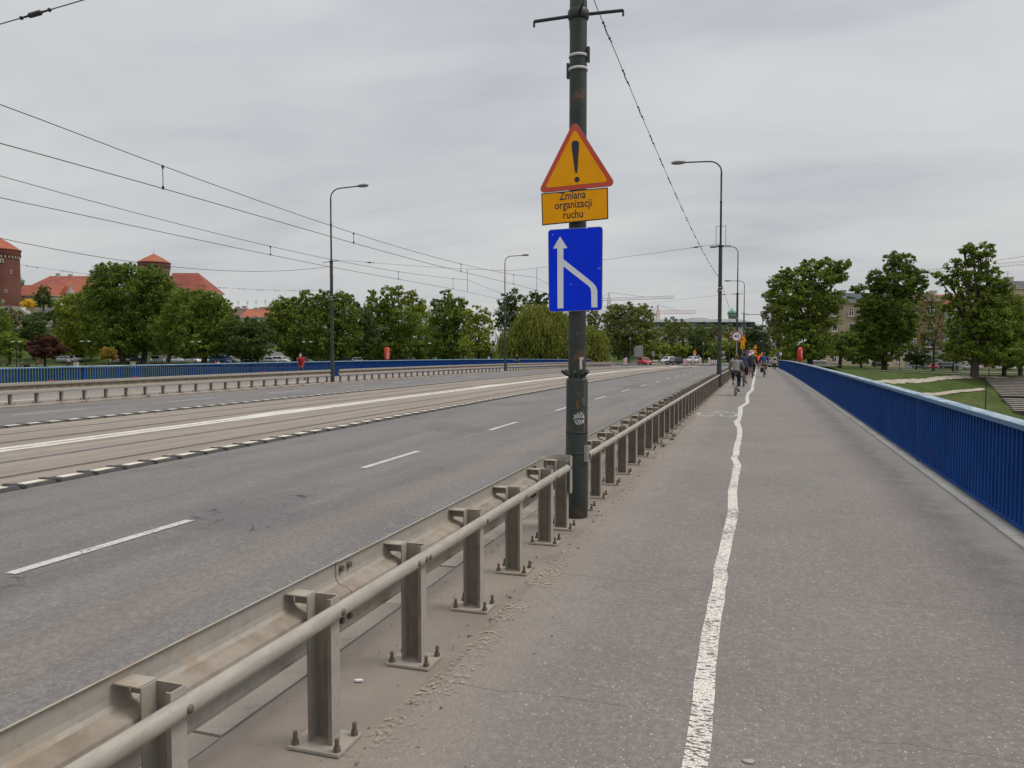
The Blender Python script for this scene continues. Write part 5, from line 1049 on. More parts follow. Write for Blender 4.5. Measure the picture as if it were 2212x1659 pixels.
# long grey-roofed building behind the junction
fb = house(Z7, 300, 330, 1430, 352, 740, 344, 14, PCREAM, ZINC, 'long cream building with glazed top floors and a grey metal roof', 'office_building', wins=[(x, y, 26, 44) for x in (430, 490, 550, 610, 670, 730, 800, 870, 940) for y in (410, 490, 570)], overhang=.1)
sx7 = .09042*300/F_PX; bz = lambda y: (740-y)*sx7; bxx = lambda x: (x-330)*sx7
MB().box(.6, bxx(1440), .9, 13, bz(352), bz(244)).build('top_floors', M('storey_dark', (.05, .055, .058), .6, .15), fb)
MB().box(-.3, bxx(1450), .1, 13, bz(318), bz(302)).build('floor_slab', M('slab_grey', (.32, .32, .31), .8, .1), fb)
GL2 = M('pale_glass', (.16, .22, .22), .2, .3, .4); GL3 = M('blue_glass', (.05, .07, .09), .15, .3, .4)
for row, (ya, yb_) in enumerate(((250, 300), (322, 350))):
    x = 350; i = 0
    while x < 1430:
        w = (38, 52, 30, 60)[(i*7+row) % 4]; MB().box(bxx(x), bxx(x+w-5), .84, .9, bz(yb_), bz(ya)).build('glazing', (GL2, GL3, GLASS)[(i*5+row) % 3], fb); x += w; i += 1
rm = MB(); ez, rz_ = bz(246), bz(206); W_ = bxx(1452)
rm.add([(-.8, -.4, ez), (W_, -.4, ez), (W_, 14.4, ez), (-.8, 14.4, ez), (1.5, 6, rz_), (W_-6.5, 6, rz_+.1), (W_-6.5, 9, rz_+.1), (1.5, 9, rz_)], [(0, 1, 5, 4), (1, 2, 6, 5), (2, 3, 7, 6), (3, 0, 4, 7), (4, 5, 6, 7), (0, 3, 2, 1)]); zr = rm.build('metal_roof', ZINC, fb)
sm = MB(); random.seed(5)
for i in range(36): X = -.5+i*(W_-2)/36; sm.bar((X, -.42, ez+.03), (X*.965+1.2, 5.9, rz_+.03), .06)
o_ = sm.build('roof_seams', M('seam_grey', (.17, .18, .18), .6, .1), zr); o_['kind'] = 'stuff'
MB().box(bxx(540), bxx(575), 5, 8, bz(206), bz(178)).build('plant_room', ZINC, zr); lt = MB()
for i in range(15): X = bxx(750+i*14); h_ = (.35, .75, .5, .3)[i*7 % 4]; lt.box(X, X+.12, 6.9, 7, bz(204), bz(204)+h_); lt.box(X, X+.32, 6.9, 7, bz(204)+h_*.5, bz(204)+h_*.5+.1)
lt.build('roof_sign', DARK, fb)
house(Z7, 270, 1225, 1335, 322, 740, 318, 10, PPALE, ZINC, 'pale flat-roofed block behind the tram warning sign', 'block', wins=[(1260, 400, 26, 40), (1300, 400, 26, 40)], overhang=.1)
# right-bank tenements
rw = lambda xs, ys, w=38, h=60: [(x, y, w, h) for x in xs for y in ys]
tb = house(Z4, 205, 740, 1330, 575, 1046, 492, 13, PBEIGE, SLATE, 'beige tenement with a slate roof and skylights, cream ground floor', 'tenement', wins=rw((805, 925, 1045, 1165, 1275), (645, 757, 870)), chim=[(940, 40, 20), (760, 36, 12)], ground_floor=(935, PCREAM), overhang=.3)
for x in (805, 920, 970, 1045, 1130, 1165, 1275): win_parts(tb, (x-740)*.13517*205/F_PX, (1046-1015)*.13517*205/F_PX, 1.3, 2.1, -.11)
s4 = .13517*205/F_PX; sk = MB(); 
for i, x in enumerate((945, 962, 982)):
    X = (x-740)*s4; z = (1046-545)*s4+.25; MB().add([(X-.3, 1.9, z), (X+.3, 1.9, z), (X+.3, 2.75, z+.75), (X-.3, 2.75, z+.75)], [(0, 1, 2, 3)]).build('skylight', (GLASS, GLASS, WHITE)[i], tb) if False else MB().box(X-.3, X+.3, 2.05, 2.95, z-.35, z+.3).build('skylight', (GLASS, GL3, GL2)[i], tb)
br_ = house(Z4, 205, 1333, 1603, 565, 1046, 492, 13, PBROWN, TILE_B, 'brown tenement with peeling plaster, balconies and white windows', 'tenement', wins=rw((1390,), (757, 870))+rw((1510,), (635, 757, 870), 54, 66)+rw((1390,), (645,)), chim=[(1440, 30, 16)], ground_floor=(925, PGREY), overhang=.3)
for x in (1275+100, 1500): win_parts(br_, (x-1333)*s4, (1046-1020)*s4, 1.7, 2.3, -.11)
MB().box((1465-1333)*s4, (1500-1333)*s4, -.16, -.095, 0, 2.6).build('door', M('door_red', (.18, .05, .04), .6, .15), br_) if False else MB().box((1400-1333)*s4, (1432-1333)*s4, -.16, -.095, 0, 2.6).build('door', M('door_red', (.18, .05, .04), .6, .15), br_)
def balcony(par, x, z, w):
    m = MB(); m.box(x-w/2, x+w/2, -1.0, -.02, z-.15, z); b = m.build('balcony', PGREY, par); g = MB()
    for i in range(int(w/.18)+1): X = x-w/2+.03+i*.18; g.box(X-.012, X+.012, -.99, -.965, z, z+.95)
    g.box(x-w/2, x+w/2, -1.0, -.95, z+.95, z+1.0); g.build('balcony_grille', DARK, b)
for y in (790, 905): balcony(br_, (1510-1333)*s4, (1046-y)*s4, 2.6)
gr_ = house(Z4, 205, 1607, 1800, 590, 1046, 505, 13, PGREY, TILE_R, 'grey tenement with balconies and a rust-red roof', 'tenement', wins=rw((1695,), (640, 757, 870, 985), 50, 64)+rw((1640, 1760), (757, 870)), chim=[(1600+25, 40, 30)], overhang=.3)
for y in (800, 915): balcony(gr_, (1695-1607)*s4, (1046-y)*s4, 2.8)
house(Z4, 205, 1803, 2330, 585, 1046, 500, 13, PPINK, TILE_B, 'pinkish tenement half hidden behind the huge ragged tree', 'tenement', wins=rw((1860, 1960, 2060, 2160, 2260), (645, 757, 870, 985)), chim=[(1900, 40, 20), (2050, 40, 20)], overhang=.3)
house(Z4, 235, 2085, 2400, 470, 1000, 405, 13, PCREAM, SLATE, 'tall house with dark roof and dormers rising at the far right', 'house', hip=(30, 0), wins=rw((2115, 2150), (465,), 16, 30), chim=[(2190, 44, 30), (2100, 30, 10)], overhang=.5)
aerial(Z4, 240, 2090, 400, 340, 'aerial on the dark roof at the far right'); aerial(Z4, 210, 1588, 480, 435, 'aerial on the brown tenement roof')
# tower cranes
def crane(conv, D, mast, ybot, ytop, yjib0, x0, x1, yjib1, colr, label, th=1.3):
    b = P(*conv(mast, ybot), D); t = thing('tower_crane', label, 'crane', b, RZ); sx = abs(conv(1000, 0)[0]-conv(0, 0)[0])/1000*D/F_PX; H = (ybot-ytop)*sx; zj = (ybot-yjib0)*sx; zj1 = (ybot-yjib1)*sx; m = MB(); w = 1.0
    for sxx in (-w, w):
        for syy in (-w, w): m.bar((sxx*.9, syy*.9, -40), (sxx*.9, syy*.9, zj), .22); m.bar((sxx*.9, syy*.9, zj), (0, 0, H), .2)
    z = 0
    while z < zj-2: m.bar((-w*.9, -w*.9, z), (w*.9, -w*.9, z+2), .14); m.bar((w*.9, -w*.9, z), (-w*.9, -w*.9, z+2), .14); z += 2
    m.build('mast', colr, t); a, c = (x0-mast)*sx, (x1-mast)*sx; j = MB(); n = int((c-a)/2.2)
    pt = lambda x: zj+(zj1-zj)*((x-a)/(c-a))
    for i in range(n):
        xa, xb = a+(c-a)*i/n, a+(c-a)*(i+1)/n; xm = (xa+xb)/2
        for s_ in (-.7, .7): j.bar((xa, s_, pt(xa)), (xb, s_, pt(xb)), .2)
        j.bar((xa, 0, pt(xa)+th), (xb, 0, pt(xb)+th), .22); j.bar((xa, -.7, pt(xa)), (xm, 0, pt(xm)+th), .13); j.bar((xm, 0, pt(xm)+th), (xb, -.7, pt(xb)), .13)
    j.build('jib', colr, t); k = MB(); k.tube([(0, 0, H), (c*.55, 0, pt(c*.55)+th)], .09, 4); k.tube([(0, 0, H), (a*.8, 0, pt(a*.8)+th)], .09, 4); k.build('tie_rods', DARK, t)
    MB().box(a, a+2.5, -.8, .8, zj-1.8, zj-.1).build('counterweight', M('cw_grey', (.3, .3, .3), .8, .1), t); MB().box(-.9, 1.1, -2.2, -.9, zj-2.2, zj-.2).build('cab', WHITE, t)
CRW = M('crane_white', (.62, .60, .55), .5, .1); CRO = M('crane_orange', (.55, .22, .10), .5, .1)
crane(Z3, 520, 1075, 560, 378, 450, 985, 1648, 428, M('crane_grey', (.30, .32, .32), .5, .1), 'grey tower crane right behind the blue sign', 1.6); crane(Z7, 560, 362, 260, 55, 152, 300, 780, 148, CRO, 'orange and pale tower crane above the long grey roof', 2.0)
crane(Z4, 420, 2240, 600, 230, 366, 1400, 2330, 285, CRW, 'pale tower crane whose jib shows between the right trees', 1.8)
# ------------------------------------------------------------------ cars
def paint(n, c): return M('car_'+n, c, .28, .03, 1, 0, 0, .6)
CARC = {'red': (.42, .015, .02), 'black': (.012, .013, .018), 'white': (.66, .67, .68), 'silver': (.36, .37, .38), 'grey': (.12, .125, .13), 'blue': (.02, .06, .18), 'darkred': (.2, .02, .02), 'green': (.02, .04, .035)}
HEADL = M('headlamp', (.75, .78, .8), .15, .05); TAILL = M('taillamp', (.4, .02, .02), .3, .1); RIM = M('rim_alloy', (.35, .35, .36), .4, .1, 3, .6)
wt = MB().torus((0, 0, .31), .235, .085, 'X', 22, 8); TYRE_ME = wt.mesh('tyre'); TYRE_ME.materials.append(BLACKR)
wr_ = MB(); wr_.tube([(-.075, 0, .31), (.075, 0, .31)], .20, 16); RIM_ME = wr_.mesh('rim'); RIM_ME.materials.append(RIM)
def car_body(kind):
    # stations along y (front = -y): y, half width, z bottom, z shoulder
    L = {'hatch': 3.9, 'suv': 4.5, 'sedan': 4.5, 'van': 4.9}[kind]; hw = .84 if kind != 'van' else .95; sh = {'hatch': .92, 'suv': 1.02, 'sedan': .88, 'van': 1.1}[kind]; H = {'hatch': 1.48, 'suv': 1.68, 'sedan': 1.42, 'van': 2.1}[kind]; f = -L/2
    st = [(f, .62, .32, .58), (f+.06, .74, .22, .70), (f+.3, hw*.97, .20, .78), (f+.95, hw, .20, sh-.02), (f+1.3, hw, .20, sh), (f+L-.7, hw, .20, sh+.03), (f+L-.15, hw*.95, .22, sh), (f+L-.03, .76, .28, sh-.1), (f+L, .68, .36, sh-.22)]
    m = MB(); vs = []; fs = []; 
    def sec(y, w, zb_, zt):
        zm = zb_+(zt-zb_)*.55; return [(-w*.9, y, zb_), (-w, y, zb_+.08), (-w*1.01, y, zm), (-w*.985, y, zt-.06), (-w*.9, y, zt), (w*.9, y, zt), (w*.985, y, zt-.06), (w*1.01, y, zm), (w, y, zb_+.08), (w*.9, y, zb_)]
    for a in st: vs += sec(*a)
    n = 10
    for i in range(len(st)-1):
        for k in range(n): fs.append((i*n+k, (i+1)*n+k, (i+1)*n+(k+1) % n, i*n+(k+1) % n))
    fs += [tuple(range(n)), tuple((len(st)-1)*n+k for k in range(n-1, -1, -1))]; m.add(vs, fs, True)
    c0, c1 = {'hatch': (.78, .12), 'suv': (1.05, .15), 'sedan': (1.15, .55), 'van': (.5, .05)}[kind]; r0, r1 = {'hatch': (1.45, .45), 'suv': (1.7, .4), 'sedan': (1.85, 1.35), 'van': (1.15, .15)}[kind]
    b0, b1, t0, t1 = f+c0, f+L-c1, f+r0, f+L-r1; wb, wt_ = hw*.94, hw*.72 if kind != 'van' else hw*.85; zs = sh-.05
    cv = [(-wb, b0, zs), (wb, b0, zs), (wb, b1, zs), (-wb, b1, zs), (-wt_, t0, H-.05), (wt_, t0, H-.05), (wt_, t1, H-.05), (-wt_, t1, H-.05), (-wt_*.86, t0+.12, H), (wt_*.86, t0+.12, H), (wt_*.86, t1-.12, H), (-wt_*.86, t1-.12, H)]
    m.add(cv, [(0, 1, 5, 4), (1, 2, 6, 5), (2, 3, 7, 6), (3, 0, 4, 7), (4, 5, 9, 8), (5, 6, 10, 9), (6, 7, 11, 10), (7, 4, 8, 11), (8, 9, 10, 11)])
    def quad(i, j, k, l, a=.08, b=.9, c=.06, d=.94, off=.012):   # inset panel on a cabin face
        A, B_, C_, D_ = [Vector(cv[q]) for q in (i, j, k, l)]; nn = (B_-A).cross(D_-A).normalized()*off
        q = lambda s_, t_: (A.lerp(B_, s_)).lerp(D_.lerp(C_, s_), t_)+nn
        return [q(c, a), q(d, a), q(d, b), q(c, b)]
    g = {'windscreen': [quad(0, 1, 5, 4)], 'rear_window': [quad(2, 3, 7, 6, .2)], 'side_window': [quad(1, 2, 6, 5, .12, .9, .14, .5), quad(1, 2, 6, 5, .12, .9, .53, .88), quad(3, 0, 4, 7, .12, .9, .12, .47), quad(3, 0, 4, 7, .12, .9, .5, .86)]}
    return m, g, f, L, hw, sh
def make_car(kind, col, label, loc, rz, group=None, lights=False):
    m, g, f, L, hw, sh = car_body(kind); c = thing('parked_car' if group else 'car', label, 'car', loc, rz, group)
    m.build('body', paint(col, CARC[col]), c)
    for nm, qs in g.items():
        for q in qs: MB().add(q, [(0, 1, 2, 3)]).build(nm, GLASS, c)
    for x in (-hw+.07, hw-.07):
        for y in (f+.78, f+L-.75): w = obj('wheel', TYRE_ME, c, (x, y, 0)); obj('rim', RIM_ME, w, (.012 if x > 0 else -.012, 0, 0))
    for s_ in (-1, 1):
        MB().ball((s_*.60, f+.16, .66), (.15, .10, .075), 10, 6).build('headlight', HEADL, c); MB().ball((s_*.70, f+L-.10, sh-.12), (.09, .07, .13), 8, 6).build('tail_light', TAILL, c)
        MB().box(s_*(hw+.02), s_*(hw+.19), f+1.28, f+1.38, sh+.0, sh+.13).build('mirror', paint(col, CARC[col]), c)
    MB().box(-.42, .42, f-.012, f+.03, .42, .54).build('grille', DARK, c); MB().box(-.26, .26, f-.03, f-.013, .36, .46).build('number_plate', WHITE, c); MB().box(-.26, .26, f+L+.003, f+L+.02, .5, .6).build('number_plate', WHITE, c)
    return c
def onroad(u, v): p = GB(u, v, -.06); return p
def jct(u, D): p = P(u, 350, D); p.z = zb(p.y)+.03 if p.y > 148 else zb(p.y)-.06; return p
make_car('hatch', 'red', 'red hatchback with headlights on entering the bridge from the junction', jct(644.5, 147), R_(30))
make_car('sedan', 'black', 'black car turning at the junction beside the striped boards', jct(676, 147), R_(-38))
make_car('hatch', 'white', 'white car waiting behind the black car', jct(668, 163), R_(-25)); make_car('hatch', 'white', 'white car behind the striped boards at the junction', jct(693, 172), R_(-40))
make_car('hatch', 'silver', 'silver car passing behind the walker in the cream coat', jct(767.5, 152), R_(95))
def park(u, D, kind, col, rz, label): p = gD_(u, D); p.z += .08; make_car(kind, col, label, p, rz, 'cars parked along the park street' if u < 500 else 'cars parked by the right-bank tenements')
lc = [(575, 'hatch', 'silver', 'silver hatchback half behind the purple tree'), (640, 'hatch', 'white', 'white hatchback between the purple tree and bright tree'), (1035, 'sedan', 'white', 'white sedan behind the tall chestnut trunk'), (1165, 'suv', 'grey', 'grey car between the two chestnut trunks'),
      (1375, 'suv', 'white', 'white estate car parked under the tower chestnut'), (1430, 'hatch', 'silver', 'silver hatchback beside the white estate car'), (1520, 'suv', 'white', 'white car left of the trunk among parked cars'), (1585, 'hatch', 'white', 'white hatchback right of the trunk among parked cars'), (1655, 'suv', 'white', 'white car parked left of the round chestnut'),
      (1800, 'sedan', 'white', 'white car parked right of the round chestnut'), (1990, 'suv', 'grey', 'dark grey car parked right of the blue van')]
for i, (x, k, c, l) in enumerate(lc): park(Z1(x, 0)[0], 178+3*(i % 2), k, c, RZ+R_(75 if i % 3 else 100), l)
park(Z1(1905, 0)[0], 176, 'van', 'blue', RZ+R_(80), 'blue delivery van parked near the round chestnut')
for x, k, c, l in ((40, 'suv', 'silver', 'silver car parked left of the low dark tree'), (205, 'sedan', 'black', 'black car parked under the low dark tree'), (372, 'hatch', 'silver', 'silver hatchback ahead of the white off-roader'), (445, 'suv', 'white', 'white off-roader parked in front of the tenement windows'), (640, 'hatch', 'grey', 'grey hatchback just behind the woman in red'), (985, 'hatch', 'black', 'black hatchback behind the lamp across the road'), (1085, 'hatch', 'white', 'white hatchback under the trees left of the red lifebuoy case')):
    park(Z2(x, 0)[0], 182, k, c, RZ+R_(85), l)
for x, k, c, rz, l in ((1150, 'hatch', 'black', 85, 'black hatchback behind the tall ragged tree trunk'), (1525, 'sedan', 'red', -85, 'red car parked in front of the brown tenement'), (1648, 'suv', 'green', 88, 'dark green estate car parked by the grey tenement'), (1835, 'sedan', 'silver', 85, 'silver car behind the huge tree trunk'), (2080, 'hatch', 'white', 80, 'white hatchback under the huge ragged tree'), (2150, 'suv', 'silver', 80, 'silver car parked above the river steps'), (1450, 'hatch', 'grey', 60, 'grey car next to the red car'), (690, 'hatch', 'silver', 80, 'silver car right of the big spreading tree')):
    park(Z4(x, 0)[0], 194, k, c, RZ+R_(rz), l)
# ------------------------------------------------------------------ traffic signs, boards and signals
def disc(r, y, n=24): return [(r*math.cos(2*math.pi*i/n), y, r*math.sin(2*math.pi*i/n)) for i in range(n)]
def flat(pts, mat, name, par, th=.004): return MB().prism(pts, (0, th, 0)).build(name, mat, par)
def tri_pts(s, y, up=True): h = s*.866; k = 1 if up else -1; return [(-s/2, y, -k*h/3), (s/2, y, -k*h/3), (0, y, k*h*2/3)] if up else [(s/2, y, h/3), (-s/2, y, h/3), (0, y, -h*2/3)]
def sign_post(pos, zs, label, cat='traffic sign', r=.035, off=(0, .06)):
    t = thing('road_sign', label, cat, pos); 
    MB().tube([(off[0], off[1], 0), (off[0], off[1], zs)], r, 8).build('post', STEEL, t); return t
def holder(t, z, x=0):
    o = obj('face', None, t, (x, 0, z)); return o
def face(t, pts, mat, name, z, x=0, y=0.0, th=.004, rz=0): o = MB().prism([(a+0, b+y, c) for a, b, c in pts], (0, th, 0)).build(name, mat, t, (x, 0, z)); return o
def txt(t, s, size, z, x=0, y=-.02, mat=None):
    me = text_mesh(s, size); me.materials.append(mat or SDARK); o = obj('lettering', me, t, (x, y, z)); o.rotation_euler = (R_(90), 0, 0); return o
def rect(w, h, y=0): return [(-w/2, y, -h/2), (w/2, y, -h/2), (w/2, y, h/2), (-w/2, y, h/2)]
def at_line(u, D, x_off=0): p = P(u, 350, D); p.z = zb(p.y); return p
# 40 limit
D40 = 61; p = at_line(736.6, D40); z40 = P(736, 336.4, D40).z-p.z; t = sign_post(p, z40+.45, 'round white 40 speed limit sign with a red rim beside the cyclists')
face(t, disc(.40, 0), SGREY, 'backing', z40, 0, .006); face(t, disc(.395, 0), M('rim_red', (.42, .02, .03), .45, .05), 'red_rim', z40, 0, -.004); face(t, disc(.315, 0), SWHITE, 'white_face', z40, 0, -.010); txt(t, '40', .40, z40+.0, 0, -.014)
# tram-works triangle and plate
DT = 88; p = at_line(742.6, DT); zt = P(742.6, 339.2, DT).z-p.z; t = sign_post(p, zt+.5, 'yellow triangular tram warning sign with a yellow plate below it'); face(t, tri_pts(.98, 0), SRED, 'red_border', zt, 0, 0); face(t, tri_pts(.82, 0), YELLOW, 'yellow_face', zt, 0, -.006)
face(t, rect(.42, .09), SDARK, 'tram_symbol', zt-.1, 0, -.011); face(t, rect(.30, .03), SDARK, 'tram_symbol', zt+.02, 0, -.011); face(t, rect(.14, .03), SDARK, 'tram_symbol', zt+.1, 0, -.011)
z2 = P(742.6, 345, DT).z-p.z; face(t, rect(.42, .82), YELLOW, 'lower_plate', z2, 0, -.002); face(t, [(-.02, 0, .3), (-.1, 0, .1), (-.04, 0, .08), (.03, 0, .25)], SDARK, 'arrow_symbol', z2, 0, -.009); face(t, rect(.13, .3), SDARK, 'arrow_symbol', z2-.18, .03, -.009)
# cluster by the bridge end
DC = 118
p = at_line(747.4, DC); z = P(747.4, 352.5, DC).z-p.z; t = sign_post(p, z+.4, 'round blue no stopping sign with a red rim behind the cyclists'); face(t, disc(.36, 0), M('rim_red', (.42, .02, .03), .45, .05), 'red_rim', z, 0, 0); face(t, disc(.29, 0), M('sign_blue2', (.02, .06, .35), .5, .05), 'blue_face', z, 0, -.006)
for a in (45, -45): o = face(t, rect(.56, .06), SRED, 'red_bar', z, 0, -.011); o.rotation_euler = (0, R_(a), 0)
p = at_line(751.7, DC+1); z = P(751.7, 352.2, DC).z-p.z; t = sign_post(p, z+.4, 'white square sign with a red ringed letter A behind the white helmet'); face(t, rect(.58, .66), SWHITE, 'white_face', z); face(t, disc(.2, 0), M('rim_red', (.42, .02, .03), .45, .05), 'red_ring', z-.05, 0, -.006); txt(t, 'A', .3, z-.05, 0, -.012, SWHITE)
p = at_line(755.2, DC+2); zA, zB_, zC = [P(755, v, DC).z-p.z for v in (347.2, 351.6, 355.8)]; t = sign_post(p, zA+.4, 'two stacked yellow triangles over yellow plates behind the cyclists')
for z, s_ in ((zA, .78), (zB_, .78)): face(t, tri_pts(s_, 0), SRED, 'red_border', z); face(t, tri_pts(s_-.1, 0), YELLOW, 'yellow_face', z, 0, -.006)
face(t, rect(.06, .26), SDARK, 'symbol', zA-.03, -.08, -.011); face(t, rect(.06, .22), SDARK, 'symbol', zA-.05, .08, -.011); face(t, rect(.05, .24), SDARK, 'symbol', zB_, 0, -.011)
face(t, rect(.6, .2), YELLOW, 'upper_plate', zC+.12); face(t, rect(.95, .42), YELLOW, 'lower_plate', zC-.28, .12, -.003); face(t, rect(.4, .05), SDARK, 'lettering_block', zC+.12, 0, -.008); face(t, rect(.6, .06), SDARK, 'lettering_block', zC-.28, .12, -.009)
p = at_line(762.0, DC+4); z = P(762, 354.5, DC).z-p.z; t = sign_post(p, z+.3, 'yellow triangle sign right of the orange jacket'); face(t, tri_pts(.75, 0), SRED, 'red_border', z); face(t, tri_pts(.64, 0), YELLOW, 'yellow_face', z, 0, -.006); face(t, rect(.05, .2), SDARK, 'symbol', z, 0, -.011)
p = at_line(778.6, 122); z = P(778.6, 354.3, 122).z-p.z; t = sign_post(p, z+.2, 'small round blue cycle path sign beside the railing end'); face(t, disc(.25, 0), M('sign_blue2', (.02, .06, .35), .5, .05), 'blue_face', z)
p = at_line(780.8, 121); z = P(780.8, 353.8, 121).z-p.z; t = sign_post(p, z+.2, 'white notice panel on a post beside the railing end'); face(t, rect(.3, .42), SWHITE, 'panel', z)
# junction signs
DJ = 150
p = jct(694.8, DJ); zA, zB_ = [P(694.8, v, DJ).z-p.z for v in (351.8, 354.6)]; t = sign_post(p, zA+.4, 'yellow narrowing road triangle above a small 40 limit at the junction', r=.05); face(t, tri_pts(.85, 0), SRED, 'red_border', zA); face(t, tri_pts(.74, 0), YELLOW, 'yellow_face', zA, 0, -.006); face(t, disc(.3, 0), SRED, 'red_rim', zB_); face(t, disc(.23, 0), SWHITE, 'white_face', zB_, 0, -.006); txt(t, '40', .28, zB_, 0, -.012)
for a in (-.08, .08): face(t, rect(.05, .3), SDARK, 'symbol', zA-.02, a, -.011)
p = jct(723.5, 140); zA, zB_ = [P(723.5, v, 140).z-p.z for v in (352.2, 357.4)]; t = sign_post(p, zA+.3, 'grey backs of a give way triangle and a lower sign on a post'); face(t, tri_pts(.85, 0, False), SGREY, 'triangle_back', zA); face(t, [(-.45, 0, -.25), (.35, 0, -.25), (.5, 0, .25), (-.1, 0, .25)], SGREY, 'lower_back', zB_)
def back_board(u, v0, v1, w, D, label, posts=(-.4, .4)):
    p = jct(u, D); za, zb__ = P(u, v0, D).z-p.z, P(u, v1, D).z-p.z; t = thing('road_sign', label, 'traffic sign', p); face(t, rect(w, za-zb__), SGREY, 'panel_back', (za+zb__)/2)
    for x in posts: MB().tube([(x*w, .05, 0), (x*w, .05, za)], .045, 6).build('post', STEEL, t)
    for k in (.2, .5, .8): MB().box(-w/2, w/2, -.03, -.001, zb__+(za-zb__)*k-.03, zb__+(za-zb__)*k+.03).build('rail', M('sign_rail', (.2, .21, .21), .5, .1), t)
back_board(639.5, 345.6, 356.8, 1.45, 156, 'large grey back of a direction board behind the red car'); back_board(635.2, 347.4, 356.8, .5, 156.5, 'narrow grey panel beside the large direction board', (0,)); back_board(653.4, 351.3, 356, .6, 150, 'small grey sign back right of the red car', (0,)); back_board(666.7, 353.9, 357, .4, 156, 'small dark sign back above the white car', (0,))
back_board(609.5, 352.4, 356, .5, 160, 'small grey sign back beside the far guardrail end', (-.3, .3)); back_board(661, 354, 357.5, .45, 158, 'narrow pale sign back near the white car', (0,)); back_board(698.5, 354.8, 357.2, .45, 165, 'grey sign back behind the narrowing triangle', (0,))
STR = None
def stripe_board(u, D, label, w=.3, h=1.15):
    p = jct(u, D); t = thing('barrier_board', label, 'barrier', p, 0, 'striped boards at the junction'); MB().prism([(-w/2, 0, .12), (w/2, 0, .12), (w/2, 0, h-.05), (w/2-.06, 0, h), (-w/2+.06, 0, h), (-w/2, 0, h-.05)], (0, .05, 0)).build('panel', SWHITE, t)
    for k in range(4):
        z = .2+k*.26; face(t, [(-w/2+.02, 0, z), (w/2-.02, 0, z+.18) if False else (w/2-.02, 0, z-.1+.1), (w/2-.02, 0, z+.13), (-w/2+.02, 0, z+.26-.01)] if False else [(-w/2+.02, -.002, z+.12), (w/2-.02, -.002, z-.06), (w/2-.02, -.002, z+.07), (-w/2+.02, -.002, z+.25 if z+.25 < h-.06 else h-.06)], M('stripe_red', (.5, .03, .03), .45, .05), 'red_stripe', 0, 0, -.004)
    MB().box(-.25, .25, -.15, .2, 0, .12).build('foot', BLACKR, t); MB().box(-.06, .06, .0, .05, h, h+.13).build('lamp', SWHITE, t)
for u, D, l in ((626.2, 139, 'striped board at the end of the far guardrail'), (624.4, 141, 'thin striped board just behind the far guardrail end'), (684.2, 141, 'striped board touching the black car'), (686.3, 141.5, 'second striped board right of the black car'), (692.8, 146, 'striped board at the foot of the narrowing sign'), (700.3, 140, 'tall striped board standing alone on the grass strip'), (709.3, 139, 'striped board joined to the chevron panel'), (732.8, 143, 'striped board partly hidden by the nearest cyclist')):
    stripe_board(u, D, l, .36 if D in (139, 140) else .3, 1.4 if D in (139, 140) else 1.2)
p = jct(713.6, 140); t = thing('chevron_panel', 'red and white chevron panel at the junction behind the tall lamp', 'barrier', p); z = .75; face(t, rect(1.15, .62), SWHITE, 'panel', z); MB().box(-.5, .5, .02, .06, 0, .5).build('stand', STEEL, t)
for k in (-.45, -.08, .29): face(t, [(k-.1, 0, -.29), (k+.06, 0, -.29), (k+.22, 0, 0), (k+.06, 0, .29), (k-.1, 0, .29), (k+.06, 0, 0)], M('stripe_red', (.5, .03, .03), .45, .05), 'chevron', z, 0, -.006)
# lattice works barrier by the red car
p = jct(655.5, 144); t = thing('works_barrier', 'orange and white works barrier between the red and black cars', 'barrier', p); 
for k in (-.35, 0, .35): MB().box(k-.09, k+.09, -.03, .03, 0, 1.1).build('slat', M('orange_plastic', (.5, .10, .04), .5, .1), t)
MB().box(-.5, .5, -.05, -.031, .75, .95).build('rail', SWHITE, t); MB().box(-.5, .5, -.05, -.031, .25, .4).build('rail', SWHITE, t)
# traffic-signal gantries
def signal(u0, u1, vt, D, heads, label, mast_right=True):
    a, b = jct(u0, D), jct(u1, D); g = b if mast_right else a; t = thing('signal_gantry', label, 'traffic light', g); H = P(u0, vt, D).z-g.z; e = (a-b) if mast_right else (b-a); L = Vector((e.x, e.y, 0)); n = 8
    MB().tube([(0, 0, 0), (0, 0, H+2.5)], [.14, .09], 10).build('mast', MATS['pole'], t); pts = [Vector((0, 0, H-.3)), Vector((0, 0, H-.3))+L*.03+Vector((0, 0, .2)), L*.08+Vector((0, 0, H)), L*.84+Vector((0, 0, H))]+[L*(.84+.16*math.sin(q))+Vector((0, 0, H-1.6*(1-math.cos(q)))) for q in [math.pi/2*i/n for i in range(1, n+1)]]+[L+Vector((0, 0, 0))]
    MB().tube(pts, .075, 8).build('arch', MATS['pole'], t)
    for f_ in heads:
        c = L*f_+Vector((0, 0, H)); h = MB().box(c.x-.28, c.x+.28, c.y-.16, c.y-.10, c.z-.85, c.z+.85).box(c.x-.16, c.x+.16, c.y-.22, c.y+.12, c.z-.55, c.z+.55).build('signal_head', DARK, t)
    return t
signal(666, 695.2, 342.6, 172, (.42, .80), 'signal gantry arching over the black car lane')
t = signal(760, 791, 344, 160, (.12, .60), 'signal gantry behind the cyclists and walker', False)
p = t.location; L = P(773.5, 344.2, 160)-Vector(p); fr = MB(); 
for a in ((-.36, .36, .9, .97), (-.36, .36, -.97, -.9)): fr.box(L.x+a[0], L.x+a[1], L.y-.4, L.y-.35, L.z+a[2], L.z+a[3])
for a in (-.36, .29): fr.box(L.x+a, L.x+a+.07, L.y-.4, L.y-.35, L.z-.9, L.z+.9)
fr.build('white_surround', SWHITE, t)
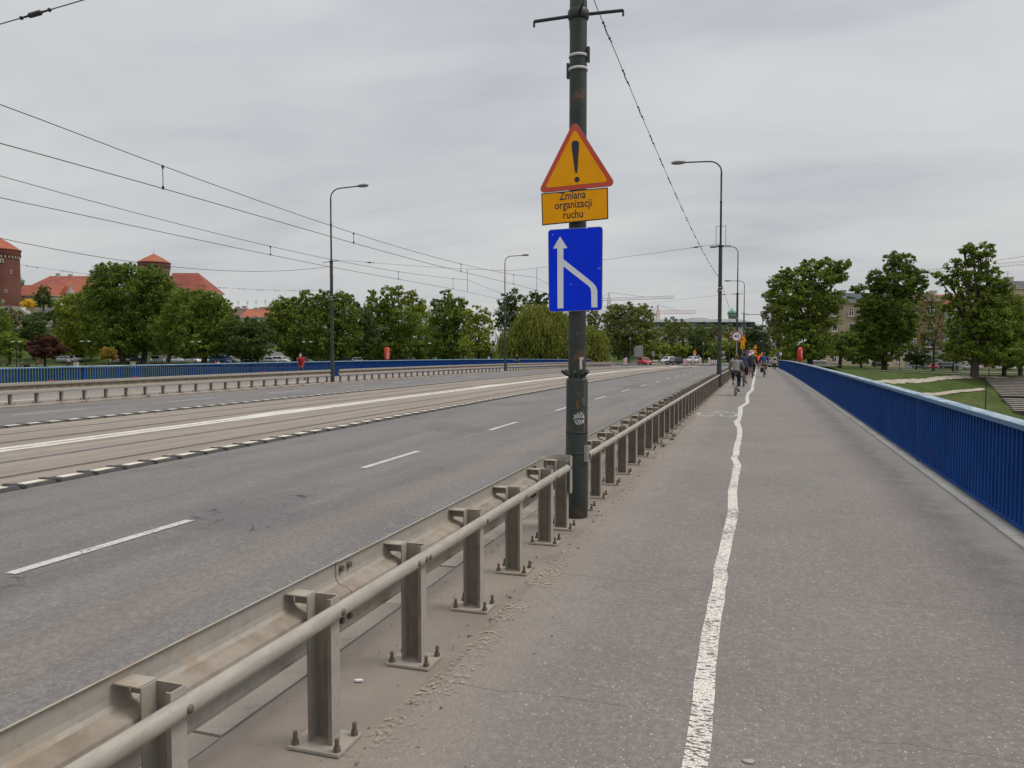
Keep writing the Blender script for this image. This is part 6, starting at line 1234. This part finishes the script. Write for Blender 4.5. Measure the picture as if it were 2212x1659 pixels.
for u, D, h, l in ((703.3, 165, 9, 'grey pole right of the narrowing road sign'), (712.8, 168, 8.5, 'green pole behind the striped boards'), (630.2, 160, 11, 'dark pole with a small box left of the direction board'), (729.5, 150, 8.5, 'thin green pole left of the cyclists'), (773.6, 135, 8, 'thin pole rising behind the walker in the cream coat')):
    p = jct(u, D); t = thing('pole', l, 'pole', p); MB().tube([(0, 0, 0), (0, 0, h)], [.13, .07], 8).build('tube', MATS['pole'], t); MB().box(-.16, .16, -.2, -.08, h*.45, h*.45+.5).build('box', SGREY, t)
def thin_lamp(u, vtop, D, label, arm=-1):
    p = jct(u, D); H = P(u, vtop, D).z-p.z; t = thing('street_lamp', label, 'lamp post', p); MB().tube([(0, 0, 0), (0, 0, H-.5)]+[(arm*.5*(1-math.cos(q)), 0, H-.5+.5*math.sin(q)) for q in (.5, 1, 1.57)]+[(arm*2.2, 0, H+.05)], [.1, .06, .05, .05, .05, .05], 8).build('pole', MATS['pole'], t); MB().ball((arm*2.6, 0, H+.05), (.45, .14, .08), 10, 6).build('lamp_head', M('lamp_grey', (.16, .165, .16), .5, .15), t)
thin_lamp(762.3, 314.5, 140, 'slim pale street lamp with a long arm beyond the bridge end')
# park lamps
def park_lamp(u, D, h, label, double=True):
    p = gD_(u, D); t = thing('park_lamp', label, 'lamp post', p); MB().tube([(0, 0, 0), (0, 0, h)], [.08, .05], 8).build('pole', DARK, t)
    for s_ in ((-1, 1) if double else (0,)):
        MB().tube([(0, 0, h-.4), (s_*.45, 0, h-.12)], .03, 6).build('arm', DARK, t); MB().lathe([(.05, h-.14), (.36, h-.05), (.30, h+.03), (.08, h+.1)], (s_*.7*cT, s_*.7*sT, 0), 14).build('shade', M('lamp_shade_grey', (.42, .43, .43), .5, .1), t)
park_lamp(Z1(140, 0)[0], 150, 4.9, 'double-headed park lamp near the green park tree'); park_lamp(Z1(737, 0)[0], 152, 5.0, 'double-headed park lamp right of the purple tree'); park_lamp(Z1(1692, 0)[0], 150, 4.9, 'double-headed park lamp before the round chestnut'); park_lamp(Z2(662, 0)[0], 152, 4.9, 'double-headed park lamp behind the woman in red'); park_lamp(Z2(1646, 0)[0], 150, 4.6, 'single park lamp right of the red lifebuoy case', False); park_lamp(Z2(2100, 0)[0], 150, 4.9, 'single park lamp near the second far lamp post', False)
park_lamp(Z4(1295, 0)[0], 165, 6.6, 'dark single lamp in front of the brown tenement', False); park_lamp(Z4(1958, 0)[0], 140, 8.6, 'dark lamp with a flat shade under the huge tree', False)
p = gp2(985.5, 410); t = thing('park_lamp', 'slim dark lamp standing on the bank before the steps', 'lamp post', p); Hh = P(985.5, 377, (p.y*cT-p.x*sT)).z-p.z; MB().tube([(0, 0, 0), (0, 0, Hh)], [.09, .06], 8).build('pole', DARK, t); MB().lathe([(.05, Hh-.1), (.3, Hh-.02), (.25, Hh+.08), (.05, Hh+.14)], n=12).build('shade', DARK, t)
p = gD_(Z4(1803, 0)[0], 175); t = thing('road_sign', 'round blue cycle sign near the huge tree trunk', 'traffic sign', p); MB().tube([(0, .05, 0), (0, .05, 3.4)], .04, 6).build('post', STEEL, t); face(t, disc(.42, 0), M('sign_blue2', (.02, .06, .35), .5, .05), 'blue_face', 3.2); face(t, rect(.3, .1), SWHITE, 'cycle_symbol', 3.2, 0, -.006)
p = P(Z2(2122, 0)[0], 350, 150); p.z = ground(p.x, p.y); t = thing('road_sign', 'blue pedestrian crossing sign left of the second far lamp', 'traffic sign', p); z = P(*Z2(2122, 868), 150).z-p.z; MB().tube([(0, .05, 0), (0, .05, z+.4)], .04, 6).build('post', STEEL, t); face(t, rect(.75, .75), M('sign_blue2', (.02, .06, .35), .5, .05), 'blue_face', z); face(t, tri_pts(.6, 0), SWHITE, 'white_triangle', z-.03, 0, -.006)
# ------------------------------------------------------------------ red lifebuoy cases on the railings
LRED = M('case_red', (.55, .015, .012), .3, .08, 4, 0, 0, .5)
def buoy(x, y, rz, label, marks, H):
    t = thing('lifebuoy_case', label, 'lifebuoy case', (x, y, zb(y)), rz); MB().tube([(0, 0, .0), (0, 0, 1.16)], .055, 12).build('stand', LRED, t)
    m = MB(); vs = []; fs = []; n = 20; prof = [(1.28, .02), (1.30, .16), (1.40, .25), (1.62, .315), (2.0, .335), (2.4, .33), (2.62, .30), (2.76, .22), (2.82, .12), (2.83, .01)]
    prof = [(1.1+(z-1.28)*.71, r*.74) for z, r in prof]
    for z, r in prof:
        for k in range(n): a = 2*math.pi*k/n; vs.append((r*1.02*math.cos(a), r*.62*math.sin(a), z))
    for i in range(len(prof)-1):
        for k in range(n): fs.append((i*n+k, i*n+(k+1) % n, (i+1)*n+(k+1) % n, (i+1)*n+k))
    c = m.add(vs, fs, True).build('case', LRED, t); MB().torus((0, 0, 1.65), .215, .035, 'Y', 28, 8).build('ring_ridge', LRED, c)
    for pts, mt in marks: MB().prism([(a*.74, -.165, 1.1+(b-1.28)*.71) for a, b in pts], (0, .03, 0)).build('decal', mt, c)
DW = M('decal_white', (.6, .58, .55), .5, .1); DY = M('decal_yellow', (.6, .42, .03), .5, .1); DG = M('decal_grey', (.12, .1, .12), .5, .1)
pL = None
def rail_y(u, x):                     # y where the railing line x meets picture column u
    t_ = math.atan((u-512)/F_PX)-TH; return x/math.tan(t_)
buoy(-29.02, rail_y(387.5, -29.0), R_(10), 'red capsule lifebuoy case with pale stickers on the far blue railing', [([(.02, 2.3), (.22, 2.25), (.24, 2.5), (.1, 2.58)], DY), ([(.0, 1.85), (.2, 1.85), (.22, 2.2), (.05, 2.24)], DW), ([(.05, 1.95), (.14, 1.98), (.15, 2.12), (.07, 2.1)], DG), ([(-.05, 1.5), (.15, 1.52), (.2, 1.78), (.02, 1.75)], DW), ([(.02, 1.58), (.1, 1.58), (.1, 1.68), (.03, 1.7)], LRED)], 2.8)
ybR = rail_y(799.8, 2.86)
buoy(2.86, ybR, R_(55), 'red capsule lifebuoy case with a white scribble by the cycle walkway railing', [([(-.16, 2.25), (-.04, 2.28), (.0, 2.5), (-.1, 2.42)], DW), ([(-.1, 2.0), (-.03, 2.0), (-.02, 2.25), (-.12, 2.2)], DW), ([(-.04, 1.7), (0, 1.7), (.03, 1.98), (-.02, 1.98)], DW)], 2.8)
print('buoy y', rail_y(387.5, -29.0), ybR)
# ------------------------------------------------------------------ people and bicycles
SKIN = M('skin', (.42, .24, .165), .55, .06); SKIN2 = M('skin_tan', (.34, .19, .125), .55, .06)
def cloth(n, c): return M('cloth_'+n, c, .85, .18, 9, 0, .15)
def remesh(mb, name, mat, par, voxel=.018, smooth=2):     # one continuous surface grown over the joined limbs
    me = mb.mesh(name); me.materials.append(mat); o = obj(name, me, par)
    r = o.modifiers.new('r', 'REMESH'); r.mode = 'VOXEL'; r.voxel_size = voxel; r.use_smooth_shade = True; s_ = o.modifiers.new('s', 'SMOOTH'); s_.iterations = smooth; s_.factor = .5
    return o
def cap(m, a, b, r0, r1, n=12):
    a, b = Vector(a), Vector(b); m.tube([a, b], [r0, r1], n); m.ball(a, r0, n, 8); m.ball(b, r1, n, 8)
def pose_cycle(up='L', lean=.0, h=1.0):
    k = -1 if up == 'L' else 1
    J = dict(pelvis=(0, -.04, .98), waist=(0, .03, 1.13), chest=(0, .15+lean, 1.34), neck=(0, .25+lean, 1.46), head=(0, .31+lean, 1.60), face=1)
    J['sh'] = [(-.185, .20+lean, 1.405), (.185, .20+lean, 1.405)]; J['el'] = [(-.285, .33+lean*.6, 1.17), (.285, .33+lean*.6, 1.17)]; J['wr'] = [(-.27, .54, 1.05), (.27, .54, 1.05)]
    J['hip'] = [(-.095, -.02, .95), (.095, -.02, .95)]
    hi, lo = ((.42, .86), (.30, .50)), ((.24, .60), (.05, .24))
    a, b = (hi, lo) if k < 0 else (lo, hi)
    J['kn'] = [(-.125, a[0][0], a[0][1]), (.125, b[0][0], b[0][1])]; J['an'] = [(-.115, a[1][0]-.03, a[1][1]+.02), (.115, b[1][0]-.03, b[1][1]+.02)]; J['toe'] = [(-.12, a[1][0]+.13, a[1][1]-.06), (.12, b[1][0]+.13, b[1][1]-.06)]
    return J
def pose_walk(f=1, st=.22):                    # facing +y; f=-1 mirrors the stride
    J = dict(pelvis=(0, 0, .93), waist=(0, .01, 1.08), chest=(0, .02, 1.28), neck=(0, .02, 1.44), head=(0, .045, 1.585), face=1)
    J['sh'] = [(-.175, .01, 1.38), (.175, .01, 1.38)]; J['el'] = [(-.23, -.05*f, 1.12), (.23, .05*f, 1.12)]; J['wr'] = [(-.22, .06-.1*f, .90), (.22, .06+.1*f, .90)]
    J['hip'] = [(-.09, 0, .9), (.09, 0, .9)]; J['kn'] = [(-.09, .5*st*f+.05, .50), (.09, -.5*st*f+.05, .50)]; J['an'] = [(-.09, st*f-.02, .09), (.09, -st*f-.04, .11)]; J['toe'] = [(-.10, st*f+.12, .035), (.10, -st*f+.09, .035)]
    return J
def pose_sit():
    J = dict(pelvis=(0, 0, .48), waist=(0, -.02, .63), chest=(0, .0, .84), neck=(0, .03, 1.0), head=(0, .06, 1.14), face=1)
    J['sh'] = [(-.175, .0, .94), (.175, .0, .94)]; J['el'] = [(-.22, .08, .70), (.22, .08, .70)]; J['wr'] = [(-.14, .30, .62), (.14, .30, .62)]
    J['hip'] = [(-.09, .03, .46), (.09, .03, .46)]; J['kn'] = [(-.11, .44, .48), (.11, .44, .48)]; J['an'] = [(-.1, .46, .09), (.1, .46, .09)]; J['toe'] = [(-.1, .6, .035), (.1, .6, .035)]
    return J
def person(loc, rz, J, label, top, legs, hair=None, helmet=None, skin=None, sleeves=True, leg_len=1.0, shoes=None, scale=1.0, hood=False, coat=None, voxel=.017, mask=False, coarse=False, bigger=1.0):
    t = thing('person', label, 'person', loc, rz); t.scale = (scale,)*3; V = Vector; skin = skin or SKIN; j = {k: ([V(p) for p in v] if isinstance(v, list) else V(v) if k != 'face' else v) for k, v in J.items()}
    b = MB(); cap(b, j['pelvis'], j['waist'], .115, .105); cap(b, j['waist'], j['chest'], .105, .125); cap(b, j['chest'], j['neck'], .11, .05); cap(b, j['neck'], j['head']-V((0, .02, .04)), .05, .052)
    hd_ = j['head']; b.ball(hd_, (.075, .095, .115), 16, 12); b.ball(hd_+V((0, .045, -.065)), (.05, .05, .05), 12, 8); b.ball(hd_+V((0, .098, -.02)), (.014, .02, .022), 8, 6)
    for s_ in (-1, 1): b.ball(hd_+V((s_*.077, -.005, -.012)), (.014, .022, .032), 8, 6)
    for i in (0, 1):
        sg = -1 if i == 0 else 1; cap(b, j['chest']+V((0, 0, .03)), j['sh'][i], .09, .058); cap(b, j['sh'][i], j['el'][i], .048, .038); cap(b, j['el'][i], j['wr'][i], .037, .026)
        d = (j['wr'][i]-j['el'][i]).normalized(); w = j['wr'][i]; pm = w+d*.055; cap(b, w, pm, .026, .034); side = d.cross(V((0, 0, 1))).normalized() if abs(d.z) < .95 else V((1, 0, 0)); dn = side.cross(d).normalized(); dn = dn if dn.z < 0 else -dn
        if not coarse:
            for k, (o, l) in enumerate(((-.024, .058), (-.008, .068), (.008, .064), (.024, .05))):
                q0 = pm+side*o+d*.02; q1 = q0+d*l*.55; q2 = q1+(d*.35+dn*.8).normalized()*l*.5; cap(b, q0, q1, .0095, .009, 6); cap(b, q1, q2, .009, .008, 6)
            q0 = w+d*.02-side*sg*.022; cap(b, q0, q0-side*sg*.03+d*.03+dn*.02, .012, .009, 6)
        cap(b, j['pelvis'], j['hip'][i], .11, .098); cap(b, j['hip'][i], j['kn'][i], .085, .055); cap(b, j['kn'][i], j['kn'][i].lerp(j['an'][i], .3), .054, .056); cap(b, j['kn'][i].lerp(j['an'][i], .3), j['an'][i], .056, .034); cap(b, j['an'][i], j['toe'][i], .034, .028)
    remesh(b, 'body', skin, t, voxel)
    B = 1.0*bigger; c = MB(); cm = coat or top
    cap(c, j['pelvis']+V((0, 0, -.02 if not coat else -.06)), j['waist'], .145*B if not coat else .165, .132*B); cap(c, j['waist'], j['chest'], .132*B, .152*B); cap(c, j['chest'], j['neck']-V((0, .015, .05)), .14*B, .07); c.ball((j['pelvis']+j['waist'])/2, (.165*B, .125*B, .12), 14, 8); c.ball(j['chest'], (.185*B, .135*B, .16), 14, 10)
    for i in (0, 1):
        cap(c, j['chest']+V((0, 0, .03)), j['sh'][i], .115*B, .08); cap(c, j['sh'][i], j['el'][i], .074*B, .056*B)
        if sleeves: cap(c, j['el'][i], j['el'][i].lerp(j['wr'][i], .93), .056*B, .042)
    if coat:
        for i in (0, 1): cap(c, j['hip'][i], j['hip'][i].lerp(j['kn'][i], .3), .135, .13)
    if hood: c.ball(j['neck']+V((0, -.05, .0)), (.11, .07, .07), 12, 8)
    remesh(c, 'coat' if coat else 'jacket', cm, t, voxel)
    l = MB()
    for i in (0, 1):
        cap(l, j['pelvis']+V((0, -.02, -.02)), j['hip'][i], .14, .118); e = j['kn'][i].lerp(j['an'][i], max(0, leg_len-.5)*2) if leg_len > .5 else j['hip'][i].lerp(j['kn'][i], leg_len*2)
        if leg_len > .5: cap(l, j['hip'][i], j['kn'][i], .108, .076); cap(l, j['kn'][i], e, .074, .058)
        else: cap(l, j['hip'][i], e, .115, .098)
    remesh(l, 'trousers', legs, t, voxel)
    for i in (0, 1):
        s_ = MB(); cap(s_, j['an'][i]-V((0, .03, .035)), j['toe'][i], .042, .036); s_.ball((j['an'][i]+j['toe'][i])/2-V((0, 0, .02)), (.045, .11, .035), 10, 6); remesh(s_, 'shoe', shoes or DARK, t, .014)
    if hair: h = MB(); h.ball(hd_+V((0, -.022, .025)), (.088, .096, .108), 14, 10); h.ball(hd_+V((0, -.055, -.045)), (.07, .055, .07), 12, 8); remesh(h, 'hair', hair, t, .014)
    if helmet:
        h = MB(); h.ball(hd_+V((0, -.01, .055)), (.103, .135, .092), 16, 10); hh = remesh(h, 'helmet', helmet, t, .013)
        for k in (-.045, 0, .045): MB().box(hd_.x+k-.008, hd_.x+k+.008, hd_.y-.10, hd_.y+.08, hd_.z+.143, hd_.z+.152).build('vent', DARK, hh)
        h2 = MB(); h2.ball(hd_+V((0, -.03, -.01)), (.082, .08, .085), 12, 8); remesh(h2, 'hair', M('hair_dark', (.03, .022, .016), .7, .2), t, .014)
    if not coarse:
        for s_ in (-1, 1): MB().ball(hd_+V((s_*.03, .083, .012)), (.011, .008, .007), 8, 6).build('eye', DARK, t)
        MB().ball(hd_+V((0, .083, -.06)), (.022, .01, .006), 8, 6).build('mouth', M('lips', (.3, .1, .08), .6, .05), t)
    if mask: m_ = MB(); m_.ball(hd_+V((0, .055, -.045)), (.062, .062, .055), 14, 10); remesh(m_, 'face_mask', M('mask_pale', (.6, .68, .68), .8, .05), t, .012)
    return t
FRM = {}
def make_bike(framemat, label, loc, rz=0.0, rack=True, fender=False):
    t = thing('bicycle', label, 'bicycle', loc, rz); Rw = .335; ya, yf = -.44, .61
    for y in (ya, yf):
        w = obj('wheel', None, t, (0, y, Rw)); tm = MB().torus((0, 0, 0), Rw-.022, .022, 'X', 36, 8).build('tyre', BLACKR, w); MB().torus((0, 0, 0), Rw-.05, .010, 'X', 36, 6).build('rim', RIM, w); sp = MB()
        for k in range(14): a = 2*math.pi*k/14; sp.tube([(0, 0, 0), (0, (Rw-.05)*math.cos(a), (Rw-.05)*math.sin(a))], .0025, 4, False)
        sp.tube([(-.05, 0, 0), (.05, 0, 0)], .018, 8); sp.build('spokes', STEEL, w)
    bbk, seat, headt, headb = (0, .02, .29), (0, -.13, .80), (0, .42, .84), (0, .47, .66); f = MB()
    for a, b, r in ((bbk, seat, .016), (bbk, headb, .019), (seat, headt, .017), (headt, headb, .02)): f.tube([a, b], r, 8)
    for s_ in (-.055, .055): f.tube([(s_*.3, .0, .29), (s_, ya, Rw)], .010, 6); f.tube([(s_*.3, -.13, .78), (s_, ya, Rw)], .009, 6); f.tube([(s_, .475, .64), (s_, .53, .5), (s_, yf, Rw)], .012, 6)
    f.tube([(-.06, .48, .655), (.06, .48, .655)], .014, 6); f.build('frame', framemat, t)
    MB().tube([seat, (0, -.165, .90)], .013, 8).build('seat_post', STEEL, t); sd_ = MB(); sd_.ball((0, -.25, .925), (.085, .10, .028), 12, 6); sd_.ball((0, -.12, .925), (.035, .12, .022), 10, 6); remesh(sd_, 'saddle', DARK, t, .012)
    h = MB(); h.tube([(0, .42, .82), (0, .40, 1.0)], .014, 8); h.tube([(-.29, .50, 1.02), (-.12, .45, 1.03), (.12, .45, 1.03), (.29, .50, 1.02)], .012, 8); hb = h.build('handlebar', STEEL, t)
    for s_ in (-1, 1): MB().tube([(s_*.19, .475, 1.025), (s_*.30, .505, 1.02)], .017, 8).build('grip', BLACKR, hb)
    cr = MB(); cr.torus((.055, .02, .29), .085, .006, 'X', 20, 4); cr.tube([(.07, .02, .29), (.075, .16 if True else 0, .20)], .009, 6); cr.tube([(-.07, .02, .29), (-.075, .14, .42)], .009, 6); cr.build('crank', DARK, t)
    for s_, y, z in ((1, .05, .16), (-1, .26, .45)): MB().box(s_*.08 if s_ > 0 else -.17, .17 if s_ > 0 else -.08, y-.045, y+.045, z-.012, z+.012).build('pedal', DARK, t)
    if rack:
        k = MB(); 
        for s_ in (-.06, .06): k.tube([(s_, -.2, .72), (s_, -.62, .72)], .006, 5); k.tube([(s_, -.46, .72), (s_, ya, Rw)], .005, 5)
        k.tube([(-.06, -.62, .72), (.06, -.62, .72)], .006, 5); k.build('rack', STEEL, t)
    gd = MB(); n = 14; vs = []; fs = []
    for i in range(n+1):
        a = R_(20)+R_(150)*i/n
        for x in (-.026, .026): vs.append((x, ya-math.cos(math.pi-a)*-.36 if False else ya+.365*math.cos(a+.35), Rw+.365*math.sin(a+.35)))
    for i in range(n): fs.append((2*i, 2*i+1, 2*i+3, 2*i+2))
    gd.add(vs, fs, True); gd.build('mudguard', STEEL if fender else DARK, t)
    MB().ball((0, -.645, .70), (.03, .015, .022), 8, 6).build('rear_light', TAILL, t); return t
def rider(u, v, framemat, blabel, plabel, yaw=0.0, up='L', lean=0.0, scale=1.0, fender=False, **kw):
    g = GB(u, v); rz = yaw; off = Matrix.Rotation(rz, 3, 'Z') @ Vector((0, .44, 0)); loc = Vector((g.x, g.y, zb(g.y)))+off*scale; loc.z = zb(loc.y)+.002
    b = make_bike(framemat, blabel, loc, rz, fender=fender); b.scale = (scale,)*3; person(loc, rz, pose_cycle(up, lean), plabel, scale=scale, **kw); return loc, b
CK = M('frame_black', (.02, .02, .022), .35, .1); CS = M('frame_silver', (.4, .4, .41), .35, .1, 3, .5); CR_ = M('frame_red', (.4, .03, .02), .4, .1)
HAIRB = M('hair_brown', (.085, .045, .025), .75, .2, 20)
rider(735.1, 396.0, CS, 'silver-framed bicycle under the rider in the grey sweater', 'cyclist in a grey sweater and black leggings seen from behind, brown hair', R_(-1), 'L', .02, .98, True, top=cloth('greysw', (.165, .15, .145)), legs=cloth('blk', (.008, .008, .01)), hair=HAIRB, leg_len=.82, shoes=DARK)
rider(743.4, 386.8, CK, 'black bicycle under the rider in the navy jacket and dark cap', 'cyclist in a navy jacket, dark knee-length shorts and dark cap', R_(-1), 'L', .03, 1.04, top=cloth('navy', (.008, .013, .045)), legs=cloth('dkgrey', (.012, .014, .018)), hair=M('cap_dark', (.02, .014, .012), .8, .2), leg_len=.58, bigger=1.1)
rider(752.0, 378.2, CK, 'dark bicycle under the rider with the white helmet', 'cyclist with a white helmet and black jacket', R_(-1), 'L', .02, 1.03, top=cloth('black2', (.010, .011, .018)), legs=cloth('blk', (.008, .008, .01)), helmet=M('helmet_white', (.7, .7, .69), .3, .05), leg_len=.78)
rider(749.2, 376.4, CR_, 'red bicycle mostly hidden beside the white-helmet rider', 'cyclist in a pale pink top half hidden by others', 0, 'R', .02, .98, top=cloth('pink', (.5, .27, .27)), legs=cloth('dkgrey', (.012, .014, .018)), helmet=M('helmet_white', (.7, .7, .69), .3, .05), leg_len=.9)
loc, bk4 = rider(764.0, 377.3, CK, 'black bicycle with a side bag under the rider in khaki shorts', 'cyclist in a blue jacket, khaki shorts and dark helmet', R_(1), 'L', .02, 1.03, top=cloth('blue', (.012, .03, .12)), legs=cloth('khaki', (.22, .17, .115)), helmet=M('helmet_dark', (.03, .035, .035), .4, .1), leg_len=.5, skin=SKIN2, bigger=1.08)
pn = MB(); pn.box(-.26, -.075, -.60, -.26, .36, .72); o = pn.build('pannier_bag', cloth('pannier', (.012, .012, .013)), None, loc); tag(o, 'black pannier bag hanging on the bicycle of the rider in khaki shorts', 'bag'); bv = o.modifiers.new('b', 'BEVEL'); bv.width = .05; bv.segments = 3
MB().box(-.262, -.24, -.58, -.28, .58, .61).build('reflective_strip', SWHITE, o)
rider(758.8, 369.8, CR_, 'red bicycle under the rider in the orange jacket', 'cyclist in a bright orange hooded jacket and dark helmet', 0, 'R', .0, 1.06, top=cloth('orange', (.72, .085, .022)), legs=cloth('maroon', (.06, .012, .014)), helmet=M('helmet_dark', (.03, .035, .035), .4, .1), leg_len=.55, hood=True, bigger=1.1)
g = GB(774.6, 369.3); person(Vector((g.x, g.y, zb(g.y))), R_(3), pose_walk(1, .16), 'walker in a cream coat and dark trousers with a backpack, seen from behind', cloth('cream', (.56, .47, .33)), cloth('dknavy', (.01, .012, .025)), hair=M('hat_tan', (.30, .22, .14), .8, .1), coat=cloth('cream', (.56, .47, .33)), scale=1.03)
bp = MB(); bp.ball((0, -.19, 1.22), (.125, .085, .19), 14, 10); bp.ball((0, -.235, 1.15), (.09, .05, .09), 12, 8); o = remesh(bp, 'backpack', cloth('bpnavy', (.01, .011, .03)), None, .016); o.location = (g.x, g.y, zb(g.y)+.02); tag(o, 'small dark backpack worn by the walker in the cream coat', 'backpack')
gw = GB(301.5, 380.3); person(Vector((gw.x, gw.y, zb(gw.y))), R_(180-8), pose_walk(-1, .2), 'woman in an open red jacket, dark red top, jeans and a face mask', cloth('redj', (.42, .012, .018)), cloth('jeans', (.035, .06, .14)), hair=M('hair_dark', (.03, .022, .016), .7, .2), mask=True)
tt_ = [o for o in bpy.data.objects if o.name.startswith('person') and o.parent is None][-1]
m_ = MB(); cap(m_, (0, .115, 1.02), (0, .125, 1.30), .075, .085); remesh(m_, 'shirt', cloth('maroon2', (.08, .006, .016)), tt_, .016)
yl = rail_y(517.8, -26.2); lo_ = Vector((-26.2, yl, zb(yl))); make_bike(CK, 'bicycle coming along the far walkway before the willow', lo_, R_(180)); person(lo_, R_(180), pose_cycle('L', .0), 'oncoming cyclist in black on the far walkway before the willow', cloth('black2', (.010, .011, .018)), cloth('blk', (.008, .008, .01)), hair=M('hair_dark', (.03, .022, .016), .7, .2), mask=False, sleeves=False)
# people in the park
def pk(u, v, D): p = gD_(u, D); p.z += .03; return p
for x, D, c, rz, lab, pose in ((1862, 146, (.4, .04, .05), 200, 'seated person in red on the river bank lawn', pose_sit), (1886, 146, (.5, .36, .33), 200, 'seated person in pale pink on the river bank lawn', pose_sit), (197, 150, (.25, .3, .36), 160, 'seated person in pale blue near the lawn path', pose_sit), (1306, 162, (.55, .55, .54), 190, 'standing person in white by the bicycles under chestnuts', pose_walk), (330, 158, (.45, .05, .04), 170, 'seated person in red behind the purple tree', pose_sit)):
    person(pk(Z1(x, 0)[0], 0, D), R_(rz), pose(), lab, cloth('c%d' % x, c), cloth('dkgrey', (.012, .014, .018)), hair=HAIRB, voxel=.03, coarse=True)
def bench(u, D, rz, label):
    p = gD_(u, D); t = thing('park_bench', label, 'bench', p, rz)
    for k in range(4): MB().box(-.9, .9, -.2+k*.12, -.1+k*.12, .40, .44).build('seat_slat', M('bench_wood', (.10, .065, .04), .8, .2), t)
    for k in range(3): MB().box(-.9, .9, .28, .31, .52+k*.13, .62+k*.13).build('back_slat', M('bench_wood', (.10, .065, .04), .8, .2), t)
    for x in (-.75, .75): MB().box(x-.03, x+.03, -.2, .3, 0, .4).box(x-.03, x+.03, .27, .279, .44, .9).build('leg', DARK, t)
bench(Z1(1880, 0)[0], 146.0, R_(20), 'park bench under the two seated people'); bench(Z1(225, 0)[0], 150, R_(-20), 'park bench near the lawn path'); bench(Z1(25, 0)[0], 160, RZ, 'dark park bench under the green park tree'); bench(Z1(1440, 0)[0], 148, RZ, 'empty park bench below the tower chestnut')
p = pk(Z1(580, 0)[0], 0, 148); make_bike(CK, 'bicycle crossing the park lawn path', p, RZ+R_(-80), rack=False); person(p, RZ+R_(-80), pose_cycle('L'), 'cyclist in a pale top on the park path', cloth('pale', (.5, .5, .5)), cloth('dkgrey', (.012, .014, .018)), helmet=M('helmet_dark', (.03, .035, .035), .4, .1), voxel=.03, coarse=True)
for i, x in enumerate((1255, 1290, 1345)): p = pk(Z1(x, 0)[0], 0, 158+i); make_bike((CK, CS, CR_)[i], ['black bicycle parked under the tower chestnut', 'silver bicycle parked by the person in white', 'red bicycle parked right of the person in white'][i], p, RZ+R_(80+8*i), rack=False)
p = gD_(Z4(1715, 0)[0], 168); make_bike(CK, 'bicycle riding the bank path by the huge tree', p, RZ+R_(-85), rack=False); person(p, RZ+R_(-85), pose_cycle('L'), 'cyclist in dark blue on the bank path by the huge tree', cloth('navy', (.008, .013, .045)), cloth('dkgrey', (.012, .014, .018)), helmet=M('helmet_white', (.7, .7, .69), .3, .05), voxel=.03, coarse=True)
p = jct(690, 152); make_bike(CR_, 'red bicycle parked behind the junction boards', p, R_(80), rack=False)
for x, c, l in ((1145, (.45, .40, .32), 'pale litter box on the lawn below the chestnuts'), (655, (.5, .48, .44), 'pale stone block on the lawn right of the park cyclist')):
    p = gD_(Z1(x, 0)[0], 145); t = thing('litter_box', l, 'box', p, RZ); MB().box(-.35, .35, -.3, .3, 0, 1.0).build('body', plaster('box%d' % x, c), t); MB().box(-.4, .4, -.35, .35, 1.001, 1.08).build('lid', PGREY, t)

# ------------------------------------------------------------------ small debris on the verge
GRIT = M('grit_stone', (.20, .17, .14), .9, .45, 60); gm = MB(); random.seed(21)
for i in range(900):
    near = i % 3; y = random.uniform(1.5, 26)**1.0; x = (random.gauss(-1.70, .10), random.gauss(-2.82, .09), random.uniform(-2.38, -1.2))[near]; r = random.uniform(.002, .0075)*(1 if i % 9 else 1.8); z = zb(y)+(-.05 if near == 1 else .001)
    if near == 1 and x > -2.70: continue
    gm.ball((x, y, z+r*.5), (r*random.uniform(.7, 1.5), r*random.uniform(.7, 1.5), r*.8), 5, 3, False)
o = gm.build('grit', GRIT); o['kind'] = 'stuff'; o['label'] = 'scattered grit along the guardrail feet and gutter'
def scrap(u, v, w, l, mat, label, name, cat, rz):
    g = GB(u, v); m = MB(); n = 7; top = [Vector((w*math.cos(a)*random.uniform(.7, 1.1), l*math.sin(a)*random.uniform(.7, 1.1), .006+random.uniform(0, .006))) for a in [2*math.pi*i/n for i in range(n)]]
    m.add([(0, 0, .012)]+top+[(p.x*.95, p.y*.95, 0) for p in top], [(0, i+1, (i+1) % n+1) for i in range(n)]+[(i+1, i+1+n, (i+1) % n+1+n, (i+1) % n+1) for i in range(n)]); o = m.build(name, mat, None, (g.x, g.y, zb(g.y)+.001)); o.rotation_euler = (0, 0, rz); tag(o, label, cat)
scrap(358.5, 681.5, .03, .014, M('paper_white', (.62, .62, .60), .8, .1), 'crumpled white paper scrap on the verge between guardrail posts', 'paper_scrap', 'litter', .4)
scrap(748.5, 762.5, .035, .022, M('pale_stone', (.34, .30, .25), .9, .2), 'flat pale stone chip lying alone on the walkway', 'stone_chip', 'stone', .1)
scrap(567, 537, .018, .006, M('paper_white', (.62, .62, .60), .8, .1), 'cigarette stub on the verge by the sign pole', 'cigarette_stub', 'litter', -.6)
